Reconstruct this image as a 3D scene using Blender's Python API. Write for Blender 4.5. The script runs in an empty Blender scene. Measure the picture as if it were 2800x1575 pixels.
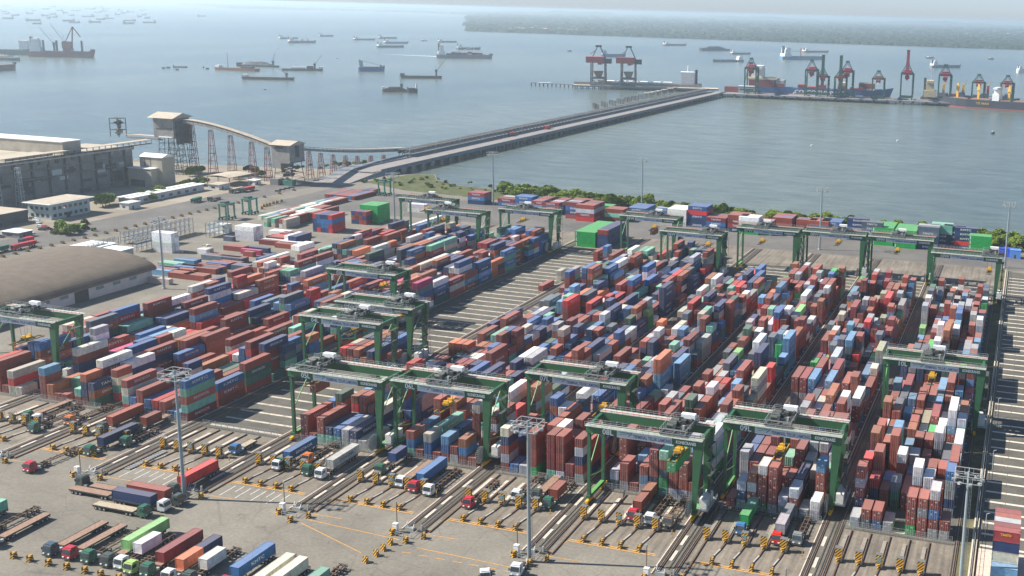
import bpy, math, random
from mathutils import Vector, Matrix
random.seed(7)
R_ = math.radians
SC = bpy.context.scene
COL = SC.collection

# ------------------------------------------------------------------ camera, sky, sun, exposure
CAM = dict(f=2895.61, yaw=-0.27924546, pitch=0.19686443, roll=0.02673439, cx=1972.549, cy=613.613, h=128.893)
def cam_axes():
    cy, sy = math.cos(CAM['yaw']), math.sin(CAM['yaw']); cp, sp = math.cos(CAM['pitch']), math.sin(CAM['pitch'])
    fwd = Vector((sy*cp, cy*cp, -sp)); right = Vector((cy, -sy, 0)); up = right.cross(fwd)
    cr, sr = math.cos(CAM['roll']), math.sin(CAM['roll'])
    return right*cr + up*sr, up*cr - right*sr, fwd
RT, UP, FW = cam_axes()
def at(px, py, z=0.0):
    """world point at height z seen at photograph pixel (px, py)"""
    d = RT*((px-CAM['cx'])/CAM['f']) - UP*((py-CAM['cy'])/CAM['f']) + FW
    t = (CAM['h']-z)/-d.z
    return Vector((t*d.x, t*d.y, z))
cam_d = bpy.data.cameras.new('camera'); cam = bpy.data.objects.new('camera', cam_d); COL.objects.link(cam)
M = Matrix(((RT.x, UP.x, -FW.x, 0), (RT.y, UP.y, -FW.y, 0), (RT.z, UP.z, -FW.z, CAM['h']), (0, 0, 0, 1)))
cam.matrix_world = M
cam_d.sensor_fit = 'HORIZONTAL'; cam_d.sensor_width = 36.0
cam_d.lens = 36.0*CAM['f']/2800.0
cam_d.shift_x = -(CAM['cx']-1400.0)/2800.0
cam_d.shift_y = (CAM['cy']-787.5)/2800.0
cam_d.clip_start = 1.0; cam_d.clip_end = 400000.0
SC.camera = cam

SUN_EL, SUN_AZ = R_(40.0), R_(194.0)      # shadows fall towards +X, slightly +Y
sun_vec = Vector((math.cos(SUN_EL)*math.cos(SUN_AZ), math.cos(SUN_EL)*math.sin(SUN_AZ), math.sin(SUN_EL)))
W = bpy.data.worlds.new('World'); SC.world = W; W.use_nodes = True
nt = W.node_tree; bg = nt.nodes['Background']; sky = nt.nodes.new('ShaderNodeTexSky')
sky.sky_type = 'NISHITA'; sky.sun_disc = False; sky.sun_elevation = SUN_EL
sky.sun_rotation = math.atan2(sun_vec.x, sun_vec.y)
sky.altitude = 100; sky.air_density = 1.0; sky.dust_density = 0.4; sky.ozone_density = 1.0
tn = nt.nodes.new('ShaderNodeVectorMath'); tn.operation = 'MULTIPLY'      # pale blue maritime horizon under a clear sky
wc = nt.nodes.new('ShaderNodeTexCoord'); ws = nt.nodes.new('ShaderNodeSeparateXYZ'); nt.links.new(wc.outputs['Generated'], ws.inputs[0])
wr = nt.nodes.new('ShaderNodeValToRGB'); wr.color_ramp.elements[0].position = .0; wr.color_ramp.elements[0].color = (.78, .98, 1.55, 1); wr.color_ramp.elements[1].position = .25; wr.color_ramp.elements[1].color = (.92, .98, 1.06, 1)
nt.links.new(ws.outputs[2], wr.inputs[0]); nt.links.new(wr.outputs[0], tn.inputs[1])
nt.links.new(sky.outputs[0], tn.inputs[0]); nt.links.new(tn.outputs[0], bg.inputs[0]); bg.inputs[1].default_value = 0.062
sl = bpy.data.lights.new('sun', 'SUN'); sl.energy = 4.9; sl.angle = R_(0.5); sl.color = (1.0, 0.94, 0.85)
so = bpy.data.objects.new('sun', sl); COL.objects.link(so)
so.rotation_euler = (-sun_vec).to_track_quat('-Z', 'Y').to_euler()
SC.view_settings.view_transform = 'Standard'; SC.view_settings.look = 'None'
SC.view_settings.exposure = 0.98; SC.view_settings.gamma = 1.0
try: SC.view_settings.use_curve_mapping = False
except Exception: pass
SC.cycles.max_bounces = 6; SC.cycles.volume_bounces = 1
SC.cycles.transparent_max_bounces = 8
SC.cycles.use_denoising = True

# ------------------------------------------------------------------ materials
def lin(r, g, b):
    f = lambda c: (c/255.0)/12.92 if c/255.0 <= 0.04045 else ((c/255.0+0.055)/1.055)**2.4
    return (f(r), f(g), f(b))
def mat(name, col, rough=0.6, metal=0.0, var=0.25, scale=0.4, bump=0.0, bscale=4.0, spec=0.4):
    """painted or mineral surface: base colour varied by two octaves of object-space noise"""
    m = bpy.data.materials.new(name); m.use_nodes = True; n = m.node_tree; L = n.links
    p = n.nodes['Principled BSDF']; p.inputs['Roughness'].default_value = rough; p.inputs['Metallic'].default_value = metal
    p.inputs['Specular IOR Level'].default_value = spec
    tc = n.nodes.new('ShaderNodeTexCoord')
    nz = n.nodes.new('ShaderNodeTexNoise'); nz.inputs['Scale'].default_value = scale; nz.inputs['Detail'].default_value = 6; nz.inputs['Roughness'].default_value = .65
    L.new(tc.outputs['Object'], nz.inputs['Vector'])
    mr = n.nodes.new('ShaderNodeMapRange'); mr.inputs[1].default_value = .3; mr.inputs[2].default_value = .7
    mr.inputs[3].default_value = 1-var; mr.inputs[4].default_value = 1+var
    L.new(nz.outputs[0], mr.inputs[0])
    mx = n.nodes.new('ShaderNodeVectorMath'); mx.operation = 'SCALE'; mx.inputs[0].default_value = col[:3]
    L.new(mr.outputs[0], mx.inputs['Scale']); L.new(mx.outputs[0], p.inputs['Base Color'])
    if bump:
        b = n.nodes.new('ShaderNodeBump'); b.inputs['Strength'].default_value = bump; b.inputs['Distance'].default_value = .1
        n2 = n.nodes.new('ShaderNodeTexNoise'); n2.inputs['Scale'].default_value = bscale; n2.inputs['Detail'].default_value = 3
        L.new(tc.outputs['Object'], n2.inputs['Vector']); L.new(n2.outputs[0], b.inputs['Height']); L.new(b.outputs[0], p.inputs['Normal'])
    return m
def attr_mat(name, source, rough=0.55):
    """steel box paint: colour per object ('object') or per face ('attr'), weathered, bleached on the roof, corrugated by bump"""
    m = bpy.data.materials.new(name); m.use_nodes = True; n = m.node_tree; L = n.links
    p = n.nodes['Principled BSDF']; p.inputs['Roughness'].default_value = rough; p.inputs['Specular IOR Level'].default_value = .3
    if source == 'object':
        a = n.nodes.new('ShaderNodeObjectInfo'); col = a.outputs['Color']
    else:
        a = n.nodes.new('ShaderNodeAttribute'); a.attribute_name = 'Col'; col = a.outputs['Color']
    geo = n.nodes.new('ShaderNodeNewGeometry'); tc = n.nodes.new('ShaderNodeTexCoord')
    nz = n.nodes.new('ShaderNodeTexNoise'); nz.inputs['Scale'].default_value = .8; nz.inputs['Detail'].default_value = 7; nz.inputs['Roughness'].default_value = .7
    L.new(geo.outputs['Position'], nz.inputs['Vector'])
    mr = n.nodes.new('ShaderNodeMapRange'); mr.inputs[1].default_value = .3; mr.inputs[2].default_value = .7; mr.inputs[3].default_value = .72; mr.inputs[4].default_value = 1.2
    L.new(nz.outputs[0], mr.inputs[0])
    sc = n.nodes.new('ShaderNodeVectorMath'); sc.operation = 'SCALE'; L.new(col, sc.inputs[0]); L.new(mr.outputs[0], sc.inputs['Scale'])
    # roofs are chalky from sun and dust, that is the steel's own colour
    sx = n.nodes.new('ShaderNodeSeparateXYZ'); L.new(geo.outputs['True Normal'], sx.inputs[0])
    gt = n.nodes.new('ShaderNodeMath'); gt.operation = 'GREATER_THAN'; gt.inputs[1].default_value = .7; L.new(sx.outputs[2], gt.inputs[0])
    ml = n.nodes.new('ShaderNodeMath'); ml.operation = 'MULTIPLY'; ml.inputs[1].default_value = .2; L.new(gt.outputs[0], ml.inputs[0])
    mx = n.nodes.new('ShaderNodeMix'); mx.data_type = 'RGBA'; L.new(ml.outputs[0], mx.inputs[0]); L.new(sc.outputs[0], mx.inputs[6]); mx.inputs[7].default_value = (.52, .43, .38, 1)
    # streaks of rust
    n2 = n.nodes.new('ShaderNodeTexNoise'); n2.inputs['Scale'].default_value = 1.0; n2.inputs['Detail'].default_value = 4
    mp = n.nodes.new('ShaderNodeMapping'); mp.inputs['Scale'].default_value = (1.6, 1.6, .25); L.new(geo.outputs['Position'], mp.inputs[0]); L.new(mp.outputs[0], n2.inputs['Vector'])
    m2 = n.nodes.new('ShaderNodeMapRange'); m2.inputs[1].default_value = .60; m2.inputs[2].default_value = .75; m2.inputs[3].default_value = 0; m2.inputs[4].default_value = .5
    L.new(n2.outputs[0], m2.inputs[0])
    mx2 = n.nodes.new('ShaderNodeMix'); mx2.data_type = 'RGBA'; L.new(m2.outputs[0], mx2.inputs[0]); L.new(mx.outputs[2], mx2.inputs[6]); mx2.inputs[7].default_value = (.14, .07, .05, 1)
    L.new(mx2.outputs[2], p.inputs['Base Color'])
    # corrugation
    wv = n.nodes.new('ShaderNodeTexWave'); wv.wave_type = 'BANDS'; wv.bands_direction = 'X'; wv.wave_profile = 'SIN'
    ad = n.nodes.new('ShaderNodeSeparateXYZ'); L.new(geo.outputs['Position'], ad.inputs[0])
    s2 = n.nodes.new('ShaderNodeMath'); s2.operation = 'ADD'; L.new(ad.outputs[0], s2.inputs[0]); L.new(ad.outputs[1], s2.inputs[1])
    cb = n.nodes.new('ShaderNodeCombineXYZ'); L.new(s2.outputs[0], cb.inputs[0]); L.new(cb.outputs[0], wv.inputs['Vector']); wv.inputs['Scale'].default_value = 1.1
    b = n.nodes.new('ShaderNodeBump'); b.inputs['Strength'].default_value = .35; b.inputs['Distance'].default_value = .04
    L.new(wv.outputs[1], b.inputs['Height']); L.new(b.outputs[0], p.inputs['Normal'])
    return m
MT = {}
def mk(key, *a, **k): MT[key] = mat(key, *a, **k); return MT[key]
mk('crane_green', (.034, .115, .052), .45, var=.12); mk('crane_lime', (.12, .32, .10), .5, var=.1)
mk('galvanised', (.42, .44, .43), .5, .3, var=.15); mk('beam_top', (.42, .46, .40), .7, var=.25, scale=1.0)
mk('white_paint', (.78, .78, .76), .5, var=.08); mk('dirty_white', (.6, .6, .56), .6, var=.18, scale=1.2)
mk('banner', (.50, .55, .58), .6, var=.05); mk('text_white', (.8, .82, .8), .6, var=.02); mk('text_blue', (.05, .10, .22), .6, var=.02); mk('text_green', (.06, .25, .2), .6, var=.02)
mk('yellow', (.75, .42, .02), .5, var=.15); mk('black', (.02, .02, .02), .6, var=.2); mk('dark_steel', (.06, .065, .06), .6, var=.4, scale=2)
mk('machinery', (.10, .11, .10), .55, .3, var=.6, scale=3); mk('concrete', (.40, .37, .32), .85, var=.2, scale=1.5, bump=.2)
mk('pale_concrete', (.52, .46, .38), .85, var=.22, scale=1.5); mk('rail_rust', (.13, .085, .06), .7, var=.3, scale=2); mk('rail_steel', (.22, .20, .18), .55, .4, var=.3, scale=2)
mk('tyre', (.02, .02, .02), .8); mk('glass_dark', (.03, .04, .05), .12, var=.1, spec=.8); mk('glass_blue', (.15, .26, .28), .2, var=.3)
mk('bed_rust', (.27, .17, .12), .8, var=.3, scale=1.5); mk('bed_tan', (.38, .32, .23), .8, var=.3, scale=1.5); mk('chassis', (.05, .045, .045), .7, var=.4, scale=2)
mk('orange_red', (.5, .07, .03), .5, var=.15); mk('lamp', (.33, .35, .35), .4, .2)
mk('mast', (.27, .33, .35), .5, .2, var=.08)

# ------------------------------------------------------------------ mesh builder
class MB:
    def __init__(s): s.v = []; s.f = []; s.m = []; s.c = []; s.ms = []; s.col = None
    def mi(s, m):
        m = MT[m] if isinstance(m, str) else m
        if m not in s.ms: s.ms.append(m)
        return s.ms.index(m)
    def face(s, idx, m): s.f.append(idx); s.m.append(m); s.c.append(s.col)
    def hexa(s, p, m, skip=()):      # p: 8 points, bottom 4 ccw then top 4
        i = len(s.v); s.v += [tuple(q) for q in p]; k = s.mi(m)
        for n, q in enumerate(((3,2,1,0), (4,5,6,7), (0,1,5,4), (1,2,6,5), (2,3,7,6), (3,0,4,7))):
            if n not in skip: s.face([i+a for a in q], k)
    def box(s, x0, y0, z0, x1, y1, z1, m, skip=()):
        s.hexa([(x0,y0,z0),(x1,y0,z0),(x1,y1,z0),(x0,y1,z0),(x0,y0,z1),(x1,y0,z1),(x1,y1,z1),(x0,y1,z1)], m, skip)
    def cbox(s, cx, cy, z0, sx, sy, sz, m, a=0.0):
        c, q = math.cos(a), math.sin(a)
        P = [(cx+c*u-q*w, cy+q*u+c*w) for u, w in ((-sx/2,-sy/2),(sx/2,-sy/2),(sx/2,sy/2),(-sx/2,sy/2))]
        s.hexa([(x,y,z0) for x,y in P]+[(x,y,z0+sz) for x,y in P], m)
    def bar(s, a, b, w, h, m, w2=None, h2=None):      # rectangular bar from a to b, optionally tapering
        a = Vector(a); b = Vector(b); d = (b-a).normalized(); w2 = w if w2 is None else w2; h2 = h if h2 is None else h2
        u = d.cross(Vector((0,0,1))); u = Vector((1,0,0)) if u.length < 1e-4 else u.normalized(); v = u.cross(d)
        q = lambda c, ww, hh: [c-u*ww/2-v*hh/2, c+u*ww/2-v*hh/2, c+u*ww/2+v*hh/2, c-u*ww/2+v*hh/2]
        s.hexa(q(a, w, h)+q(b, w2, h2), m)
    def tube(s, a, b, r, m, r2=None, n=8, caps=True):
        a = Vector(a); b = Vector(b); d = (b-a).normalized(); r2 = r if r2 is None else r2
        u = d.orthogonal().normalized(); v = d.cross(u); i = len(s.v); k = s.mi(m)
        for c, rr in ((a, r), (b, r2)):
            for j in range(n):
                t = 2*math.pi*j/n; s.v.append(tuple(c+u*rr*math.cos(t)+v*rr*math.sin(t)))
        for j in range(n): s.face([i+j, i+(j+1)%n, i+n+(j+1)%n, i+n+j], k)
        if caps: s.face([i+j for j in range(n)][::-1], k); s.face([i+n+j for j in range(n)], k)
    def poly(s, pts, m): i = len(s.v); s.v += [tuple(p) for p in pts]; s.face(list(range(i, i+len(pts))), s.mi(m))
    def prism(s, pts, z0, z1, m, mtop=None):        # vertical prism over a polygon
        n = len(pts); i = len(s.v); s.v += [(x,y,z0) for x,y in pts]+[(x,y,z1) for x,y in pts]; k = s.mi(m)
        for j in range(n): s.face([i+j, i+(j+1)%n, i+n+(j+1)%n, i+n+j], k)
        s.face([i+j for j in range(n)][::-1], k); s.face([i+n+j for j in range(n)], s.mi(mtop) if mtop else k)
    def mesh(s, name):
        me = bpy.data.meshes.new(name); me.from_pydata(s.v, [], s.f)
        for m in s.ms: me.materials.append(m)
        me.polygons.foreach_set('material_index', s.m)
        if any(c is not None for c in s.c):
            at_ = me.color_attributes.new('Col', 'FLOAT_COLOR', 'CORNER'); buf = []
            for f, c in zip(s.f, s.c):
                c = c or (.5,.5,.5)
                buf += [c[0], c[1], c[2], 1.0]*len(f)
            at_.data.foreach_set('color', buf)
        me.update(); return me
    def build(s, name, parent=None, loc=(0,0,0), rz=0.0):
        o = bpy.data.objects.new(name, s.mesh(name)); COL.objects.link(o)
        o.parent = parent; o.location = loc; o.rotation_euler = (0,0,rz); return o
def tag(o, label=None, cat=None, group=None, kind=None):
    if label: o['label'] = label
    if cat: o['category'] = cat
    if group: o['group'] = group
    if kind: o['kind'] = kind
    return o
def empty(name, loc=(0,0,0), rz=0.0):
    o = bpy.data.objects.new(name, None); COL.objects.link(o); o.location = loc; o.rotation_euler = (0,0,rz); o.empty_display_size = .1; return o
def link_copy(src, parent, loc=None, rz=None):
    o = src.copy(); COL.objects.link(o); o.parent = parent
    if loc is not None: o.location = loc
    if rz is not None: o.rotation_euler = (0,0,rz)
    return o
def copy_tree(o, parent=None):
    c = o.copy(); COL.objects.link(c); c.parent = parent
    for ch in list(o.children): copy_tree(ch, c)
    return c
_tc = {}
def text_mesh(s, size, m, bold=0.0, ext=0.0):
    key = (s, size, m)
    if key in _tc: return _tc[key]
    cu = bpy.data.curves.new('lettering', 'FONT'); cu.body = s; cu.size = size; cu.align_x = 'CENTER'; cu.align_y = 'CENTER'; cu.offset = bold; cu.resolution_u = 2; cu.extrude = ext
    to = bpy.data.objects.new('lettering', cu); COL.objects.link(to)
    dg = bpy.context.evaluated_depsgraph_get(); dg.update()
    me = bpy.data.meshes.new_from_object(to.evaluated_get(dg)); me.name = 'lettering'
    bpy.data.objects.remove(to); me.materials.clear(); me.materials.append(MT[m]); _tc[key] = me; return me
def lettering(s, size, m, parent, loc, rot, bold=0.0, fit=None):
    me = text_mesh(s, size, m, bold); o = bpy.data.objects.new('lettering', me); COL.objects.link(o)
    o.parent = parent; o.location = loc; o.rotation_euler = rot
    if fit:
        w = max(v.co.x for v in me.vertices)-min(v.co.x for v in me.vertices); o.scale = (fit/w, 1, 1)
    return o
FRONT = (R_(90), 0, 0)             # lettering that faces -Y
EAST = (R_(90), 0, R_(90))         # faces +X
# ------------------------------------------------------------------ large structure: sea, land, pavements, markings
def water_mat():
    m = bpy.data.materials.new('sea_water'); m.use_nodes = True; n = m.node_tree; L = n.links
    p = n.nodes['Principled BSDF']; p.inputs['Roughness'].default_value = .24; p.inputs['IOR'].default_value = 1.33
    geo = n.nodes.new('ShaderNodeNewGeometry')
    nz = n.nodes.new('ShaderNodeTexNoise'); nz.inputs['Scale'].default_value = .0016; nz.inputs['Detail'].default_value = 5
    mp = n.nodes.new('ShaderNodeMapping'); mp.inputs['Scale'].default_value = (1, .35, 1); mp.inputs['Rotation'].default_value = (0, 0, .5)
    L.new(geo.outputs['Position'], mp.inputs[0]); L.new(mp.outputs[0], nz.inputs['Vector'])
    cr = n.nodes.new('ShaderNodeValToRGB'); cr.color_ramp.elements[0].position = .40; cr.color_ramp.elements[1].position = .60
    cr.color_ramp.elements[0].color = (.078, .106, .096, 1); cr.color_ramp.elements[1].color = (.138, .160, .130, 1)
    nz.inputs['Roughness'].default_value = .62
    L.new(nz.outputs[0], cr.inputs[0])
    rp = n.nodes.new('ShaderNodeTexNoise'); rp.inputs['Scale'].default_value = .045; rp.inputs['Detail'].default_value = 8; rp.inputs['Roughness'].default_value = .8
    m3 = n.nodes.new('ShaderNodeMapping'); m3.inputs['Scale'].default_value = (.5, 1.6, 1); m3.inputs['Rotation'].default_value = (0, 0, -.2); L.new(geo.outputs['Position'], m3.inputs[0]); L.new(m3.outputs[0], rp.inputs['Vector'])
    r3 = n.nodes.new('ShaderNodeMapRange'); r3.inputs[1].default_value = .35; r3.inputs[2].default_value = .65; r3.inputs[3].default_value = .72; r3.inputs[4].default_value = 1.3; L.new(rp.outputs[0], r3.inputs[0])
    v3 = n.nodes.new('ShaderNodeVectorMath'); v3.operation = 'SCALE'; L.new(cr.outputs[0], v3.inputs[0]); L.new(r3.outputs[0], v3.inputs['Scale']); L.new(v3.outputs[0], p.inputs['Base Color'])
    b1 = n.nodes.new('ShaderNodeBump'); b1.inputs['Strength'].default_value = .8; b1.inputs['Distance'].default_value = .6
    n1 = n.nodes.new('ShaderNodeTexNoise'); n1.inputs['Scale'].default_value = .13; n1.inputs['Detail'].default_value = 7; n1.inputs['Roughness'].default_value = .72
    m1 = n.nodes.new('ShaderNodeMapping'); m1.inputs['Scale'].default_value = (.55, 1.5, 1); m1.inputs['Rotation'].default_value = (0, 0, -.25)
    L.new(geo.outputs['Position'], m1.inputs[0]); L.new(m1.outputs[0], n1.inputs['Vector']); L.new(n1.outputs[0], b1.inputs['Height']); L.new(b1.outputs[0], p.inputs['Normal'])
    return m
MT['water'] = water_mat()
def ground_mat(name, c1, c2, scale=.05, streak=0.0, crack=True, rough=.9):
    m = bpy.data.materials.new(name); m.use_nodes = True; n = m.node_tree; L = n.links
    p = n.nodes['Principled BSDF']; p.inputs['Roughness'].default_value = rough; p.inputs['Specular IOR Level'].default_value = .25
    geo = n.nodes.new('ShaderNodeNewGeometry')
    def noise(sc, det, mpv=None, rg=.6):
        z = n.nodes.new('ShaderNodeTexNoise'); z.inputs['Scale'].default_value = sc; z.inputs['Detail'].default_value = det; z.inputs['Roughness'].default_value = rg
        if mpv:
            mp = n.nodes.new('ShaderNodeMapping'); mp.inputs['Scale'].default_value = mpv; L.new(geo.outputs['Position'], mp.inputs[0]); L.new(mp.outputs[0], z.inputs['Vector'])
        else: L.new(geo.outputs['Position'], z.inputs['Vector'])
        return z
    a = noise(scale, 8, rg=.7); cr = n.nodes.new('ShaderNodeValToRGB')
    cr.color_ramp.elements[0].position = .36; cr.color_ramp.elements[1].position = .64
    cr.color_ramp.elements[0].color = (*c1, 1); cr.color_ramp.elements[1].color = (*c2, 1); L.new(a.outputs[0], cr.inputs[0])
    out = cr.outputs[0]
    def mul(sock, fac):
        s = n.nodes.new('ShaderNodeVectorMath'); s.operation = 'SCALE'; L.new(sock, s.inputs[0]); L.new(fac, s.inputs['Scale']); return s.outputs[0]
    b = noise(1.2, 6); r = n.nodes.new('ShaderNodeMapRange'); r.inputs[1].default_value = .3; r.inputs[2].default_value = .7; r.inputs[3].default_value = .84; r.inputs[4].default_value = 1.14
    L.new(b.outputs[0], r.inputs[0]); out = mul(out, r.outputs[0])
    sp_ = noise(.22, 5, rg=.75); r = n.nodes.new('ShaderNodeMapRange'); r.inputs[1].default_value = .60; r.inputs[2].default_value = .70; r.inputs[3].default_value = 1.0; r.inputs[4].default_value = .68
    L.new(sp_.outputs[0], r.inputs[0]); out = mul(out, r.outputs[0])          # oil and rubber stains
    if streak:     # tyre marks run along the lanes
        s = noise(.8, 4, (1.0, .05, 1)); r = n.nodes.new('ShaderNodeMapRange'); r.inputs[1].default_value = .35; r.inputs[2].default_value = .62; r.inputs[3].default_value = 1-streak; r.inputs[4].default_value = 1.1
        L.new(s.outputs[0], r.inputs[0]); out = mul(out, r.outputs[0])
    if crack:      # slab joints and tar lines
        v = n.nodes.new('ShaderNodeTexVoronoi'); v.feature = 'DISTANCE_TO_EDGE'; v.inputs['Scale'].default_value = .07; L.new(geo.outputs['Position'], v.inputs['Vector'])
        r = n.nodes.new('ShaderNodeMapRange'); r.inputs[1].default_value = 0; r.inputs[2].default_value = .012; r.inputs[3].default_value = .8; r.inputs[4].default_value = 1
        L.new(v.outputs['Distance'], r.inputs[0]); out = mul(out, r.outputs[0])
    L.new(out, p.inputs['Base Color']); return m
MT['apron'] = ground_mat('apron_asphalt', (.150, .137, .114), (.232, .211, .174), .03)
MT['lane'] = ground_mat('lane_concrete', (.155, .135, .11), (.25, .215, .17), .06, .3, False)
MT['stackpave'] = ground_mat('stack_paving', (.085, .08, .068), (.135, .125, .105), .08)
MT['corridor'] = ground_mat('corridor_paving', (.12, .105, .085), (.18, .16, .13), .1, .25, False)
MT['dirt'] = ground_mat('dusty_ground', (.2, .17, .13), (.32, .28, .22), .02)
MT['road'] = ground_mat('road_asphalt', (.11, .105, .098), (.16, .15, .138), .03)
MT['verge'] = ground_mat('verge_ground', (.075, .075, .045), (.17, .155, .08), .12, 0, False, 1.0)  # olive verge, darkened in its colour for the shade of the tall stacks
MT['grassland'] = ground_mat('grass_ground', (.05, .068, .026), (.12, .125, .05), .15, 0, False, 1.0)
MT['line_white'] = mat('line_white', (.62, .61, .57), .7, var=.3, scale=1.5); MT['line_yellow'] = mat('line_yellow', (.62, .30, .04), .7, var=.35, scale=1.5)
MT['stripe_bright'] = mat('stripe_bright', (.62, .56, .46), .8, var=.15, scale=.8); MT['stripe'] = mat('stripe_concrete', (.46, .41, .33), .8, var=.35, scale=.5)

def sheet(name, pts, z, m):
    b = MB(); b.poly([(x, y, z) for x, y in pts], m); return tag(b.build(name), kind='structure')
b = MB(); S = 320000; b.poly([(-S, -3000, -2.6), (S, -3000, -2.6), (S, S, -2.6), (-S, S, -2.6)], 'water')
tag(b.build('sea'), kind='structure')
shore = [(900, 640), (400, 650), (250, 646), (120, 655), (40, 650), (-40, 660), (-110, 658), (-165, 668), (-215, 682), (-270, 690), (-330, 698), (-362, 680), (-398, 684),
         (-425, 700), (-440, 722), (-455, 716), (-466, 702), (-515, 716), (-545, 700), (-590, 690), (-660, 684), (-760, 690), (-900, 680), (-1200, 640), (-1900, 500)]
land = [(900, -400)]+shore+[(-1900, -400)]
b = MB(); b.prism(land[::1], -8, 0, 'dirt', 'apron'); tag(b.build('ground'), kind='structure')
# green shore strip and bare ground of the neighbouring plant
sheet('shore_grass', [(900, 606)]+[(x, y-1.5) for x, y in shore[:16]]+[(-466, 668), (-420, 648), (-360, 642), (-150, 622), (-20, 612), (60, 606)], .012, 'grassland')
sheet('plant_yard', [(-500, 560), (-480, 660), (-512, 712), (-660, 680), (-1890, 490), (-1890, 200), (-560, 330), (-520, 470)], .008, 'dirt')
sheet('boulevard', [(-520, 150), (-487, 150), (-487, 620), (-470, 700), (-505, 700), (-520, 620)], .016, 'road')
sheet('quay_road', [(-470, 565), (0, 565), (900, 565), (900, 604), (60, 604), (-150, 612), (-330, 625), (-470, 640)], .012, 'road')
sheet('left_yard', [(-484, 300), (-375, 300), (-375, 560), (-484, 560)], .012, 'apron')

XL = lambda k: 33.197*(k-10)                # shift of block k against the tenth block
RAIL_L, RAIL_R = -37.9, -8.6
for k in range(1, 12):
    x = XL(k)
    if k == 11: sheet('stack_pavement', [(x-36.4, 252), (x+60, 252), (x+60, 560), (x-36.4, 560)], .02, 'stackpave')
    else:
        sheet('stack_pavement', [(x-36.8, 250.8), (x-9.6, 250.8), (x-9.6, 527), (x-36.8, 527)], .02, 'stackpave')
        sheet('exchange_lanes', [(x-36.8, 221.6), (x-9.6, 221.6), (x-9.6, 250.8), (x-36.8, 250.8)], .02, 'lane')
        sheet('exchange_lanes', [(x-36.8, 527), (x-9.6, 527), (x-9.6, 564), (x-36.8, 564)], .02, 'lane')
        sheet('corridor', [(x-42.8 if k > 1 else x-40, 213), (x-36.9, 213), (x-36.9, 566), (x-42.8 if k > 1 else x-40, 566)], .024, 'corridor')
sheet('corridor', [(-9.4, 213), (-3.6, 213), (-3.6, 566), (-9.4, 566)], .024, 'verge')

# concrete strips the boxes stand on
def stripes(k):
    b = MB(); x = XL(k); x0, x1 = (x-36.2, x-10.4) if k < 11 else (x-36.3, x+40)
    for i in range(43 if k < 11 else 46):
        y = 253.6+6.5*i
        if k < 11 and i > 41: break
        xx = x0
        while xx < x1-.5:
            e = min(xx+5.35, x1); b.poly([(xx, y-.5, .028), (e, y-.5, .028), (e, y+.5, .028), (xx, y+.5, .028)], 'stripe' if k < 11 else 'stripe_bright'); xx += 5.5
    tag(b.build('pavement_markings'), kind='structure')
for k in (2, 3, 4, 5, 6, 7, 8, 9, 10, 11): stripes(k)

# painted lines at the truck exchange
b = MB()
def line(x0, y0, x1, y1, w, m, z=.03):
    d = Vector((x1-x0, y1-y0, 0)); n_ = Vector((-d.y, d.x, 0)).normalized()*w/2
    b.poly([(x0-n_.x, y0-n_.y, z), (x1-n_.x, y1-n_.y, z), (x1+n_.x, y1+n_.y, z), (x0+n_.x, y0+n_.y, z)][::1], m)
for k in range(3, 11):
    x = XL(k)
    for dy in (0, .75): line(x-34.6, 222.1+dy, x-11.8, 222.1+dy, .28, 'line_yellow')
    line(x-34.6, 222, x-36.5, 213.5, .2, 'line_yellow'); line(x-36.5, 213.5, x-27, 213.8, .18, 'line_yellow')
    if k in (4, 5):
        for j in range(4):
            line(x-32+4.9*j, 214.5, x-32+4.9*j, 220.5, .22, 'line_white'); line(x-29.6+4.9*j, 217.5, x-29.6+4.9*j, 221, .22, 'line_white')
for j in range(7): line(-36.5+33.2*-3+4.5*j, 204, -34+33.2*-3+4.5*j, 204.2, .2, 'line_yellow', .03)
line(-168, 208.5, -145, 200.5, .2, 'line_yellow'); line(-140, 209, -168, 210.6, .2, 'line_yellow'); line(-134, 207, -108, 206, .2, 'line_yellow')
tag(b.build('road_markings'), kind='structure')

# rails and cable trenches between the blocks
for k in range(1, 12):
    x = XL(k); b = MB()
    for rx, w in ((-37.9, .28), (-42.0, .28)):
        if k == 1 and rx < -40 or (k == 11 and rx > -40): continue
        b.box(x+rx-w/2, 216, .02, x+rx+w/2, 562, .30, 'rail_steel')
        b.box(x+rx-.55, 215, .0, x+rx-.35, 562, .24, 'rail_rust'); b.box(x+rx+.35, 215, .0, x+rx+.55, 562, .24, 'rail_rust')
    if 1 < k < 11:
        b.box(x-43.1, 214, 0, x-42.8, 562, .22, 'pale_concrete'); b.box(x-39.9, 217, 0, x-39.6, 562, .14, 'dark_steel'); b.box(x-38.9, 217, 0, x-38.7, 562, .14, 'dark_steel')
        for y in (221, 229, 240): b.box(x-41.0, y, 0, x-40.2, y+5, .16, 'pale_concrete')
    tag(b.build('crane_rails'), kind='structure')
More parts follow.
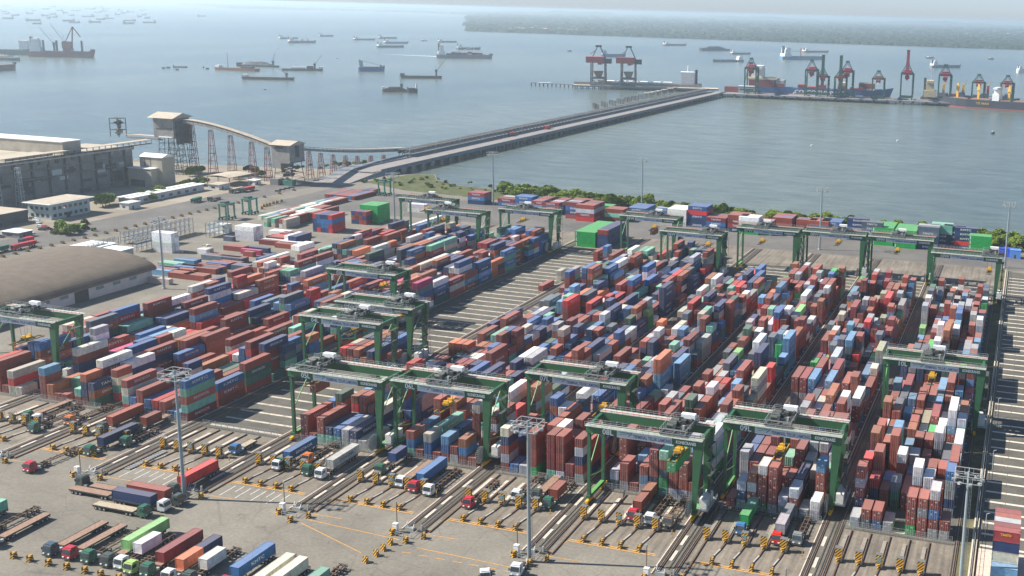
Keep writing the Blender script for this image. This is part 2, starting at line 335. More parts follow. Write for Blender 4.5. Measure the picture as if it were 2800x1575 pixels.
# ------------------------------------------------------------------ containers (shared meshes, colour per object)
MT['box_obj'] = attr_mat('container_paint', 'object'); MT['box_attr'] = attr_mat('container_paint_mass', 'attr')
MT['rod'] = mat('lock_rod', (.40, .38, .36), .5, .2, var=.3, scale=3)
CW, CH = 2.44, 2.6
def box_mesh(length, h=2.58):
    b = MB(); w = CW/2; m = 'box_obj'
    b.box(-w+.05, .05, .12, w-.05, length-.05, h-.04, m)
    for x in (-w, w-.12):
        b.box(x, 0, 0, x+.12, .14, h, m); b.box(x, length-.14, 0, x+.12, length, h, m)           # corner posts
        b.box(x, .14, 0, x+.12, length-.14, .16, m); b.box(x, .14, h-.1, x+.12, length-.14, h, m)  # side rails
    for y in (0, length-.12):
        b.box(-w+.12, y, 0, w-.12, y+.12, .16, m); b.box(-w+.12, y, h-.1, w-.12, y+.12, h, m)
    return b.mesh('container_shell')
def door_mesh():
    b = MB()
    for s in (-1, 1):
        x0 = .02 if s > 0 else -1.08
        b.box(x0, -.02, .18, x0+1.06, .045, 2.46, 'box_obj')
        for dx in (.28, .78):
            b.box(x0+dx-.028, -.075, .14, x0+dx+.028, -.025, 2.5, 'rod'); b.box(x0+dx-.02, -.1, 1.0, x0+dx+.2, -.076, 1.07, 'rod')
    b.box(.2, -.022, 1.95, .62, -.0205, 2.2, 'text_white'); b.box(-.8, -.022, 1.2, -.5, -.0205, 1.5, 'text_white')
    return b.mesh('container_doors')
mk('spreader_yellow', (.42, .25, .03), .6, var=.4, scale=3)
ME40, ME20, MEDOOR = box_mesh(12.19), box_mesh(6.06), door_mesh()
PAL = dict(r=(.27, .062, .043), o=(.50, .15, .065), b=(.038, .125, .30), n=(.024, .05, .135), g=(.34, .35, .36), w=(.72, .72, .70), c=(.55, .52, .42), t=(.17, .42, .31),
           e=(.03, .34, .09), d=(.045, .12, .085), m=(.22, .035, .04), R=(.52, .035, .035), l=(.11, .26, .42), k=(.085, .115, .15), p=(.50, .05, .16), s=(.42, .46, .50),
           L=(.20, .46, .16), a=(.30, .10, .045), y=(.30, .30, .20))
CNAME = dict(r='rust red', o='orange', b='bright blue', n='navy blue', g='grey', w='white', c='cream', t='mint green', e='bright green', d='dark green', m='maroon', R='bright red',
             l='light blue', k='charcoal', p='magenta', s='silver', L='lime green', a='brown', y='olive')
def jit(c, r=random):
    f = r.uniform(.72, 1.28); return tuple(max(0, min(1, v*f*r.uniform(.94, 1.06))) for v in PAL[c])
BOXES = []
class Req:                                    # a box waiting for its place: object of its own or part of the far mass
    pass
def container(loc, rz, long_, c, label, group, parent=None, door=True, rnd=random, keep=True, zs=1.0, color=None, text=None, stripe=False):
    """near boxes become objects of their own; when keep is False the box competes for the 300 largest (settle_boxes)"""
    if keep: return make_box(loc, rz, long_, color or jit(c, rnd), label, group, door, zs)
    q = Req(); q.loc, q.rz, q.lg, q.c, q.label, q.group, q.door, q.zs, q.text, q.stripe = tuple(loc), rz, long_, (color or jit(c, rnd)), label, group, door, zs, text, stripe
    d = math.dist(loc, (0, 0, CAM['h'])); q.score = (1.5 if long_ else 1)/d**2; BOXES.append(q)
def make_box(loc, rz, long_, col, label, group, door, zs=1.0):
    o = bpy.data.objects.new('shipping_container', ME40 if long_ else ME20); COL.objects.link(o)
    o.location = loc; o.rotation_euler = (0, 0, rz); o.color = (*col, 1); o.scale.z = zs
    tag(o, label, 'container', group); o['boxes'] = 1; del o['boxes']
    if door:
        d = bpy.data.objects.new('door', MEDOOR); COL.objects.link(d); d.parent = o; d.color = o.color
    global NKEPT; NKEPT += 1
    return o
NKEPT = 0

# ------------------------------------------------------------------ automated stacking cranes
G_, BY, ZB, ZT = 29.3, 9.7, 20.2, 22.25
def crane_proto():
    root = empty('stacking_crane')
    def P(b, n, par=root): return b.build(n, par)
    for y, nm in ((0, 'front_beam'), (BY, 'rear_beam')):
        b = MB(); b.box(-.7, y-.75, ZB, G_+2.2, y+.75, ZT, 'crane_green'); b.box(-.7, y-.8, ZT, G_+2.2, y+.8, ZT+.12, 'beam_top'); b.box(-.7, y-.12, ZT+.12, G_+2.2, y+.12, ZT+.3, 'orange_red' if y else 'rail_rust')
        b.box(-.7, y-.85, ZB-.1, G_+2.2, y+.85, ZB, 'crane_green'); bm = P(b, nm)
        if y == 0:
            q = MB(); q.box(8.1, -.87, ZB-.15, 23.2, -.76, ZT-.35, 'banner'); q.box(8.8, -.9, ZT-.8, 12.2, -.875, ZT-.62, 'text_green'); q.bar((9.0, -.885, ZB+.75), (11.6, -.885, ZB+1.15), .03, .14, 'text_green'); q.bar((11.3, -.885, ZB+.45), (12.4, -.885, ZT-.65), .03, .22, 'text_blue')
            P(q, 'banner', bm)
            lettering('TERMINAL TELUK LAMONG', 1.25, 'text_blue', bm, (17.8, -.89, ZB+.62), FRONT, .03, 10.4)
            lettering('KONECRANES', 1.15, 'text_white', bm, (27.0, -.87, ZB+.8), FRONT, .05, 5.4)
        ys = -1 if y == 0 else 1; w = MB(); y0 = y+ys*.8; y1 = y+ys*(1.45 if y == 0 else 1.9); lo, hi = min(y0, y1), max(y0, y1)
        w.box(-.7, lo, ZT-.12, G_+2.2, hi, ZT-.04, 'beam_top'); wk = P(w, 'walkway')
        r = MB(); n = 20
        for yy in (y1, y-ys*.78):
            for i in range(n+1):
                x = -.7+(G_+2.9)*i/n; r.box(x-.035, yy-.035, ZT, x+.035, yy+.035, ZT+1.1, 'galvanised')
            for z in (.55, 1.1): r.box(-.7, yy-.03, ZT+z-.03, G_+2.2, yy+.03, ZT+z+.03, 'galvanised')
        P(r, 'railing', wk)
    for x in (-.3, G_+1.2):
        b = MB(); b.box(x-.4, .75, ZB+.4, x+.4, BY-.75, ZT-.3, 'crane_green'); P(b, 'end_beam')
    for y in (0, BY):                                                     # slim legs, then broad tapering legs
        b = MB(); b.box(-.42, y-.42, 2.0, .42, y+.42, ZB-.1, 'crane_green'); b.bar((0, y, ZB-1.6), (1.8, y, ZB-.1), .3, .3, 'crane_green'); P(b, 'leg')
        b = MB(); x0 = G_-.5
        b.hexa([(x0, y-.45, 2.0), (x0+.95, y-.45, 2.0), (x0+.95, y+.45, 2.0), (x0, y+.45, 2.0), (x0, y-.7, ZB-.1), (x0+2.6, y-.7, ZB-.1), (x0+2.6, y+.7, ZB-.1), (x0, y+.7, ZB-.1)], 'crane_green')
        P(b, 'leg')
    for x in (0, G_):
        b = MB(); b.box(x-.5, -.9, 1.5, x+.5, BY+.9, 2.35, 'crane_green'); b.box(x-.55, .6, 2.35, x+.55, BY-.6, 2.45, 'crane_lime'); P(b, 'sill_beam')
        b = MB(); b.tube((x, BY-.6, ZB-.8), (x, .4, 10.0), .16, 'crane_lime'); P(b, 'brace')
        b = MB(); b.tube((x, BY-.4, 5.2), (x, .4, 7.4), .14, 'crane_lime'); P(b, 'brace')
        for y in (0, BY):
            b = MB(); b.box(x-.38, y-2.1, .55, x+.38, y+2.1, 1.25, 'yellow'); b.bar((x, y-.9, 1.2), (x, y, 1.8), .5, .4, 'yellow'); b.bar((x, y+.9, 1.2), (x, y, 1.8), .5, .4, 'yellow')
            bg_ = P(b, 'bogie')
            for dy in (-1.4, 1.4):
                q = MB(); q.tube((x-.12, y+dy, .62), (x+.12, y+dy, .62), .34, 'dark_steel', n=10); P(q, 'wheel', bg_)
    b = MB(); X = G_+.9
    b.box(X, 1.4, 2.6, X+2.0, 7.6, 5.2, 'dirty_white'); b.box(X-.2, .6, 2.3, X+2.6, BY-.2, 2.45, 'galvanised'); eh = P(b, 'electrical_house')
    r = MB()
    for y in (.6, 3, 5.4, 7.5, BY-.2): r.box(X+2.5, y-.04, 2.45, X+2.6, y+.04, 3.6, 'galvanised')
    r.box(X+2.5, .6, 3.55, X+2.6, BY-.2, 3.62, 'galvanised'); r.box(X+2.5, .6, 3.0, X+2.6, BY-.2, 3.06, 'galvanised'); P(r, 'railing', eh)
    b = MB()
    for z in (2.5, 6.5, 10.5, 14.5): b.bar((X+1.6, 8.2 if int(z) % 8 else 4.5, z), (X+1.6, 4.5 if int(z) % 8 else 8.2, z+4), .5, .1, 'machinery'); b.box(X+1.1, 3.8, z+3.95, X+2.1, 8.8, z+4.02, 'machinery')
    for y in (3.9, 8.7): b.box(X+2.2, y-.05, 2.4, X+2.3, y+.05, 19.5, 'machinery')
    P(b, 'stair_tower')
    b = MB(); cx, cy, cz = G_-1.0, -1.6, 3.6
    for i in range(24):
        a0, a1 = 2*math.pi*i/24, 2*math.pi*(i+.62)/24
        for xx in (cx-.22, cx+.22):
            b.poly([(xx, cy+1.1*math.cos(a0), cz+1.1*math.sin(a0)), (xx, cy+2.5*math.cos(a0), cz+2.5*math.sin(a0)), (xx, cy+2.5*math.cos(a1), cz+2.5*math.sin(a1)), (xx, cy+1.1*math.cos(a1), cz+1.1*math.sin(a1))], 'dirty_white')
    b.tube((cx-.25, cy, cz), (cx+.25, cy, cz), 1.25, 'galvanised', n=24); b.tube((cx-.05, cy, cz), (cx+.05, cy, cz), 2.2, 'dark_steel', n=24); b.box(cx-.2, cy, 1.9, cx+.2, 0, 2.4, 'galvanised')
    P(b, 'cable_reel')
    # trolley is modelled about x = 0, the hoist and spreader hang from it
    b = MB(); z = ZT+.3; rr = random.Random(3)
    b.box(-3.6, -.9, z, 3.6, -.5, z+.5, 'machinery'); b.box(-3.6, BY+.5, z, 3.6, BY+.9, z+.5, 'machinery')
    for x in (-3.2, 0, 3.2): b.box(x-.25, -.7, z+.1, x+.25, BY+.7, z+.6, 'machinery')
    b.box(-3.4, 1.5, z+.55, 3.4, BY-1.2, z+.65, 'dark_steel')
    for i in range(26):
        x, y, w, d, h = rr.uniform(-3.2, 2.6), rr.uniform(.8, BY-1.5), rr.uniform(.4, 1.5), rr.uniform(.4, 1.4), rr.uniform(.3, 1.5); b.box(x, y, z+.6, x+w, y+d, z+.6+h, rr.choice(['machinery', 'machinery', 'dark_steel', 'galvanised', 'dark_steel']))
    for y in (2.6, 4.6, 6.6): b.tube((-2.6, y, z+1.3), (-.6, y, z+1.3), .55, 'machinery', n=12)
    tr = P(b, 'trolley')
    b = MB(); b.box(-.4, BY-2.4, z+1.7, 3.4, BY-.9, z+2.9, 'white_paint'); P(b, 'machinery_house', tr)
    b = MB()
    for x in (-3.5, 3.5):
        for i in range(8): b.box(x-.04, -.9+1.6*i-.04, z+.5, x+.04, -.9+1.6*i+.04, z+1.7, 'galvanised')
        b.box(x-.04, -.9, z+1.64, x+.04, BY+.9, z+1.72, 'galvanised')
    for y in (-.9, BY+.9): b.box(-3.5, y-.04, z+1.64, 3.5, y+.04, z+1.72, 'galvanised')
    P(b, 'railing', tr)
    b = MB(); y = BY/2
    b.box(-1.1, y-1.5, .9, 1.1, y+1.5, 1.5, 'spreader_yellow')
    for x in (-1.0, 1.0): b.box(x-.12, y-5.9, .15, x+.12, y+5.9, .5, 'spreader_yellow')
    for yy in (-5.9, -3, 0, 3, 5.7): b.box(-1.2, y+yy-.08, .1, 1.2, y+yy+.12, .45, 'machinery')
    for yy in (-1.1, 1.1):
        b.box(-.7, y+yy-.2, 1.5, .7, y+yy+.2, 2.2, 'yellow')
    b.box(-.5, y-2.6, .5, .5, y+2.6, .95, 'machinery'); sp = P(b, 'spreader')
    rp = MB()
    for x in (-.8, .8):
        for yy in (-1.1, 1.1): rp.tube((x, y+yy, 0), (x*1.6, y+yy*1.6, 1), .035, 'dark_steel', n=4)
    P(rp, 'hoist_ropes')
    return root
CR = crane_proto()
CRANES = [  # block, name, Y, trolley x, spreader z, load colour
 (1, '01L', 264.5, 12, 12, None), (3, '03L', 361, 22, 15, None), (4, '04L', 301, 18, 17, None), (4, '04W', 320.6, 23.5, 17, None), (5, '05L', 252.5, 6, 17.5, 'r'),
 (6, '06L', 255.1, 14.5, 14, None), (7, '07L', 274.6, 22, 11, None), (8, '08L', 243, 23.3, 15.2, 'e'), (9, '09L', 257.9, 14.2, 13, None), (10, '10L', 326.8, 14.7, 15, None),
 (10, '10W', 491, 26, 14, None), (9, '09W', 516.5, 13.5, 14, None), (8, '08W', 515.6, 17, 16, None), (7, '07W', 511.3, 11.5, 14, None), (6, '06W', 487.5, 23, 15, None), (5, '05W', 517.3, 17, 15, 'r'),
 (3, '03W', 508, 11, 15, None), (2, '02W', 490, 6, 15, None), (1, '01W', 515.5, 14, 15, None)]
HUNG = []
CRC = [CR]+[copy_tree(CR) for _ in CRANES[1:]]
for n, (k, nm, y, tx, sz, load) in enumerate(CRANES):
    c = CRC[n]
    c.location = (XL(k)+RAIL_L, y, 0)
    extra = {'e': ' lifting a green container', 'r': ' lifting a red container'}.get(load, '')
    tag(c, f'green gantry crane numbered {nm} over the container stacks{extra}', 'gantry crane', 'green stacking cranes over the blocks')
    for ch in c.children:
        b_ = ch.name.split('.')[0]
        if b_ == 'front_beam':
            lettering(nm, 2.1, 'text_white', ch, (5.6, -.9, ZB+.75), FRONT, .05)
        if b_ == 'trolley': ch.location.x = tx
        if b_ == 'spreader': ch.location = (tx, 0, sz)
        if b_ == 'hoist_ropes': ch.location = (tx, 0, sz+1.6); ch.scale = (1, 1, ZT+.2-sz-1.6); 
    if load:
        HUNG.append((k, c.location.x+tx, y+BY/2-(6.1 if load == 'e' else 3.03), sz-2.55, load))
for k, x, y, z, load in HUNG:
    lg = load == 'e'
    nm = {8: 'bright green long container gripped by the spreader of crane 08L', 5: 'x'}[k] if k == 8 else None
    if k == 5: nm = 'rust red short container hanging under crane ' + ('05L' if y < 400 else '05W')
    container((x, y, z), 0, lg, load, nm, 'containers lifted by the cranes')
# ------------------------------------------------------------------ the container yard
RY = random.Random(11); k_dens = random.Random(3)
COLX = lambda k, j: XL(k)-36.0+2.83*j        # left face of column j
STK = {}                                      # (block, half bay, column) -> [long, colours]
def clear(k, h, j):
    for hh in (h, h-1):
        s = STK.get((k, hh, j))
        if s and (hh == h or s[0]): del STK[(k, hh, j)]
def put(k, h, j, long_, cols, force=True):
    clear(k, h, j)
    if long_: clear(k, h+1, j)
    STK[(k, h, j)] = [long_, list(cols)]
PALW = {'west': 'rrrrrrrrrmmaaannnnnnbbbbbtttcccoogwwRRkkdlp', 'mid': 'rrrrrrrrrrmmaannnnnbbbbktttccogwwRRddls', 'east': 'rrrrrrrrrrrrrrrrrrrmmmmmaaabnnkkkkkggggwwwsscolleLtdRylb'}
P20 = {0: .1, 1: .12, 2: .15, 3: .15, 4: .2, 5: .25, 6: .35, 7: .5, 8: .72, 9: .85, 10: .93}
HM = {1: 3.7, 2: 3.5, 3: 3.3, 4: 2.0, 5: 2.4, 6: 3.0, 7: 3.3, 8: 3.7, 9: 3.8, 10: 3.7}
for k in range(1, 11):
    pal = PALW['west' if k < 5 else 'mid' if k < 8 else 'east']
    for i in range(18 if k >= 7 else 20):
        base = HM[k]+RY.uniform(-1.0, .9); short_bay = RY.random() < P20[k]; theme = RY.choice(pal)
        for j in range(9):
            if k == 4 and not (5 <= i <= 6 and j < 5): continue
            if k == 5 and 6 <= i <= 13 and j < 2: continue
            short = short_bay if RY.random() < .85 else not short_bay
            for hh in ((0, 1) if short else (0,)):
                u_ = RY.random(); n = RY.choice([0, 1, 1, 2]) if u_ < .27 else (RY.choice([2, 3]) if u_ < .50 else RY.choice([4, 4, 5] if base > 2.7 else [3, 4])); n = n if RY.random() < .6 else max(0, min(5, int(round(RY.gauss(base, .9)))))
                if k == 4: n = min(n, 2)
                if k == 10 and j == 8 and RY.random() < .8: n = max(n, RY.choice([4, 4, 5]))
                if n == 0: continue
                th = theme if RY.random() < .3 else RY.choice(pal)
                cols = [th if RY.random() < .35 else RY.choice(pal) for _ in range(n)]
                put(k, 2*i+hh, j, not short, cols)
def low(k, h, j, t):
    for hh in (h, h-1):
        s = STK.get((k, hh, j))
        if s and (hh == h or s[0]) and len(s[1]) > t:
            s[1] = s[1][:max(t, 0)]
            if not s[1]: del STK[(k, hh, j)]
def mark(px, py, cols, long_=True, dz=0.0):
    t = len(cols); p = at(px, py, CH*t); k = int(math.floor((p.x+39.9)/33.197))+10
    k = max(1, min(10, k)); j = int(round((p.x-COLX(k, 0))/2.83)); j = max(0, min(8, j)); h = max(0, int(round((p.y-253)/6.5)))
    put(k, h, j, long_, cols)
    for dh in (1, 2, 3): low(k, h-dh, j, t-1) if h-dh >= 0 else None
    for dh in (-2, -1, 0, 1): low(k, h+dh, j+1, t-1) if h+dh >= 0 else None
B = lambda a, b: (2100+.27195*a, 788+.27195*b)
C3 = lambda a, b: (1400+.27195*a, 788+.27195*b)
D = lambda a, b: (1400+.2333*a, 600+.2333*b)
E4 = lambda a, b: (400+.2333*a, 600+.2333*b)
F0 = lambda a, b: (.2333*a, 900+.2333*b)
H4 = lambda a, b: (1000+.2333*a, 900+.2333*b)
marks = [(E4, [(905,665,'bnm',1),(1185,600,'rcw',1),(1215,590,'rcw',1),(1770,420,'mmmmm',1),(1800,400,'mmmm',1),(2010,355,'mmmt',1),(1730,690,'rmw',1),(220,735,'tbmr',1),(420,755,'rwRr',1),(555,775,'bbnr',1),
    (590,1045,'rrr',1),(1030,1100,'nrb',1),(650,1200,'crR',1),(940,1440,'rrb',1),(1220,860,'rra',1),(1060,860,'nrc',1),(120,1130,'rnb',1),(265,1140,'brn',1),(1305,1130,'rrn',1),(1520,970,'rm',1),(1175,970,'rrb',1),(255,1300,'rw',0),
    (1835,850,'nr',0),(1155,1250,'rrR',1),(1395,1295,'mrrr',1),(610,1380,'rrrr',1),(690,1400,'rrrr',1),(770,1410,'rrcr',1),(1535,1160,'rrr',1),(1740,320,'nw',1)]),
  (F0, [(535,425,'lorR',1),(445,455,'rrrl',0),(790,590,'tt',0),(945,530,'rcr',1),(1145,375,'ttmmw',1),(1055,355,'rma',1),(1430,205,'rrcb',1),(1970,290,'rrb',1),(1415,510,'Rtcr',0),(1525,705,'cb',1),(1780,830,'rR',1),
    (2135,505,'mtrtb',0),(1970,960,'l',0),(1690,815,'bn',1),(2365,540,'mnnr',1),(1865,480,'brr',0),(905,410,'rt',0),(950,185,'kr',0),(1110,170,'trr',1),(1275,185,'rrr',1),(1890,180,'rdd',0),(200,235,'nbr',1),(120,215,'rrt',1),(0,200,'rro',1),
    (2150,405,'rrr',1),(640,745,'r',0),(720,750,'r',0),(2410,745,'r',0)]),
  (H4, [(300,285,'bm',0),(395,460,'ro',1),(640,190,'nk',0),(780,295,'brr',0),(1160,270,'rct',0),(925,175,'ro',0),(1020,180,'ro',0),(1100,190,'ro',0),(1385,90,'rrt',1),(1295,70,'mrr',1),(1480,260,'rrr',1),(1440,420,'nbn',1),
    (1255,490,'bb',1),(1845,300,'nb',1),(2130,190,'db',1),(2210,320,'bb',0),(1525,490,'rr',0),(1645,690,'nncw',1),(1060,870,'rra',1),(750,830,'rrrr',0),(850,820,'rrrr',0),(1240,820,'rrrrc',0),(1140,980,'rr',0),(545,1090,'bl',0),
    (440,960,'bb',0),(1040,1160,'kb',1),(500,1200,'rbr',0),(690,1220,'nbc',0),(900,1340,'nb',1),(1010,1380,'rr',0),(1110,1290,'rba',0),(1600,1165,'rrbg',0),(1930,1200,'rrrr',1),(2150,1240,'rrrr',1),(2250,1260,'grrr',1)]),
  (C3, [(1865,385,'gggww',1),(1750,500,'sssm',1),(1450,245,'eeL',0),(605,150,'brrR',1),(665,160,'rrRR',1),(1420,700,'blloo',1),(1270,970,'rmrrw',1),(300,130,'rk',1),(630,1070,'ww',1),(785,1100,'kw',0),(1660,900,'ssr',0),
    (1825,1005,'rrr',0),(1915,955,'rra',1),(1930,1225,'rrrR',1),(2290,800,'rrrr',1),(2370,805,'rrso',1),(865,640,'bw',1),(1025,670,'rrr',1),(805,245,'rrr',0),(870,250,'argw',0),(1010,260,'rgb',1),(945,385,'kkk',0),(1245,120,'ar',0),
    (1395,340,'rro',0),(1560,395,'rr',0),(1630,400,'rgw',0),(1700,400,'bbl',0),(1515,570,'rr',0),(1600,570,'rat',0),(1730,245,'rr',0),(1755,100,'nkk',0),(1815,110,'rrr',0),(2150,145,'rrrrr',0),(2220,410,'rdL',0),(2325,345,'kkg',0),
    (2415,515,'sssw',1),(2040,610,'kk',0),(2250,640,'deL',0),(1680,760,'bb',0),(1785,770,'lll',1),(1950,790,'rww',0),(2090,770,'kkk',1),(1810,860,'rr',0),(2015,1010,'rr',0),(2115,1020,'rrr',0),(2180,970,'bbl',0),
    (1190,770,'rra',0),(1180,700,'ra',0),(1340,740,'rgw',0),(720,1285,'rr',0),(210,1420,'rrr',0)]),
  (B, [(25,570,'eeee',0),(105,580,'eeee',0),(155,490,'lllll',1),(725,175,'rrrw',1),(815,200,'mmmmm',1),(350,65,'ssww',1),(1225,310,'mmmmm',0),(1405,540,'ro',0),(270,880,'ggrr',1),(355,890,'ggmm',1),(445,905,'bnbl',1),(620,920,'bgll',1),
    (635,1055,'rllo',1),(815,1090,'brrw',1),(400,735,'ee',0),(875,660,'rrR',0),(960,665,'rra',0),(1180,1100,'rrrr',0),(1270,1110,'kkk',0),(1365,1130,'bll',0),(1475,1070,'krr',0),(1595,1000,'kkgw',0),(1755,1090,'rlr',0),
    (1825,1190,'bsssw',1),(1860,1060,'rbl',0),(1000,780,'rrc',0),(820,760,'rr',0),(205,140,'kk',0),(415,180,'rrr',0),(480,110,'rrra',0),(665,200,'gll k'.replace(' ',''),0),(960,105,'rr',0),(1050,90,'rr',0),(1530,400,'dL',0),
    (1655,300,'rrro',0),(1720,80,'bbl',0),(1860,380,'sssw',0),(1935,390,'rrra',0),(2015,385,'rrrr',0),(2110,300,'rsssw',0),(2145,135,'eee',0),(1960,80,'nlll',0),(1610,210,'rrrr',0),(2065,550,'bbl',0),(1830,530,'bra',0),
    (1260,930,'brsl',0),(1480,1430,'brr',0),(1060,1400,'rrrr',0),(1430,1290,'rrr',0),(1250,1250,'rrra',0),(1705,1400,'ggw',0)]),
  (D, [(400,665,'rrb',1),(535,770,'cccc',0),(610,775,'rccc',0),(670,785,'dnn',0),(745,790,'dnn',0),(960,690,'nnnb',1),(1100,570,'nnnb',1),(1235,755,'smrr',1),(1310,850,'rnnn',1),(1590,700,'nnnb',1),(1685,800,'nnnnn',1),(1740,720,'rrrr',1),
    (830,530,'bc',1),(1385,340,'nnw',1),(1655,440,'dc',1),(1575,360,'rtt',1),(2320,680,'rssw',1),(2145,830,'rrw',1),(950,380,'bb',0),(480,600,'rr',1),(690,600,'cc',0),(755,710,'rr',1),(1070,395,'rr',1),(1140,400,'mr',1),(345,1110,'rt',0),
    (355,935,'rrk',1),(1700,610,'rrw',1),(2040,920,'nkk',0),(1610,550,'nn',0),(1420,660,'rw',1),(2025,690,'nnn',1),(1965,470,'tkk',1),(1845,640,'rrb',1),(1865,410,'rR',1)])]
I9 = lambda a, b: (1960+.354*a, 1150+.354*b)
J7 = lambda a, b: (1340+.3175*a, 1080+.3175*b)
K6 = lambda a, b: (1060+.2808*a, 1080+.2808*b)
L10 = lambda a, b: (2280+.415*a, 1080+.415*b)
N8 = lambda a, b: (1580+.2209*a, 1100+.2209*b)
for h in range(5, 14):
    for j in range(3): clear(9, h, j)
for h in range(1, 7):
    for j in range(9):
        if k_dens.random() < .3: clear(10, h, j)
marks += [(I9, [(535,290,'rrrrr',0),(445,180,'rrrrr',1),(600,195,'rrrr',1),(610,455,'knn',1),(700,400,'rrc',0),(740,180,'ssss',0),(820,190,'rrmg',0),(780,345,'rorrl',0),(405,225,'rrm',0)]),
  (J7, [(345,190,'rrrr',0),(195,225,'mrrr',0),(635,150,'rrrw',0),(580,205,'rrrr',1),(490,275,'rrrrr',0),(590,283,'rrrrw',0),(670,290,'rrrrr',0),(795,185,'rrrrr',0)]),
  (K6, [(665,85,'rrro',1),(735,180,'rrr',0),(815,90,'rrrrc',0),(405,40,'rrrr',0),(485,50,'nrrr',0),(565,90,'krrr',0),(230,265,'bl',0),(480,310,'nbt',1),(575,320,'rrp',0),(650,330,'nb',1),(120,410,'r',0)]),
  (L10, [(340,30,'rrrra',0),(400,60,'kkkk',0),(462,65,'bblb',0),(530,10,'nrr',0),(760,95,'grlsw',1),(800,330,'rrw',1),(380,125,'rrrr',0),(505,150,'rrr',0),(490,200,'rra',0),(260,235,'rrrra',0),(390,240,'rrrrr',0),(520,260,'krr',0),(600,270,'krr',0),
     (668,220,'rksw',0),(280,345,'rrrrr',0),(570,330,'grrr',0),(500,370,'rgs',0),(330,415,'rrrrm',0),(772,445,'brrr',1),(537,445,'rrrsw',0),(683,465,'rrrrr',0),(155,480,'knmsr',0),(750,535,'gnssb',0),(255,555,'nnR',0),(583,560,'rrsw',0),(385,545,'dds',0),(385,600,'ddk',0)]),
  (N8, [(528,420,'srrrr',1),(770,450,'rsrr',0)])]
for fn, L in marks:
    for a, b, cols, lg in L: mark(*fn(a, b), cols, bool(lg))
FRONTS = {10: ['g','kr','br','g','','errr','rrgr','grbrw','gr'], 9: ['r','gns','mrsa','errrw','grrrr','gs','grs','g','gw'], 8: ['ks','grr','r','slr','knrrm','tekrt','srrr','srrr','gr'],
          7: ['rgrnc','b','s','errrr','','tmmmr','srrrr','mm','grnsr'], 6: ['','tbr','r','bbc','r','rbl','gr','rba','r'], 5: ['rrr','r','trr','tn','tb','gg','gn','g',''], 3: ['Rtcr','cb','grr','lb','nR','rr','n','l','mtrtb']}
for k, fr in FRONTS.items():
    for j, cols in enumerate(fr):
        clear(k, 0, j)
        if cols: put(k, 0, j, k < 6, cols)
NAMEK = {1: '01L', 2: '02W', 3: '03L', 4: '04L', 5: '05L', 6: '06L', 7: '07L', 8: '08L', 9: '09L', 10: '10L'}
def height(k, h, j):
    n = 0
    for hh in (h, h-1):
        s = STK.get((k, hh, j))
        if s and (hh == h or s[0]): n = max(n, len(s[1]))
    return n
ALL = []
for (k, h, j), (lg, cols) in STK.items():
    fh = height(k, h-1, j) if h else 0; rh = min(height(k, h, j+1), height(k, h+1, j+1) if lg else 9) if j < 8 else 0
    x = COLX(k, j)+CW/2; y = 253+6.5*h
    for t, c in enumerate(cols):
        top = t == len(cols)-1; front = t >= fh; right = t >= rh
        d = math.dist((x, y, t*CH), (0, 0, CAM['h']))
        px = RT.dot(Vector((x, y, t*CH-CAM['h'])))/FW.dot(Vector((x, y, t*CH-CAM['h'])))*CAM['f']+CAM['cx']
        vis = (top + front + right) if px > -30 else 0
        size = (12.2 if lg else 6.1)*(1.0 if top or right else .4)/d*400 + 5*(front and top) + 3*front
        ALL.append((-(vis > 0)*(1000.0/d*(1.15 if lg else 1.0)*(1.1 if top else 1)), k, h, j, t, lg, c, x, y, front, top))
ALL.sort()
ORD = ['first', 'second', 'third', 'fourth', 'fifth', 'sixth', 'seventh', 'eighth', 'ninth', 'tenth', 'eleventh', 'twelfth', 'thirteenth', 'fourteenth', 'fifteenth', 'sixteenth', 'seventeenth', 'eighteenth', 'nineteenth', 'twentieth', 'twenty first', 'twenty second', 'twenty third', 'twenty fourth', 'twenty fifth']
for (_, k, h, j, t, lg, c, x, y, front, top) in ALL:
    lab = f"{CNAME[c]} {'long' if lg else 'short'} container, {ORD[t]} tier, column {ORD[j]}, row {ORD[h] if h < 25 else h+1}, block of crane {NAMEK[k]}"
    sc = _ < 0
    container((x, y, t*CH+.03), 0, lg, c, lab, 'containers stacked in the yard', door=front, rnd=RY, keep=False)
    BOXES[-1].front = front and y < 470
    BOXES[-1].side = t >= (min(height(k, h, j+1), height(k, h+1, j+1) if lg else 9) if j < 8 else 0)
    if not (top or front or BOXES[-1].side): BOXES[-1].score = 0
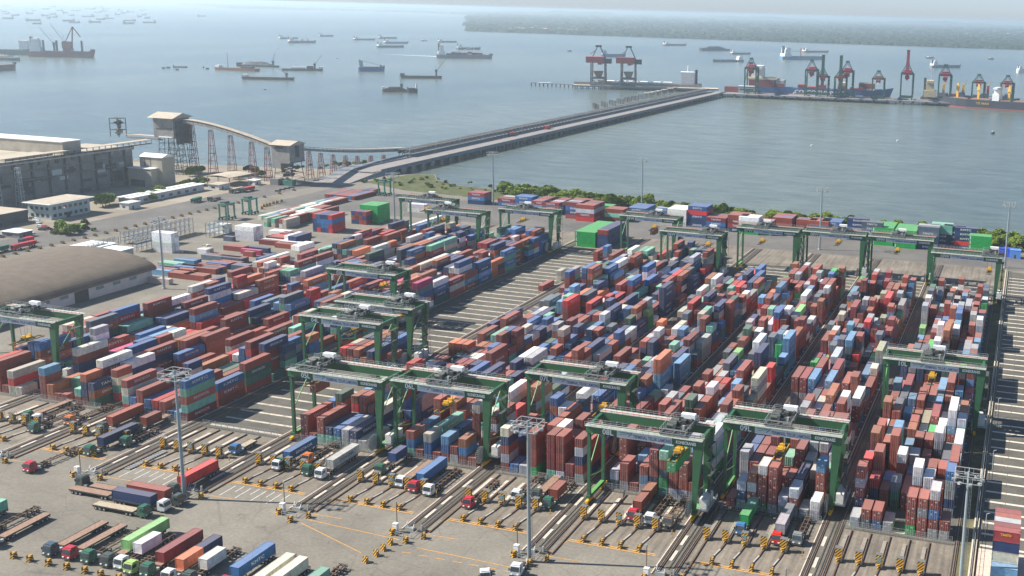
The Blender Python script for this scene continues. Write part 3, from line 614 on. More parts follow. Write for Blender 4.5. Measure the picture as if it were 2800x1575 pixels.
# ------------------------------------------------------------------ truck exchange: booths, crash blocks, kerbs, fences, masts
def hazard_mat():
    m = bpy.data.materials.new('hazard_stripes'); m.use_nodes = True; n = m.node_tree; L = n.links
    p = n.nodes['Principled BSDF']; p.inputs['Roughness'].default_value = .6
    tc = n.nodes.new('ShaderNodeTexCoord'); sx = n.nodes.new('ShaderNodeSeparateXYZ'); L.new(tc.outputs['Object'], sx.inputs[0])
    a = n.nodes.new('ShaderNodeMath'); a.operation = 'SUBTRACT'; L.new(sx.outputs[2], a.inputs[0]); L.new(sx.outputs[0], a.inputs[1])
    c = n.nodes.new('ShaderNodeMath'); c.operation = 'ADD'; L.new(a.outputs[0], c.inputs[0]); L.new(sx.outputs[1], c.inputs[1])
    f = n.nodes.new('ShaderNodeMath'); f.operation = 'MODULO'; f.inputs[1].default_value = .8; ad = n.nodes.new('ShaderNodeMath'); ad.operation = 'ADD'; ad.inputs[1].default_value = 62; L.new(c.outputs[0], ad.inputs[0]); L.new(ad.outputs[0], f.inputs[0])
    g = n.nodes.new('ShaderNodeMath'); g.operation = 'GREATER_THAN'; g.inputs[1].default_value = .38; L.new(f.outputs[0], g.inputs[0])
    mx = n.nodes.new('ShaderNodeMix'); mx.data_type = 'RGBA'; L.new(g.outputs[0], mx.inputs[0]); mx.inputs[6].default_value = (.025, .022, .02, 1); mx.inputs[7].default_value = (.62, .33, .025, 1)
    L.new(mx.outputs[2], p.inputs['Base Color']); return m
MT['hazard'] = hazard_mat(); mk('chassis_grey', (.16, .165, .16), .7); mk('walk', (.26, .235, .195), .85, var=.25, scale=1.5)
def booth(screen):
    r = empty('lane_booth')
    b = MB(); b.box(-.8, -.1, .25, .8, 1.5, .95, 'concrete'); b.build('base', r)
    b = MB(); b.box(-.82, 0, .6, .82, .12, 3.5, 'hazard'); b.build('striped_panel', r)
    b = MB()
    for x in (-.75, .67):
        for y in (.12, 1.42): b.box(x, y, .95, x+.08, y+.08, 3.5, 'yellow')
    b.box(-.55, .5, .95, .55, 1.2, 2.6, 'machinery'); b.box(-.78, .7, 2.0, .78, .78, 2.08, 'yellow'); b.box(.7, -.05, .3, .78, .03, 2.4, 'yellow'); b.build('frame', r)
    b = MB(); b.box(-.85, -.02, 3.5, .85, 1.3, 3.56, 'chassis_grey'); b.build('roof', r)
    b = MB(); b.tube((0, -.35, .2), (0, -.35, 1.35), .42, 'hazard', n=10); b.build('bumper', r)
    if screen:
        b = MB(); b.box(-.5, -.06, 1.6, .5, -.002, 2.9, 'glass_blue'); b.build('screen', r)
    return r
def crash_block():
    b = MB(); b.hexa([(-.45,-.7,0),(.45,-.7,0),(.55,.7,0),(-.55,.7,0),(-.3,-.35,1.25),(.3,-.35,1.25),(.4,.6,1.45),(-.4,.6,1.45)], 'hazard')
    b.box(-.12, -.8, 1.2, .12, -.5, 1.9, 'hazard'); return b.mesh('crash_block')
BO = {False: None, True: None}; ME_CB = crash_block()
def place_booth(x, y, screen, label, grp):
    if BO[screen] is None: BO[screen] = booth(screen); o = BO[screen]
    else: o = copy_tree(BO[screen])
    o.location = (x, y, 0); tag(o, label, 'booth', grp)
def dark_block():
    b = MB(); b.hexa([(-.5,-.8,0),(.5,-.8,0),(.5,.8,0),(-.5,.8,0),(-.35,-.6,1.2),(.35,-.6,1.2),(.35,.6,1.2),(-.35,.6,1.2)], 'block_dark'); b.box(-.2, -.85, .5, .2, -.7, 1.1, 'yellow'); return b.mesh('dark_block')
mk('block_dark', (.09, .065, .03), .8, var=.4, scale=1.5); ME_DB = dark_block()
def block_at(x, y, rz, label, grp='crash blocks at the truck lanes'):
    o = bpy.data.objects.new('crash_block', ME_CB); COL.objects.link(o); o.location = (x, y, .02); o.rotation_euler = (0, 0, rz); tag(o, label, 'crash block', grp); return o
NB = {2: '02', 3: '03', 4: '04', 5: '05', 6: '06', 7: '07', 8: '08', 9: '09', 10: '10'}
for k in range(2, 11):
    x = XL(k)
    for j in range(5):
        if k == 2 and j < 1: continue
        bx = x-35.55+4.9*j
        place_booth(bx, 233.7, j == 2, f"{'card reader' if j == 2 else 'striped'} booth, {ORD[j]} from the left in front of block {NB[k]}", 'striped booths between the truck lanes')
        c = MB()                                                   # kerbs and raised walkway of one lane island
        c.box(bx-.75, 236.4, .02, bx+.15, 247.5, .26, 'pale_concrete' if k < 9 else 'walk'); c.box(bx+.5, 235.4, .02, bx+.75, 250.4, .38, 'rail_rust'); c.box(bx-.1, 234.9, .02, bx+.95, 235.4, .3, 'concrete')
        if j > 0 or True:
            pts = [(bx+.1, 233.2), (bx-.15, 230), (bx-.75, 226.5), (bx-.55 if j else bx-.6, 223.6)] if j else [(bx+.1, 233.2), (bx+.1, 214.5)]
            for q in range(len(pts)-1): c.bar((*pts[q], .16), (*pts[q+1], .16), .34, .3, 'rail_rust' if q % 2 == 0 else 'concrete')
        tag(c.build('lane_kerb'), kind='structure')
        if j: block_at(bx-.3, 222.9, 0, f"yellow striped block at the nose of lane kerb {ORD[j]} in front of block {NB[k]}")
    if k < 10 or True:
        block_at(x-35.3, 211.5, .3, f"striped block right of the corridor left of block {NB[k]}"); block_at(x-43.6, 210.8, -.3, f"striped block left of the corridor left of block {NB[k]}")
        block_at(x-38.2, 208.2, 0, f"striped block in front of the corridor left of block {NB[k]}")
    # low mesh fence in front of the stacks
    f = MB()
    for i in range(13): f.box(x-36.9+2.25*i-.04, 251.2, .02, x-36.9+2.25*i+.04, 251.3, 2.3, 'galvanised')
    for z in (.25, .7, 1.15, 1.6, 2.25): f.box(x-36.9, 251.23, z-.02, x-9.9, 251.27, z+.02, 'galvanised')
    for i in range(54): f.box(x-36.9+.5*i-.012, 251.24, .1, x-36.9+.5*i+.012, 251.26, 2.25, 'galvanised')
    tag(f.build('mesh_fence'), f"low galvanised mesh fence before the stacks of block {NB[k]}", 'fence', 'mesh fences before the stacks')
    # corridor end: white cabinet, guard rails, lamp post, cable chain
    o = empty('power_cabinet', (x-43.4, 212.0, 0)); tag(o, f"white electric cabinet with guard rails at corridor end left of block {NB[k]}", 'cabinet', 'white cabinets at the corridor ends')
    q = MB(); q.box(-.6, -.5, 0, .6, .5, 2.4, 'white_paint'); q.box(-.66, -.56, 2.4, .66, .56, 2.5, 'dirty_white'); q.build('cabinet_body', o)
    q = MB()
    for i in range(5): q.box(1.0+1.1*i-.05, -1.7, 0, 1.0+1.1*i+.05, -1.6, 1.2, 'galvanised')
    for z in (.6, 1.15): q.box(.9, -1.68, z, 5.6, -1.6, z+.07, 'galvanised')
    q.box(5.5, -1.7, .0, 5.6, 1.5, .1, 'galvanised'); q.box(5.5, -1.7, 1.1, 5.6, 1.5, 1.17, 'galvanised'); q.build('guard_rail', o)
    o = empty('lamp_post', (x-44.0, 213.6, 0)); tag(o, f"slim rusty lamp post beside the cabinet left of block {NB[k]}", 'lamp post', 'slim posts at the corridor ends')
    q = MB(); q.tube((0,0,0), (0,0,7), .11, 'rail_rust', n=6); q.build('pole', o); q = MB(); q.tube((0,0,7), (0,0,7.5), .2, 'lamp', n=8); q.build('lamp_head', o)
    o = empty('buffer_stop', (x-40.8, 214.4, 0)); tag(o, f"grey steel buffer and cable anchor ending the rails left of block {NB[k]}", 'buffer stop', 'buffer stops of the crane rails')
    q = MB(); q.box(-1.2, -.5, 0, 1.2, .5, .7, 'galvanised'); q.bar((-1.0, -.4, .6), (-1.0, .5, 1.9), .2, .2, 'galvanised'); q.bar((1.0, -.4, .6), (1.0, .5, 1.9), .2, .2, 'galvanised'); q.build('base', o)
    q = MB(); q.box(2.4, -.5, 0, 4.4, .9, .5, 'dark_steel'); q.box(3.0, -.2, .5, 3.4, .2, 1.8, 'galvanised'); q.build('cable_anchor', o)
    if k > 3:
        o = MB(); o.box(-.07, -.07, 0, .07, .07, 2.0, 'yellow'); o.box(-.09, -.09, .8, .09, .09, 1.1, 'black'); tag(o.build('bollard', None, (x-10.9, 232.2, 0)), f"thin yellow post at the right kerb of block {NB[k]} lanes", 'post', 'thin yellow posts')
# crossing row of blocks and truck park row
for n, (x, y) in enumerate([(-141.2,197),(-140.7,200.5),(-140.6,203.3),(-140.7,206.4)]): block_at(x, y, 1.2, f"striped block, {ORD[n]} from the front of the short row on open asphalt", 'blocks in a short row')
for n, x in enumerate([-219,-214.2,-208.7,-203.4,-198.2,-193.7,-188.5]): block_at(x, 172.5, .2, f"striped block, {ORD[n]} from the left before the parked truck cabs", 'blocks before the parked trucks')
# striped blocks down the boulevard
for n, y in enumerate([388+6.9*i for i in range(27)]+[585, 600, 615]):
    q = block_at(-486+random.uniform(-.2, .2), y, 1.5, 'small dark block in the long row dividing the boulevard', 'row of blocks along the boulevard'); q.data = ME_DB; q.scale = (1.3, 1.3, 1.2)

# kerb wall, rails and fence on the right side of the tenth block
b = MB(); b.box(-5.2, 213, .02, -4.8, 563, .5, 'pale_concrete'); b.box(-4.1, 213, .02, -3.9, 563, .5, 'pale_concrete'); tag(b.build('kerb_wall'), kind='structure')
f = MB()
for i in range(88): f.box(-4.55, 214+4*i, 0, -4.45, 214.1+4*i, 2.4, 'galvanised')
for z in (.8, 1.6, 2.35): f.box(-4.53, 214, z-.03, -4.47, 562, z+.03, 'galvanised')
tag(f.build('side_fence'), 'long galvanised fence running beside the striped paving right of block 10', 'fence')
b = MB(); b.box(-3.4, 213, .024, 30, 252.0, .03, 'pale_concrete'); tag(b.build('side_apron'), kind='structure')

# ------------------------------------------------------------------ high light masts
def mast(x, y, label, h=35.5, head=1.0):
    o = empty('light_mast', (x, y, 0)); tag(o, label, 'light mast', 'tall light masts')
    b = MB(); b.tube((0,0,0), (0,0,h*.55), .48, 'mast', .36, 12); b.tube((0,0,h*.55), (0,0,h), .36, 'mast', .24, 12); b.tube((0,0,0), (0,0,.6), .8, 'concrete', n=12); b.build('pole', o)
    q = MB(); s = head
    for z in (h-1.9, h-.3):
        for a in (-2.6, 2.6): q.bar((-3*s, a*s, z), (3*s, a*s, z), .14, .14, 'galvanised'); q.bar((a*s*1.15, -2.6*s, z), (a*s*1.15, 2.6*s, z), .14, .14, 'galvanised')
        q.bar((-3*s, 0, z), (3*s, 0, z), .12, .12, 'galvanised'); q.bar((0, -2.6*s, z), (0, 2.6*s, z), .12, .12, 'galvanised')
    for a in (-3, -1, 1, 3):
        for c in (-2.6, 2.6): q.bar((a*s, c*s, h-1.9), (a*s, c*s, h-.3), .1, .1, 'galvanised')
    q.build('head_frame', o)
    for i in range(8):
        a = 2*math.pi*i/8+.2; l = MB(); l.cbox(3.2*s*math.cos(a), 2.9*s*math.sin(a), h-2.3, .9, .7, .5, 'lamp', a); l.build('floodlight', o)
    q = MB(); q.tube((.55, 0, 1), (.55, 0, h-2), .05, 'galvanised', n=5); q.tube((.9, 0, 1), (.9, 0, h-2), .05, 'galvanised', n=5)
    for i in range(int(h-3)): q.box(.55, -.03, 1.5+i, .9, .03, 1.56+i, 'galvanised')
    q.build('ladder', o)
mast(-205, 209.9, 'tall light mast standing left of the container trucks, rooted between blocks 04 and 05')
mast(-105.4, 209.8, 'tall light mast at the corridor end between blocks 07 and 08')
mast(-6.6, 232.0, 'tall light mast with a square lamp frame at the right edge of block 10', 28.5)
mast(-5.9, 569.5, 'thin far light mast at the far right end of block 10')
mast(-107, 574, 'thin far light mast behind the gap between cranes 08W and 09W')
mast(-238, 640, 'far light mast between the shore trees and the white container stack')
p = at(1349, 560); mast(p.x, p.y, 'far light mast rising in front of the water near the blue containers')
p = at(1080, 640); mast(p.x, p.y, 'far light mast beside the small bright green container stack')
p = at(449, 790); mast(p.x, p.y, 'light mast on the left yard beside white reefer stacks', 33)
for n, (x, y) in enumerate([(-2.2, 258), (-2.0, 300), (-2.1, 345)]):
    b = MB(); b.tube((0,0,0), (0,0,6.5), .09, 'galvanised', n=6); b.tube((0,0,6.5), (.8,0,6.8), .06, 'galvanised', n=6); tag(b.build('lamp_post', None, (x, y, 0)), f'thin grey lamp pole, {ORD[n]} along the right side fence', 'lamp post', 'thin lamp poles at the side fence')
# ------------------------------------------------------------------ trucks
for key, c in dict(cab_green=(.035,.13,.08), cab_white=(.62,.64,.64), cab_red=(.45,.03,.05), cab_navy=(.05,.085,.12), cab_dark=(.07,.09,.08), cab_lime=(.35,.5,.15), cab_blue=(.06,.17,.36), cab_orange=(.55,.16,.04),
                   cab_grey=(.2,.22,.22), cab_brown=(.2,.14,.1), cab_bright=(.6,.03,.02)).items(): mk(key, c, .4, var=.1, spec=.5)
TRK = random.Random(5); _cab = {}
def wheel(par, x, y, r=.5):
    b = MB(); s = 1 if x > 0 else -1; b.tube((x-.15, y, r), (x+.15, y, r), r, 'tyre', n=12); w = b.build('wheel', par)
    q = MB(); q.tube((x+s*.151, y, r), (x+s*.17, y, r), r*.5, 'galvanised', n=10); q.build('rim', w)
def truck(x, y, face, cab, bed, label, cargo=None, bedlen=12.6, gap=0.0, group='trucks'):
    """origin under the front bumper, driving direction is local -Y; face = heading angle turning -Y"""
    r = empty('truck', (x, y, .03), face); tag(r, label, 'truck', group); m = 'cab_'+cab
    b = MB(); b.hexa([(-1.22,0,.55),(1.22,0,.55),(1.22,2.3,.55),(-1.22,2.3,.55),(-1.22,0,1.6),(1.22,0,1.6),(1.22,2.3,1.6),(-1.22,2.3,1.6)], m)
    b.hexa([(-1.22,0,1.6),(1.22,0,1.6),(1.22,2.3,1.6),(-1.22,2.3,1.6),(-1.15,.3,2.85),(1.15,.3,2.85),(1.15,2.25,2.95),(-1.15,2.25,2.95)], m)
    b.box(-1.0, .6, 2.95, 1.0, 2.0, 3.05, m); b.box(-1.25, -.12, .35, 1.25, .15, .8, 'dark_steel'); c = b.build('cab', r)
    q = MB(); q.hexa([(-1.08,-.02,1.68),(1.08,-.02,1.68),(1.08,.05,1.68),(-1.08,.05,1.68),(-1.02,.25,2.72),(1.02,.25,2.72),(1.02,.3,2.72),(-1.02,.3,2.72)], 'glass_dark'); q.build('windscreen', c)
    for s in (-1, 1):
        q = MB(); q.box(s*1.2-.03, .45, 1.75, s*1.2+.03, 1.5, 2.6, 'glass_dark'); q.build('side_window', c)
        q = MB(); q.box(s*.75-.22, -.16, .85, s*.75+.22, -.005, 1.1, 'white_paint'); q.build('headlight', c)
        q = MB(); q.box(s*1.36-.12, .05, 1.75, s*1.36+.12, .15, 2.4, 'black'); q.build('mirror', c)
    b = MB(); b.box(-.45, 2.3, .6, .45, 6.2, .95, 'chassis'); b.box(-1.1, 2.5, .55, -.5, 3.6, 1.05, 'machinery'); b.box(.5, 2.5, .55, 1.1, 3.6, 1.05, 'galvanised'); b.box(-1.1, 2.35, .9, 1.1, 2.55, 2.3, 'chassis'); b.build('chassis', r)
    ax = [(1.35)]+([4.6, 5.8]); y0 = 3.9+gap
    b = MB(); zt = 1.32
    if bed == 'skeletal':
        for xx in (-.55, .55): b.box(xx-.09, y0, 1.0, xx+.09, y0+bedlen, 1.28, 'rail_rust')
        for i in range(7): b.box(-1.2, y0+.1+i*(bedlen-.4)/6, 1.12, 1.2, y0+.3+i*(bedlen-.4)/6, 1.3, 'rail_rust')
    elif bed:
        b.box(-1.24, y0, 1.08, 1.24, y0+bedlen, zt, bed); b.box(-1.26, y0, 1.0, -1.2, y0+bedlen, zt+.06, 'chassis'); b.box(1.2, y0, 1.0, 1.26, y0+bedlen, zt+.06, 'chassis')
        for xx in (-.45, .45): b.box(xx-.08, y0, .8, xx+.08, y0+bedlen, 1.08, 'chassis')
    if bed:
        b.box(-1.1, y0+2.6, .3, -.9, y0+2.8, 1.0, 'chassis'); b.box(.9, y0+2.6, .3, 1.1, y0+2.8, 1.0, 'chassis'); b.box(-1.15, y0+bedlen-.1, .6, 1.15, y0+bedlen, .8, 'orange_red'); b.build('trailer', r)
        ax += [y0+bedlen-3.6, y0+bedlen-2.3, y0+bedlen-1.0]
    for a in ax:
        for xx in (-1.02, 1.02): wheel(r, xx, a)
    out = []
    M_ = r.matrix_basis.copy() if False else Matrix.Translation((x, y, 0)) @ Matrix.Rotation(face, 4, 'Z')
    for (off, lg, col, lab, txt) in (cargo or []):
        p = M_ @ Vector((0, y0+off, 1.36))
        o = container(p, face, lg, col, lab, 'containers carried by trucks', door=False, rnd=TRK)
        d = bpy.data.objects.new('door', MEDOOR); COL.objects.link(d); d.parent = o; d.color = o.color; d.location = (0, 12.19 if lg else 6.06, 0); d.rotation_euler = (0, 0, math.pi)
        if txt:
            tm, ct = txt; lettering(tm, 1.15, ct, o, (CW/2+.02, 6.2 if lg else 3.0, 1.3), EAST, .02, min(9.5 if lg else 4.5, 1.05*len(tm)))
    return r
s27 = .27195
b1 = lambda a, b_, z=0: at(s27*a, 1181+s27*b_, z)
# front row, noses towards the camera
FR = [(-212.0, 'navy', 'bed_rust', 'dark blue truck with an empty rusty flatbed, leftmost of the parked row', None, 0),
      (-206.4, 'red', 'bed_rust', 'red truck with an empty rusty flatbed in the parked row', None, 0),
      (-201.1, 'green', 'skeletal', 'green truck with an empty skeletal trailer beside the red truck', None, 0),
      (-195.7, 'dark', 'bed_rust', 'dark green truck parked with a long lime green container', [(1.6, 1, 'L', 'long lime green container on a parked flatbed truck', None)], .8),
      (-191.8, 'white', 'skeletal', 'white truck carrying a short white container in the parked row', [(2.0, 0, 'w', 'short white container on the truck beside the lime green one', None)], 0),
      (-188.1, 'lime', 'skeletal', 'lime and yellow truck with bare yellow chassis in the parked row', None, 0),
      (-183.9, 'green', 'bed_rust', 'green truck carrying a long maroon container', [(.9, 1, 'm', 'long maroon container on a parked truck in the front row', None)], 0)]
for x, cb, bd, lb, cg, gp in FR: truck(x, 174.6+TRK.uniform(-.4, .9), 0, cb, bd, lb, cg, gap=gp, bedlen=12.6 if cb != 'lime' else 6, group='trucks parked side by side')
truck(-177.4, 174.2, 0, 'white', 'bed_rust', 'white truck with an orange and a navy short container', [(.6, 0, 'o', 'short orange brown container on the front half of a trailer', None), (6.7, 0, 'n', 'short navy container on the rear half behind the orange brown one', None)], group='trucks parked side by side')
truck(-172.5, 175.0, 0, 'dark', 'skeletal', 'dark green truck carrying a short cream container', [(1.5, 0, 'c', 'short cream container with a stained roof on a parked truck', None)], group='trucks parked side by side')
p = b1(2300, 1350, 4); truck(p.x+1.3, p.y-4.0, 0, 'red', 'skeletal', 'red truck under the blue lettered container at the bottom edge', [(.2, 1, 'b', 'long blue container with white letters at the bottom edge', ('KMTC', 'text_white'))], group='trucks parked side by side')
truck(p.x+6.2, p.y-3.0, 0, 'green', 'skeletal', 'green truck with a dark empty chassis right of the blue container', None, group='trucks parked side by side')
p = at(790, 1525, 4); truck(p.x-1.1, p.y-13.6, 0, 'white', 'skeletal', 'truck carrying the left one of two long cream containers', [(-.4, 1, 'c', 'left one of two long cream containers at the bottom edge', None)], group='trucks parked side by side')
truck(p.x+2.6, p.y-13.9, 0, 'white', 'skeletal', 'truck carrying the right one of two long cream containers', [(-.4, 1, 'c', 'right one of two long cream containers at the bottom edge', None)], group='trucks parked side by side')
p = at(870, 1560, 4); truck(p.x+.4, p.y-8, 0, 'dark', 'skeletal', 'truck under the small mint green container at the bottom edge', [(0, 0, 't', 'short mint green container cut by the bottom edge', None)], group='trucks parked side by side')
p = b1(60, 840); truck(p.x-1.0, p.y-15.5, .03, 'dark', 'bed_rust', 'truck with the mint green container at the left edge', [(.4, 1, 't', 'long mint green container at the left edge of the lot', None)], group='trucks parked at the left edge')
p = b1(10, 1040, 1.4); truck(p.x+.6, p.y-4.2, .03, 'dark', 'bed_rust', 'truck with a bare rusty flatbed at the left edge', None, group='trucks parked at the left edge')
p = b1(-60, 960, 1.4); truck(p.x, p.y-4.2, .03, 'green', 'skeletal', 'truck with an empty skeletal trailer at the left edge', None, group='trucks parked at the left edge')
# centre row facing +X
E_ = math.pi/2
truck(-205.6, 198.6, E_, 'green', 'bed_tan', 'green truck with an empty tan flatbed facing right', None, group='trucks standing across the lot')
truck(-203.3, 202.6, E_, 'white', 'bed_rust', 'white truck facing right with a long navy container', [(.4, 1, 'n', 'long navy container on the truck standing across the lot', None)], group='trucks standing across the lot')
truck(-202.4, 206.4, E_, 'dark', 'bed_rust', 'dark green truck facing right with a long rust red container', [(.4, 1, 'r', 'long rust red container on the truck nearest the light mast', None)], group='trucks standing across the lot')
truck(-218.6, 203.6, E_, 'lime', 'bed_rust', 'lime green truck with an empty brown flatbed', None, group='trucks standing across the lot')
truck(-215.2, 206.6, E_, 'white', 'bed_rust', 'white truck with a rusty flatbed behind the lime green truck', None, group='trucks standing across the lot')
truck(-236.8, 207.2, -E_, 'dark', None, 'small dark truck tractor at the left end of the flatbeds', None, group='trucks standing across the lot')
p = b1(265, 420); truck(p.x, p.y, -.05, 'red', 'skeletal', 'dark red truck with an empty skeletal trailer alone on the left', None, group='single trucks')
p = b1(870, 250); truck(p.x, p.y, -.02, 'green', 'skeletal', 'green truck with a long navy container leaving block 03', [(1.0, 1, 'n', 'long navy container on the truck leaving block 03', None)], group='single trucks')
# trucks in the exchange lanes: (block, lane, y, cab, bed, cargo)
def lane(k, j, y, cab, bed, what, cargo=None, **kw):
    truck(XL(k)-33.1+4.9*j, y, 0, cab, bed, what, cargo, group='trucks in the exchange lanes', **kw)
lane(2, 2, 236.0, 'green', 'bed_rust', 'green truck with a brown flatbed in a lane of block 02')
lane(2, 3, 235.0, 'white', 'skeletal', 'white truck with a red skeletal trailer in a lane of block 02')
lane(2, 4, 229.5, 'green', 'skeletal', 'bright green truck pulled forward between booths of block 02')
lane(2, 5, 237.5, 'orange', 'skeletal', 'small orange and blue truck in a lane of block 02')
lane(3, 1, 236.4, 'dark', 'bed_rust', 'truck with a long rust red container in a lane of block 03', [(0, 1, 'r', 'long rust red container at the transfer lane of block 03', None)])
lane(3, 3, 239.3, 'dark', 'bed_rust', 'truck with a shorter rust red container in a lane of block 03', [(0, 0, 'r', 'short rust red container at the transfer lane of block 03', None)])
lane(3, 4, 230.5, 'green', 'skeletal', 'green truck with an empty chassis in a lane of block 03', bedlen=9)
lane(4, 4, 236.5, 'blue', 'bed_tan', 'low blue flatbed lorry standing in a lane of block 04', bedlen=5)
p = at(486.3, 1298.3, 4.1); truck(p.x+1.2, p.y-4.4, -.02, 'dark', 'bed_rust', 'truck under the orange red container beside the tall mast', [(0, 1, 'R', 'long orange red container beside the tall light mast', None)], group='single trucks')
p = at(772.6, 1231.8, 4.1); truck(p.x+1.2, p.y-4.2, 0, 'green', 'skeletal', 'green truck under the blue lettered container in a lane of block 05', [(.2, 1, 'b', 'long blue container with large white letters in a lane of block 05', ('SINOKOR', 'text_white'))], group='trucks in the exchange lanes')
lane(5, 2, 238.0, 'orange', 'skeletal', 'orange truck with a rusty skeletal trailer in a lane of block 05')
lane(5, 1, 231.5, 'white', None, 'white truck tractor between the booths of block 05')
lane(5, 3, 231.5, 'green', 'skeletal', 'bright green truck with grey chassis in a lane of block 05')
lane(5, 4, 230.7, 'white', 'bed_rust', 'white truck with the long grey container beside crane 05L', [(1.2, 1, 'g', 'long light grey container on the truck beside crane 05L', ('DONGNA', 'text_blue'))])
lane(6, 0, 238.5, 'green', 'skeletal', 'grey green truck with a short navy container in a lane of block 06', [(3.0, 0, 'n', 'short navy container on a truck in a lane of block 06', None)])
lane(6, 2, 233.5, 'white', 'bed_rust', 'white truck with an empty brown flatbed in a lane of block 06')
lane(6, 3, 232.0, 'red', 'bed_rust', 'red truck with a long blue container in a lane of block 06', [(.3, 1, 'b', 'long blue container on the red truck in a lane of block 06', None)])
lane(6, 4, 231.5, 'white', 'skeletal', 'white truck with an empty skeletal trailer in a lane of block 06')
lane(7, 0, 228.5, 'red', 'skeletal', 'red truck with an empty trailer passing the booths of block 07')
lane(7, 2, 236.5, 'white', 'skeletal', 'white truck with an empty dark trailer in a lane of block 07')
lane(7, 3, 238.5, 'dark', 'bed_rust', 'grey green truck with a flatbed in a lane of block 07')
lane(7, 4, 235.2, 'green', 'skeletal', 'lime green truck with a short red container in a lane of block 07', [(.3, 0, 'r', 'short red container on the lime green truck of block 07', None)])
lane(8, 2, 236.2, 'red', 'skeletal', 'red truck with two short brown containers in a lane of block 08', [(.2, 0, 'r', 'front one of two short brown containers on the red truck', None), (6.4, 0, 'a', 'rear one of two short brown containers on the red truck', None)])
lane(8, 3, 235.5, 'white', 'skeletal', 'white truck with an empty rusty chassis in a lane of block 08')
lane(8, 4, 235.8, 'brown', 'skeletal', 'brown truck with an empty rusty chassis in a lane of block 08')
lane(9, 1, 238.0, 'blue', 'skeletal', 'blue truck with two short green containers in a lane of block 09', [(.2, 0, 'e', 'front one of two short green containers on the blue truck', None), (6.4, 0, 't', 'rear green container on the blue truck of block 09', None)])
lane(9, 3, 236.3, 'bright', 'skeletal', 'bright red truck with a grey container in a lane of block 09', [(.2, 0, 'g', 'front grey container on the bright red truck', None), (6.4, 0, 'k', 'rear charcoal container on the bright red truck', None)])
lane(9, 4, 237.8, 'grey', 'skeletal', 'grey truck with an empty rusty chassis in a lane of block 09')
p = at(1400+s27*50, 1181+s27*1449); truck(p.x, p.y-1.2, .1, 'white', None, 'white truck tractor near the striped block by the central mast', None, group='single trucks')
p = at(1350, 1575); truck(p.x, p.y-4, .5, 'white', None, 'white truck roof cut by the bottom edge', None, group='single trucks')
# scrap frames lying in a lane of block 04
b = MB()
for i in range(16): b.box(-.9, i*.85, .1, .9, i*.85+.28, .4, 'galvanised')
b.box(-.95, 0, .02, -.8, 13.3, .2, 'dark_steel'); b.box(.8, 0, .02, .95, 13.3, .2, 'dark_steel'); tag(b.build('steel_frame', None, (XL(4)-33.6, 219, .02), -.02), 'ladder like row of pale steel bars lying in a lane of block 04', 'steel frame')
# tall transverse stack at the lower right edge
cols = ['m', 'r', 'b', 'm', 'c', 'l', 'r']
for n, (c, y, z, txt) in enumerate([('r', 238.6, 0, 'TANTO'), ('l', 238.6, 1, None), ('c', 241.1, 2, None), ('n', 241.1, 3, None), ('m', 241.1, 4, 'TANTO'), ('m', 243.6, 4, None), ('g', 246.1, 4, None), ('r', 248.6, 4, None), ('m', 251.1, 4, None),
                                  ('r', 241.1, 0, None), ('r', 241.1, 1, None), ('m', 243.6, 3, None), ('r', 246.1, 3, None), ('b', 243.6, 2, None), ('r', 243.6, 1, None), ('r', 243.6, 0, None), ('r', 246.1, 2, None), ('r', 246.1, 1, None), ('r', 246.1, 0, None),
                                  ('r', 248.6, 3, None), ('r', 248.6, 2, None), ('r', 248.6, 1, None), ('r', 248.6, 0, None), ('m', 251.1, 3, None), ('r', 251.1, 2, None), ('r', 251.1, 1, None), ('r', 251.1, 0, None)]):
    y -= 4.6
    o = container((5.9, y+CW/2, z*CH+.03), E_, False, c, f"{CNAME[c]} short container, {ORD[z]} tier, {ORD[int(round((y-234)/2.5))]} row of the stack at lower right edge", 'containers in the lower right stack', door=False, rnd=TRK)
    if txt:
        lettering(txt, .8, 'yellow' if z == 4 else 'text_white', o, (-CW/2-.02, 3.2, 1.7), (R_(90), 0, -R_(90)), .03, 2.4)

# ------------------------------------------------------------------ two workers on foot
def person_mesh(name, verts, edges, rad, m):
    me = bpy.data.meshes.new(name); me.from_pydata(verts, edges, []); o = bpy.data.objects.new(name, me); COL.objects.link(o)
    sk = o.modifiers.new('skin', 'SKIN'); 
    for i, r in enumerate(rad): me.skin_vertices[0].data[i].radius = (r, r)
    me.skin_vertices[0].data[0].use_root = True; o.modifiers.new('sub', 'SUBSURF').levels = 2
    dg = bpy.context.evaluated_depsgraph_get(); dg.update(); r_ = bpy.data.meshes.new_from_object(o.evaluated_get(dg)); bpy.data.objects.remove(o); r_.name = name; r_.materials.clear(); r_.materials.append(MT[m]); return r_
mk('skin', (.28, .16, .10), .6, var=.05); mk('vest', (.55, .25, .03), .8, var=.1); mk('trousers', (.03, .035, .05), .9, var=.1); mk('helmet', (.7, .7, .66), .4, var=.03)
PV = [(0,0,.95),(0,0,1.2),(0,0,1.42),(0,0,1.52),(0,-.02,1.66),(.10,0,.9),(.12,-.06,.5),(.12,.05,.08),(.12,-.1,.04),(-.10,0,.9),(-.12,.05,.5),(-.13,.16,.08),(-.13,.02,.04),(.19,0,1.4),(.25,.03,1.15),(.25,-.08,.92),(.25,-.12,.83),(-.19,0,1.4),(-.26,.0,1.15),(-.25,-.12,.95),(-.25,-.18,.87)]
PE = [(0,1),(1,2),(2,3),(3,4),(0,5),(5,6),(6,7),(7,8),(0,9),(9,10),(10,11),(11,12),(2,13),(13,14),(14,15),(15,16),(2,17),(17,18),(18,19),(19,20)]
PR = [.15,.14,.14,.06,.10,.09,.07,.05,.045,.09,.07,.05,.045,.07,.05,.04,.035,.07,.05,.04,.035]
BODY = person_mesh('person', PV, PE, PR, 'skin')
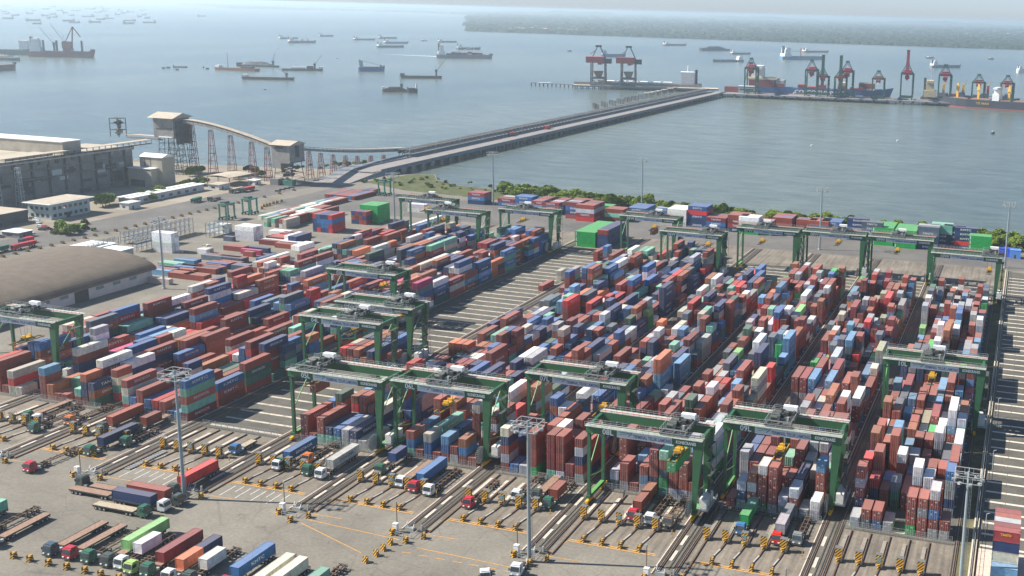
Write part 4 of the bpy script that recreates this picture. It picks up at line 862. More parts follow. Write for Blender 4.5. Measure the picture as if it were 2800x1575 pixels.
for n, (px, py, vest, lb) in enumerate([(1766, 1420, 'vest', 'person in an orange vest standing beside the white truck in block 08'), (597, 1290, 'trousers', 'person in dark clothes standing beside the orange red container')]):
    p = at(px, py); o = bpy.data.objects.new('person', BODY); COL.objects.link(o); o.location = (p.x, p.y, .03); o.rotation_euler = (0, 0, n*1.3); tag(o, lb, 'person')
    b = MB(); b.hexa([(-.21,-.13,.98),(.21,-.13,.98),(.21,.13,.98),(-.21,.13,.98),(-.24,-.14,1.46),(.24,-.14,1.46),(.24,.14,1.46),(-.24,.14,1.46)], vest); b.build('vest', o)
    b = MB(); b.tube((.115,-.02,.1), (.1,0,.96), .075, 'trousers', .12, 8); b.tube((-.125,.1,.1), (-.1,0,.96), .075, 'trousers', .12, 8); b.build('trousers', o)
    b = MB(); b.tube((0,-.02,1.70), (0,-.02,1.80), .125, 'helmet', .07, 10); b.build('helmet', o)
# ------------------------------------------------------------------ far row of transverse stacks along the quay road
GS = random.Random(21)
def far_stack(px, py, colour_rows, nrow, name, z0=0, long_=True, w=None, yy=None):
    """front left bottom corner at photograph pixel (px, py); colour_rows: front face colours bottom to top; nrow boxes deep"""
    p = at(px, py); L_ = 12.19 if long_ else 6.06
    for r in range(nrow):
        for t, c in enumerate(colour_rows):
            cc = c if r == 0 or GS.random() < .75 else GS.choice('rnbgm')
            if 'e' in colour_rows: cc = c
            tx = GS.choice(['KMTC', 'KMTC', 'SINOKOR']) if cc in 'nb' else 'TANTO'
            container((p.x+L_, p.y+CW/2+r*2.55, t*CH+.03), E_, long_, cc, f"{CNAME[cc]} {'long' if long_ else 'short'} container, {ORD[t]} tier, row {ORD[r]} in {name}", 'containers in the far transverse stacks', door=False, rnd=GS, keep=False, color=(.02, .32, .07) if cc == 'e' else None,
                      text=tx if (r == 0 and cc in 'nbkm' and GS.random() < .8) else None, stripe=cc == 'e')
T4 = lambda a, b: (2100+.27195*a, 394+.27195*b)
T3u = lambda a, b: (1400+.27195*a, 394+.27195*b)
far = [(T4, 2010, 1100, 'eee', 3, 'the rightmost bright green stack'), (T4, 1865, 1060, 'nRnn', 2, 'the navy stack with one red box'), (T4, 1755, 1040, 'nnkn', 2, 'the navy stack left of the one with a red box'),
 (T4, 1625, 1030, 'nnnt', 4, 'the stack topped by a mint box'), (T4, 1490, 1050, 'nnnk', 4, 'the charcoal stack beside two green stacks'), (T4, 1265, 1040, 'eee', 8, 'the right one of twin bright green stacks'),
 (T4, 1040, 1010, 'eee', 8, 'the left one of twin bright green stacks'), (T4, 930, 1000, 'nkbk', 2, 'the navy stack left of twin green stacks'), (T4, 790, 960, 'nRkn', 2, 'the narrow navy and red stack before trees'),
 (T4, 530, 900, 'bnb', 5, 'the blue fronted low stack'), (T4, 405, 895, 'kbr', 5, 'the low stack with a pale blue band'), (T4, 280, 880, 'krr', 3, 'the low rust red stack'), (T4, 40, 860, 'krr', 6, 'the rust red stack behind crane 07W'),
 (T3u, 2400, 905, 'tkr', 5, 'the mixed stack above crane 07W'), (T3u, 2275, 900, 'ekcw', 4, 'the mixed stack with pale tops'), (T3u, 2165, 880, 'nmmr', 5, 'the maroon sided stack'), (T3u, 1950, 860, 'nbm', 6, 'the stack with magenta and maroon tops'),
 (T3u, 1765, 830, 'nnnRb', 5, 'the tall blue stack beside the white one'), (T3u, 1560, 815, 'swww', 6, 'the tall white stack'), (T3u, 1440, 720, 'bb', 3, 'the low blue stack behind the lamp mast'), (T3u, 1160, 760, 'rgb', 7, 'the stack with a big blue emblem box'),
 (T3u, 935, 770, 'rtr', 4, 'the low rust and mint stack'), (T3u, 830, 690, 'ee', 3, 'the small bright green stack behind crane 05W'), (T3u, 640, 770, 'Rmsr', 7, 'the stack with a bright red foot'), (T3u, 537, 745, 'rnbr', 7, 'the stack with two blue boxes'),
 (T3u, 300, 700, 'nnm', 8, 'the maroon stack near the jetty side'), (T3u, 200, 690, 'nlm', 8, 'the stack with a sky blue middle box'), (T3u, 30, 640, 'rbb', 4, 'the blue lettered stack near the shore')]
for fn, a, b_, rows, n, nm in far: far_stack(*fn(a, b_), rows+(rows[-1] if fn is T4 and a > 700 else ''), n, nm)
far_stack(700+.27195*2430, 394+.27195*620, 'bm', 5, 'the low stack left of the blue lettered one'); far_stack(700+.27195*2130, 394+.27195*600, 'nbm', 4, 'the leftmost low shore stack')
# big green and blue transverse block beyond block 05, and the one beside crane 03W
for r in range(13):
    for t in range(3): container((-223.7, 529+CW/2+r*2.55, t*2.85+.03), E_, True, 'e', f"bright green long container, {ORD[t]} tier, row {ORD[r]} of the large green stack", 'containers of the large green stack', door=False, rnd=GS, keep=False, zs=1.09, color=(.02, .32, .07), stripe=r == 0)
for r in range(11):
    for t in range(4):
        c = 'n' if t < 3 or r not in (0,) else 'r'
        container((-222.6+6.2, 529+CW/2+r*2.55, t*CH+.03), E_, False, c, f"{CNAME[c]} short container, {ORD[t]} tier, {ORD[r]} row of the blue stack beside the large green stack", 'containers of the blue stack', door=False, rnd=GS, keep=False)
def group_stack(px, py, nx, ny, nt, pal, name, along=0, long_=True, seed=1, holes=.0):
    """nx side by side, ny end to end, along 0 = long axis on Y"""
    rr = random.Random(seed); p = at(px, py); L_ = 12.4 if long_ else 6.25
    for i in range(nx):
        for j in range(ny):
            tt = max(1, nt-(1 if rr.random() < .25 else 0)) if rr.random() > holes else 0
            for t in range(tt):
                c = rr.choice(pal)
                loc = (p.x+CW/2+i*2.6, p.y+j*L_, t*CH+.03) if not along else (p.x+L_+j*L_, p.y+CW/2+i*2.6, t*CH+.03)
                container(loc, 0 if not along else E_, long_, c, f"{CNAME[c]} {'long' if long_ else 'short'} container, {ORD[t]} tier, place {i+1} by {j+1} in {name}", 'containers of the left yard', door=False, rnd=rr, keep=False)
E4s = lambda a, b: (400+.2333*a, 600+.2333*b)
U2 = lambda a, b: (700+.27195*a, 394+.27195*b)
group_stack(*E4s(75, 375), 2, 1, 4, 'w', 'the white reefer stack by the mast', 1, seed=1); group_stack(*E4s(1040, 235), 3, 1, 3, 'w', 'the white reefer stack before the frames', 1, seed=2)
group_stack(*E4s(720, 150), 2, 1, 2, 'cw', 'the cream reefer pair', 1, seed=3); group_stack(*E4s(590, 400), 2, 1, 1, 'cw', 'the pale single boxes', 1, False, seed=4)
group_stack(*E4s(640, 470), 2, 2, 1, 'rnk', 'the scattered row by the debris', 1, seed=5); group_stack(*E4s(850, 480), 1, 1, 1, 'r', 'the short rust row', 1, seed=55); group_stack(*E4s(1130, 430), 1, 1, 1, 'r', 'the rust box before magenta', 1, False, seed=6)
group_stack(*E4s(1100, 400), 1, 1, 1, 'p', 'the magenta row', 1, seed=7); group_stack(*E4s(1190, 375), 1, 1, 1, 'n', 'the navy row behind magenta', 1, seed=8); group_stack(*E4s(900, 360), 2, 1, 1, 'rt', 'the row behind the mint box', 1, seed=9)
group_stack(*E4s(320, 520), 2, 1, 1, 'lb', 'the blue ground row', 1, seed=10); group_stack(*E4s(400, 590), 1, 1, 1, 'r', 'the rust ground row', 1, seed=11); group_stack(*E4s(600, 575), 1, 1, 1, 'r', 'the rear rust ground row', 1, seed=12)
group_stack(*E4s(20, 640), 3, 1, 1, 'rtl', 'the ground row left of the mast', 1, seed=13); group_stack(*E4s(250, 680), 2, 1, 1, 'ra', 'the ground row right of the mast', 1, seed=14); group_stack(*E4s(10, 740), 1, 1, 1, 'c', 'the cream ground box', 1, seed=15)
group_stack(*E4s(1315, 290), 2, 2, 1, 'rbwm', 'the row beside the blue box', 1, seed=16); group_stack(*E4s(1400, 250), 3, 1, 1, 'prR', 'the row behind the blue box', 1, seed=17)
for n_, (a, b_, nx, ny, nt_, pl_, al, lg_) in enumerate([(700,560,2,1,1,'rb',1,True),(860,540,1,1,1,'r',1,True),(300,600,2,1,1,'bn',1,True),(130,560,2,1,1,'rt',1,True),(60,600,1,2,1,'r',1,True),(1500,330,2,1,1,'rb',1,True),(1620,300,3,1,2,'wrn',0,True),
    (1700,420,2,1,2,'wc',0,True),(1250,620,2,2,2,'wcr',0,True),(1080,640,1,2,2,'rb',0,True),(990,590,2,1,1,'gk',1,True),(560,620,3,1,1,'rrn',1,True),(420,700,2,1,1,'ra',1,True),(1430,180,2,2,1,'wr',1,True),(900,250,1,1,1,'k',1,False),(1560,210,2,1,1,'rn',1,True)]):
    group_stack(*E4s(a, b_), nx, ny, nt_, pl_, 'loose group '+ORD[n_]+' of the left yard', al, lg_, seed=60+n_)
group_stack(*U2(575, 880), 5, 1, 4, 'nnnnbbR', 'the navy lettered stack', 0, seed=18); group_stack(*U2(960, 800), 4, 1, 3, 'nrrm', 'the stack with a rust top before the green one', 0, seed=19)
group_stack(*U2(20, 760), 4, 6, 1, 'rwtrnbc', 'the long rows beside the straddle carriers', 0, seed=20, holes=.1); group_stack(*U2(80, 830), 6, 4, 2, 'rwtrc', 'the mixed rows left of the navy stack', 0, seed=21, holes=.15)
group_stack(*U2(690, 540), 9, 2, 1, 'rrbmn', 'the rows near the jetty root', 0, seed=22); group_stack(*U2(1050, 500), 3, 1, 1, 'nr', 'the rear rows near the jetty root', 0, seed=23)
p = at(700+.27195*1225, 394+.27195*800)
for r in range(5):
    for t in range(4): 
        container((p.x, p.y+CW/2+r*2.6, t*2.7+.03), E_, True, 'e', f"bright green long container, {ORD[t]} tier, row {ORD[r]} of the left green stack", 'containers of the left green stack', door=False, rnd=GS, keep=False, color=(.02, .33, .08))
group_stack(*U2(1500, 870), 1, 3, 1, 'w', 'the long white row behind crane 01W', 0, seed=24); group_stack(*U2(1520, 680), 2, 1, 2, 'w', 'the pale stack behind crane 01W', 1, seed=25)
# ------------------------------------------------------------------ trees along the shore
def leaf_mat(name, c1, c2):
    m = bpy.data.materials.new(name); m.use_nodes = True; n = m.node_tree; L = n.links; p = n.nodes['Principled BSDF']; p.inputs['Roughness'].default_value = .8; p.inputs['Specular IOR Level'].default_value = .1
    geo = n.nodes.new('ShaderNodeNewGeometry'); z = n.nodes.new('ShaderNodeTexNoise'); z.inputs['Scale'].default_value = .35; L.new(geo.outputs['Position'], z.inputs['Vector'])
    ad = n.nodes.new('ShaderNodeMath'); ad.operation = 'MULTIPLY_ADD'; ad.inputs[1].default_value = .45; L.new(geo.outputs['Random Per Island'], ad.inputs[0]); L.new(z.outputs[0], ad.inputs[2])
    cr = n.nodes.new('ShaderNodeValToRGB'); cr.color_ramp.elements[0].position = .45; cr.color_ramp.elements[1].position = .95; cr.color_ramp.elements[0].color = (*c1, 1); cr.color_ramp.elements[1].color = (*c2, 1)
    L.new(ad.outputs[0], cr.inputs[0]); L.new(cr.outputs[0], p.inputs['Base Color']); return m
MT['leaf'] = leaf_mat('leaves', (.065, .115, .016), (.24, .31, .05)); MT['leaf_dry'] = leaf_mat('dry_leaves', (.05, .06, .015), (.20, .18, .06)); mk('bark', (.12, .09, .06), .9)
def crown_mesh(seed, r, h, n, m='leaf'):
    rr = random.Random(seed); b = MB(); k = b.mi(m)
    lobes = [(rr.uniform(-.55, .55)*r, rr.uniform(-.55, .55)*r, h*rr.uniform(.35, .8), rr.uniform(.4, .7)*r) for _ in range(7)]
    for _ in range(n):
        lx, ly, lz, lr = rr.choice(lobes); a = rr.uniform(0, 6.283); u = rr.uniform(-.6, 1); q = math.sqrt(max(0, 1-u*u)); d = lr*rr.uniform(.72, 1.05)
        c = Vector((lx+d*q*math.cos(a), ly+d*q*math.sin(a), lz+d*u*.8)); s = rr.uniform(.2, .5)
        t1 = Vector((rr.gauss(0,1), rr.gauss(0,1), rr.gauss(0,.6))).normalized(); t2 = t1.orthogonal().normalized(); i = len(b.v)
        b.v += [tuple(c-t1*s-t2*s*.6), tuple(c+t1*s-t2*s*.6), tuple(c+t1*s*.8+t2*s*.7), tuple(c-t1*s*.7+t2*s*.8)]; b.face([i, i+1, i+2, i+3], k)
    return b.mesh('crown')
def trunk_mesh(h, r):
    b = MB(); b.tube((0,0,-.3), (.15*r,.1*r,h*.5), .22, 'bark', .13, 6)
    for a in (0, 2.1, 4.2): b.tube((.15*r,.1*r,h*.45), (r*.5*math.cos(a), r*.5*math.sin(a), h*.75), .11, 'bark', .04, 5)
    return b.mesh('trunk')
CRN = [crown_mesh(50+i, 4.0, 6.8, 2000) for i in range(5)]; TRN = trunk_mesh(6, 3)
CRB = [crown_mesh(80+i, 2.2, 2.8, 500, 'leaf_dry' if i == 1 else 'leaf') for i in range(3)]
TG = random.Random(8)
def tree(x, y, s, i, label, grp, name='shore_tree', z=0):
    o = empty(name, (x, y, z), TG.uniform(0, 6.28)); o.scale = (s, s, s*TG.uniform(.85, 1.15)); tag(o, label, 'tree', grp)
    for nm, me in (('trunk', TRN), ('crown', CRN[i % 5])):
        q = bpy.data.objects.new(nm, me); COL.objects.link(q); q.parent = o
def bush(x, y, s, i, label, grp, z=0):
    o = bpy.data.objects.new('bush', CRB[i % 3]); COL.objects.link(o); o.location = (x, y, z-.4*s); o.rotation_euler = (0, 0, TG.uniform(0, 6.28)); o.scale = (s,)*3; tag(o, label, 'bush', grp)
n = 0; px = 1368.0
while px < 2812:
    line_y = 522+(px-1368)*.0935+(6 if px > 1780 else 0)-(0 if px > 1500 else 6)
    if not (2062 < px < 2100): 
        for q in range(3):
            p = at(px+TG.uniform(-5, 5), line_y+2+7*q+TG.uniform(-3, 3)); tree(p.x, p.y, TG.uniform(.55, .95)*(1.15 if TG.random() < .15 else 1)*(1 if px < 1850 else 1.05), TG.randrange(5), 'green tree in the continuous thicket along the shore', 'trees in the shore thicket')
    px += 12.5; n += 1
for n in range(60):
    a = TG.uniform(930, 1560); b_ = 470+(a-930)*.075+TG.uniform(0, 26); p = at(a, b_); bush(p.x, p.y, TG.uniform(.35, .8), n, 'low bush on the marshy shore strip', 'low bushes on the shore')
for n in range(40):
    a = TG.uniform(2050, 2800); b_ = 600+(a-2050)*.085+TG.uniform(0, 30); p = at(a, b_); bush(p.x, p.y, TG.uniform(.8, 1.5), n, 'low bush before the thicket on the right shore', 'low bushes on the right shore')
# coloured cabins at the far right
for n, (a, b_, c, lb) in enumerate([(2745, 700, 'b', 'royal blue'), (2775, 705, 'l', 'light blue'), (2790, 672, 'o', 'orange')]):
    p = at(a, b_); r = empty('site_cabin', (p.x, p.y, 0)); tag(r, f'{lb} cabin at the far right behind the lamp mast', 'cabin', 'coloured cabins at the far right')
    q = MB(); mk('cabin'+c, {'b': (.03,.08,.5), 'l': (.1,.25,.6), 'o': (.7,.28,.02)}[c], .5, var=.08); q.box(-3, -2.5, 0, 3, 2.5, 4.6, 'cabin'+c); q.build('wall', r); q = MB(); q.box(-3.1, -2.6, 4.6, 3.1, 2.6, 4.75, 'cabin'+c); q.build('roof', r); q = MB(); q.box(-.5, -2.54, .1, .5, -2.505, 2.2, 'dark_steel'); q.build('door', r)
# ------------------------------------------------------------------ the 300 boxes that show largest are objects, the rest one mass
mk('text_faded', (.55, .56, .56), .6)
BOXES.sort(key=lambda q: -q.score)
NIND = 296-NKEPT
SGN = random.Random(9)
for q in BOXES[:NIND]:
    o = make_box(q.loc, q.rz, q.lg, q.c, q.label, q.group, q.door, q.zs)
    if q.lg and not q.rz and getattr(q, 'side', False) and SGN.random() < .5 and max(q.c)-min(q.c) > .06: lettering(SGN.choice(['KMTC', 'SINOKOR', 'TANTO']), 1.2, 'text_faded', o, (CW/2+.03, 6.1, 1.35), EAST, .02, 6.5)
b = MB()
for q in BOXES[NIND:]:
    b.col = q.c; L_ = 12.17 if q.lg else 6.04; x, y, z = q.loc; h = 2.57*q.zs
    if q.rz: b.box(x-L_, y-CW/2, z, x, y+CW/2, z+h, 'box_attr', skip=(0,))
    else: b.box(x-CW/2, y, z, x+CW/2, y+L_, z+h, 'box_attr', skip=(0,))
    if getattr(q, 'front', False):
        cc = b.col; b.col = (.34, .32, .30)
        for dx in (-.8, -.3, .3, .8): b.box(x+dx-.03, y-.05, z+.15, x+dx+.03, y-.005, z+2.5, 'box_attr', skip=(0, 1, 4))
        b.col = tuple(v*.45 for v in cc); b.box(x-.015, y-.03, z+.15, x+.015, y-.004, z+2.5, 'box_attr', skip=(0, 1, 4))
    if q.stripe: b.col = (.7, .7, .7); b.box(x-11.6, y-CW/2-.03, z+.3, x-11.1, y-CW/2-.002, z+2.3, 'box_attr', skip=(0, 1, 4))
    if q.text:
        me = text_mesh(q.text, 1.5, 'text_white', .03); b.col = (.7, .7, .7); w = max(v.co.x for v in me.vertices)*2; f = 6.0/w; k_ = b.mi('box_attr')
        for pl in me.polygons: i = len(b.v); b.v += [(x-L_/2+me.vertices[v].co.x*f, y-CW/2-.03, z+1.35+me.vertices[v].co.y) for v in pl.vertices]; b.face(list(range(i, i+len(pl.vertices))), k_)
for q in BOXES[NIND:]:
    if q.lg and not q.rz and getattr(q, 'side', False) and SGN.random() < .45 and max(q.c)-min(q.c) > .06:
        me = text_mesh(SGN.choice(['KMTC', 'SINOKOR', 'TANTO']), 1.5, 'text_white', .03); b.col = (.55, .55, .55); w = max(v.co.x for v in me.vertices)*2; f = 6.5/w; k_ = b.mi('box_attr'); x, y, z = q.loc
        for pl in me.polygons: i = len(b.v); b.v += [(x+CW/2+.03, y+6+me.vertices[v].co.x*f, z+1.35+me.vertices[v].co.y*.8) for v in pl.vertices]; b.face(list(range(i, i+len(pl.vertices))), k_)
b.col = None
tag(b.build('container_stacks'), 'distant rows of stacked shipping containers in rust red, blue, white and green', 'containers', None, 'stuff')
print('containers', len(BOXES), 'own objects', NIND+NKEPT)
# ------------------------------------------------------------------ the plant and the yard on the left
mk('dome_roof', (.135, .108, .08), .85, var=.18, scale=.25, bump=.3, bscale=1.5); mk('wall_white', (.55, .55, .52), .8, var=.12); mk('cement', (.19, .18, .17), .9, var=.28, scale=.12); mk('cement_dark', (.085, .085, .085), .9, var=.35, scale=.15)  # cement tones: warehouse wall shade put into the colour, with stain variation
mk('cement_roof', (.40, .355, .28), .9, var=.15, scale=.1); mk('roof_tan', (.42, .36, .28), .85, var=.2, scale=.3); mk('pale_green_wall', (.38, .44, .42), .8, var=.12); mk('roof_white', (.74, .75, .72), .7, var=.06); mk('trestle_red', (.24, .10, .09), .7, var=.3)
mk('cement_wall', (.36, .32, .26), .9, var=.2, scale=.15); mk('rack_steel', (.20, .22, .24), .5, .3); mk('tank_green', (.04, .16, .12), .6); mk('gallery', (.25, .24, .225), .8, var=.25, scale=.3); mk('red_body', (.42, .04, .04), .5)
# barrel roofed warehouse
o = empty('barrel_roof_warehouse', (-384.5, 225, 0)); tag(o, 'warehouse with a wide brown curved roof and pale walls beside crane 01L', 'warehouse')
b = MB(); b.box(-65, 0, 0, 0, 160, 5.6, 'wall_white'); b.build('wall', o)
b = MB(); N = 28; P_ = [(-33.5+35*math.cos(a), 5.4+7.6*math.sin(a)) for a in [math.pi*i/N for i in range(N+1)]]
for i in range(N):
    (x0, z0), (x1, z1) = P_[i], P_[i+1]
    for jy in range(0, 160, 10): b.poly([(x0, jy-1.5 if jy == 0 else jy, z0), (x0, jy+10+(1.5 if jy == 150 else 0), z0), (x1, jy+10+(1.5 if jy == 150 else 0), z1), (x1, jy-1.5 if jy == 0 else jy, z1)], 'dome_roof')
b.poly([(x, 161, z) for x, z in P_], 'wall_white'); b.poly([(x, -1, z) for x, z in P_][::-1], 'wall_white'); b.build('roof', o)
for y, w in ((118, 7), (92, 5), (60, 7)): b = MB(); b.box(.0, y, 0, .12, y+w, 4.8, 'cement_dark'); b.build('door', o)
for y in range(66, 155, 9): b = MB(); b.box(.0, y, 3.2, .06, y+4, 4.6, 'glass_blue'); b.build('window', o)
for n, (x0, y0, x1, y1, h) in enumerate([(-457, 405, -442, 421, 5.5), (-441, 404, -428, 418, 5.0)]):
    o = empty('white_shed', (x0, y0, 0)); tag(o, f"{['larger', 'smaller'][n]} of two white flat roofed sheds behind the curved roof", 'shed', 'white sheds'); b = MB(); b.box(0, 0, 0, x1-x0, y1-y0, h, 'pale_green_wall'); b.build('wall', o); b = MB(); b.box(-.5, -.5, h, x1-x0+.5, y1-y0+.5, h+.3, 'roof_white'); b.build('roof', o)
    b = MB(); b.box(2, -.06, 0, 5, -.01, 3, 'glass_dark'); b.build('door', o)
# great silo warehouse
o = empty('silo_warehouse', (-603, 440, 0)); tag(o, 'huge dust stained cement warehouse with stepped roofs at the left edge', 'warehouse')
b = MB(); b.box(-42, 0, 0, 0, 155, 25, 'cement'); b.box(-150, 0, 0, -42, 104, 24.9, 'cement'); b.build('wall', o)
b = MB()
for i in range(13): b.box(0, 3+12*i, 0, .8, 4.2+12*i, 25, 'cement_dark'); b.box(0, 4.2+12*i, 7+(i*37 % 9), .3, 12+12*i, 9+(i*37 % 9), 'cement_dark')
for z in (3, 14, 19.5): b.box(0, 2, z, 1.0, 153, z+.5, 'cement')
for i in range(30): q = GS.uniform(4, 148); z = GS.uniform(0, 17); b.box(.0, q, z, GS.uniform(.15, .5), q+GS.uniform(3, 10), z+GS.uniform(2, 6), GS.choice(['cement', 'cement_dark', 'pale_green_wall', 'cement_dark']))
b.build('side_panels', o)
b = MB(); b.box(-42, -1, 25, 1.2, 156, 25.8, 'cement_roof'); b.hexa([(-150,-1,24.9),(-42,-1,24.9),(-42,104,24.9),(-150,104,24.9),(-150,-1,27),(-42,-1,25.9),(-42,104,25.9),(-150,104,27)], 'cement_roof'); b.build('roof', o)
b = MB(); b.box(-150, 105, 25.8, -6, 119, 34, 'cement_wall'); b.box(-150.3, 104.5, 34, -5.5, 119.5, 34.6, 'roof_white'); b.build('roof_monitor', o)
b = MB(); b.box(-8, 0, 25.8, -2, 175, 26.2, 'gallery'); b.box(-8, 0, 28.6, -2, 175, 28.9, 'roof_tan')
for i in range(36): b.box(-8, 5*i, 26, -7.8, 5*i+.2, 28.7, 'dark_steel'); b.box(-2.2, 5*i, 26, -2, 5*i+.2, 28.7, 'dark_steel')
for i in range(26): y = 6.2*i; b.box(-1.5+GS.uniform(0,1), y, 24+GS.uniform(-2,1), .8, y+GS.uniform(1,3), 26.5, GS.choice(['dark_steel', 'cement_dark', 'gallery']))
b.build('edge_gallery', o)
b = MB(); b.box(-60, 3, 25, -22, 10, 29, 'roof_tan'); b.box(-20, 30, 25, -10, 60, 27, 'cement_dark'); b.box(-25, 66, 25.8, -9, 100, 27.5, 'cement_roof'); b.build('rooftop_structures', o)
# open steel frames in front at the far left
def trestle(par, x, y, h, w0, w1, m, ax=1, n=5, name='trestle', wy0=2.2):
    b = MB(); c = lambda sx, sy, t: (x+(sx*(w0*(1-t)+w1*t)/2 if ax else sx*wy0*(1-.4*t)/2), y+(sy*wy0*(1-.4*t)/2 if ax else sy*(w0*(1-t)+w1*t)/2), h*t)
    for sx in (-1, 1):
        for sy in (-1, 1): b.bar(c(sx, sy, 0), c(sx, sy, 1), .34, .34, m)
    for i in range(1, n+1):
        t = i/n
        for sy in (-1, 1): b.bar(c(-1, sy, t), c(1, sy, t), .25, .25, m); s = 1 if i % 2 else -1; b.bar(c(-s, sy, t-1/n), c(s, sy, t), .16, .16, m)
        for sx in (-1, 1): b.bar(c(sx, -1, t), c(sx, 1, t), .25, .25, m)
    return b.build(name, par)
for n, (x, y) in enumerate([(-598, 474), (-597, 486), (-596, 500)]):
    o = empty('lattice_tower', (x, y, 0)); tag(o, f'tall pale lattice tower, {ORD[n]} before the stained warehouse wall at the left edge', 'lattice tower', 'lattice towers at the warehouse'); trestle(o, 0, 0, 24, 4.5, 3, 'galvanised', n=8, name='frame')
# white gabled block
o = empty('elevator_building', (-600, 585, 0)); tag(o, 'pale two stepped concrete building at the right end of the stained warehouse', 'building')
b = MB(); b.box(5, 8, 0, 24, 19, 20, 'cement_roof'); b.box(0, 2, 0, 20, 8, 12.5, 'cement_roof'); b.build('wall', o)
b = MB(); b.hexa([(4.4,7.4,20),(24.6,7.4,20),(24.6,19.6,20),(4.4,19.6,20),(4.4,13,22),(24.6,13,22),(24.6,13.6,22),(4.4,13.6,22)], 'roof_white'); b.box(-.4, 1.6, 12.5, 20.4, 7.99, 12.8, 'roof_white'); b.build('roof', o)
for x in (9, 14): b = MB(); b.box(x, 7.9, 13.2, x+.5, 7.99, 19, 'cement_dark'); b.build('downpipe', o)
b = MB(); b.box(2, 1.9, 0, 14, 1.99, 4.5, 'cement_dark'); b.build('door', o)
# transfer tower A
o = empty('transfer_tower', (-607, 645, 0)); tag(o, 'taller conveyor transfer house on steel stilts by the sea', 'conveyor tower', 'conveyor transfer towers')
b = MB(); b.box(-17, -8, 27, 1, 8, 42, 'gallery'); b.box(1.0, -6, 23, 5, 6, 39, 'cement_dark'); b.box(-15, -8.3, 34, 0, -8.0, 34.5, 'cement_dark'); b.box(-12, -9, 27.5, 0, -8, 28.2, 'roof_white'); b.build('house', o)
b = MB(); b.hexa([(-20,-10.5,42),(3,-10.5,42),(3,10.5,42),(-20,10.5,42),(-20,-.2,45.5),(3,-.2,45.5),(3,.2,45.5),(-20,.2,45.5)], 'roof_tan'); b.build('roof', o)
for dx in (-13.5, -5, 3): trestle(o, dx, 0, 27, 6, 5, 'dark_steel', wy0=14, n=6, name='stilts')
b = MB(); b.box(-45, -6, 24.6, -15, -1.5, 25.2, 'gallery'); b.box(-45, -6.2, 27.4, -15, -1.3, 27.7, 'roof_tan'); b.box(-45, -6, 25.2, -15, -5.8, 26.2, 'gallery'); b.build('inlet_gallery', o)
b = MB()
for sx in (-60, -52):
    for sy in (-6, 1): b.box(sx, sy, 25, sx+.4, sy+.4, 39, 'dark_steel')
for z in (30, 35, 38.7): b.box(-60, -6, z, -51.6, 1.4, z+.4, 'dark_steel')
for i in range(9): b.box(-58+GS.uniform(0, 4), -5+GS.uniform(0, 3), 26+i*1.3, -56+GS.uniform(0, 3), -2+GS.uniform(0, 3), 27.2+i*1.3, GS.choice(['gallery', 'cement_dark', 'roof_tan']))
q = b.build('machine_frame', o)
# transfer tower B
o = empty('transfer_tower', (-507, 638, 0)); tag(o, 'shorter conveyor transfer house above an open machinery frame near the road', 'conveyor tower', 'conveyor transfer towers')
b = MB(); b.box(-8, -8, 12, -1, 6, 17, 'gallery'); b.box(-8, -8, 17, 7, 8, 29, 'gallery'); b.box(-5, -8.2, 26.5, 2, -8, 28, 'cement_dark'); b.box(7, -2, 20, 7.2, 2, 28, 'cement_dark'); b.box(-1, -8.6, 16, 7, 8.6, 17, 'cement'); b.build('house', o)
b = MB(); b.hexa([(-9.5,-9.5,29),(8.5,-9.5,29),(8.5,9.5,29),(-9.5,9.5,29),(-9.5,-.2,31.5),(8.5,-.2,31.5),(8.5,.2,31.5),(-9.5,.2,31.5)], 'roof_tan'); b.build('roof', o)
trestle(o, -.5, 0, 16.5, 15, 14, 'dark_steel', wy0=15, n=4, name='stilts')
for i in range(36): x, y, z = GS.uniform(-7, 4), GS.uniform(-7, 5), GS.uniform(0, 15); b = MB(); b.box(x, y, z, x+GS.uniform(.5, 4), y+GS.uniform(.5, 3), z+GS.uniform(.3, 1.6), GS.choice(['dark_steel', 'trestle_red', 'cement', 'machinery', 'rail_rust', 'cement_dark'])); b.build('machine_unit', o)
b = MB(); b.box(-10, -9, 0, -3, -3, 4.5, 'cement'); b.build('pump_room', o)
b = MB(); b.box(0, -8, 0, 8, -4, 3.6, 'tank_green'); b.build('tank', o)
# covered conveyor A -> B, then B -> jetty
def gallery(pts, w, h, label, trs, name='covered_conveyor'):
    o = empty(name); tag(o, label, 'conveyor', 'covered conveyors'); b = MB()
    for i in range(len(pts)-1):
        a, c = Vector(pts[i]), Vector(pts[i+1]); b.bar(a, c, w, .6, 'gallery'); b.bar(a+Vector((0,0,h)), c+Vector((0,0,h)), w+.6, .35, 'roof_tan')
        n_ = max(2, int((c-a).length/4)); side = (c-a).cross(Vector((0,0,1))).normalized()*w/2
        for s in (-1, 1):
            b.bar(a+side*s+Vector((0,0,.9)), c+side*s+Vector((0,0,.9)), .15, 1.1, 'gallery')
            for j in range(n_+1): q = a.lerp(c, j/n_)+side*s; b.bar(q, q+Vector((0,.001,h)), .18, .18, 'dark_steel')
    b.build('gallery', o)
    for (x, y, h_, w0, ax) in trs: trestle(o, x, y, h_, w0, 2.6, 'trestle_red', ax, n=6)
    return o
def bez(a, c, d, n): return [tuple(Vector(a)*(1-t)**2+Vector(c)*2*t*(1-t)+Vector(d)*t*t) for t in [i/n for i in range(n+1)]]
PA = bez((-603, 645, 38.5), (-572, 643, 38.5), (-514, 638, 23.5), 9)
gallery(PA, 4.2, 2.6, 'long covered conveyor sloping down between the two transfer houses', [(-596, 644.5, 37, 7.5, 1), (-578, 643, 34.5, 7.5, 1), (-560, 642, 31.5, 7, 1), (-541, 641, 28, 6.5, 1), (-527, 640, 25, 6, 1)])
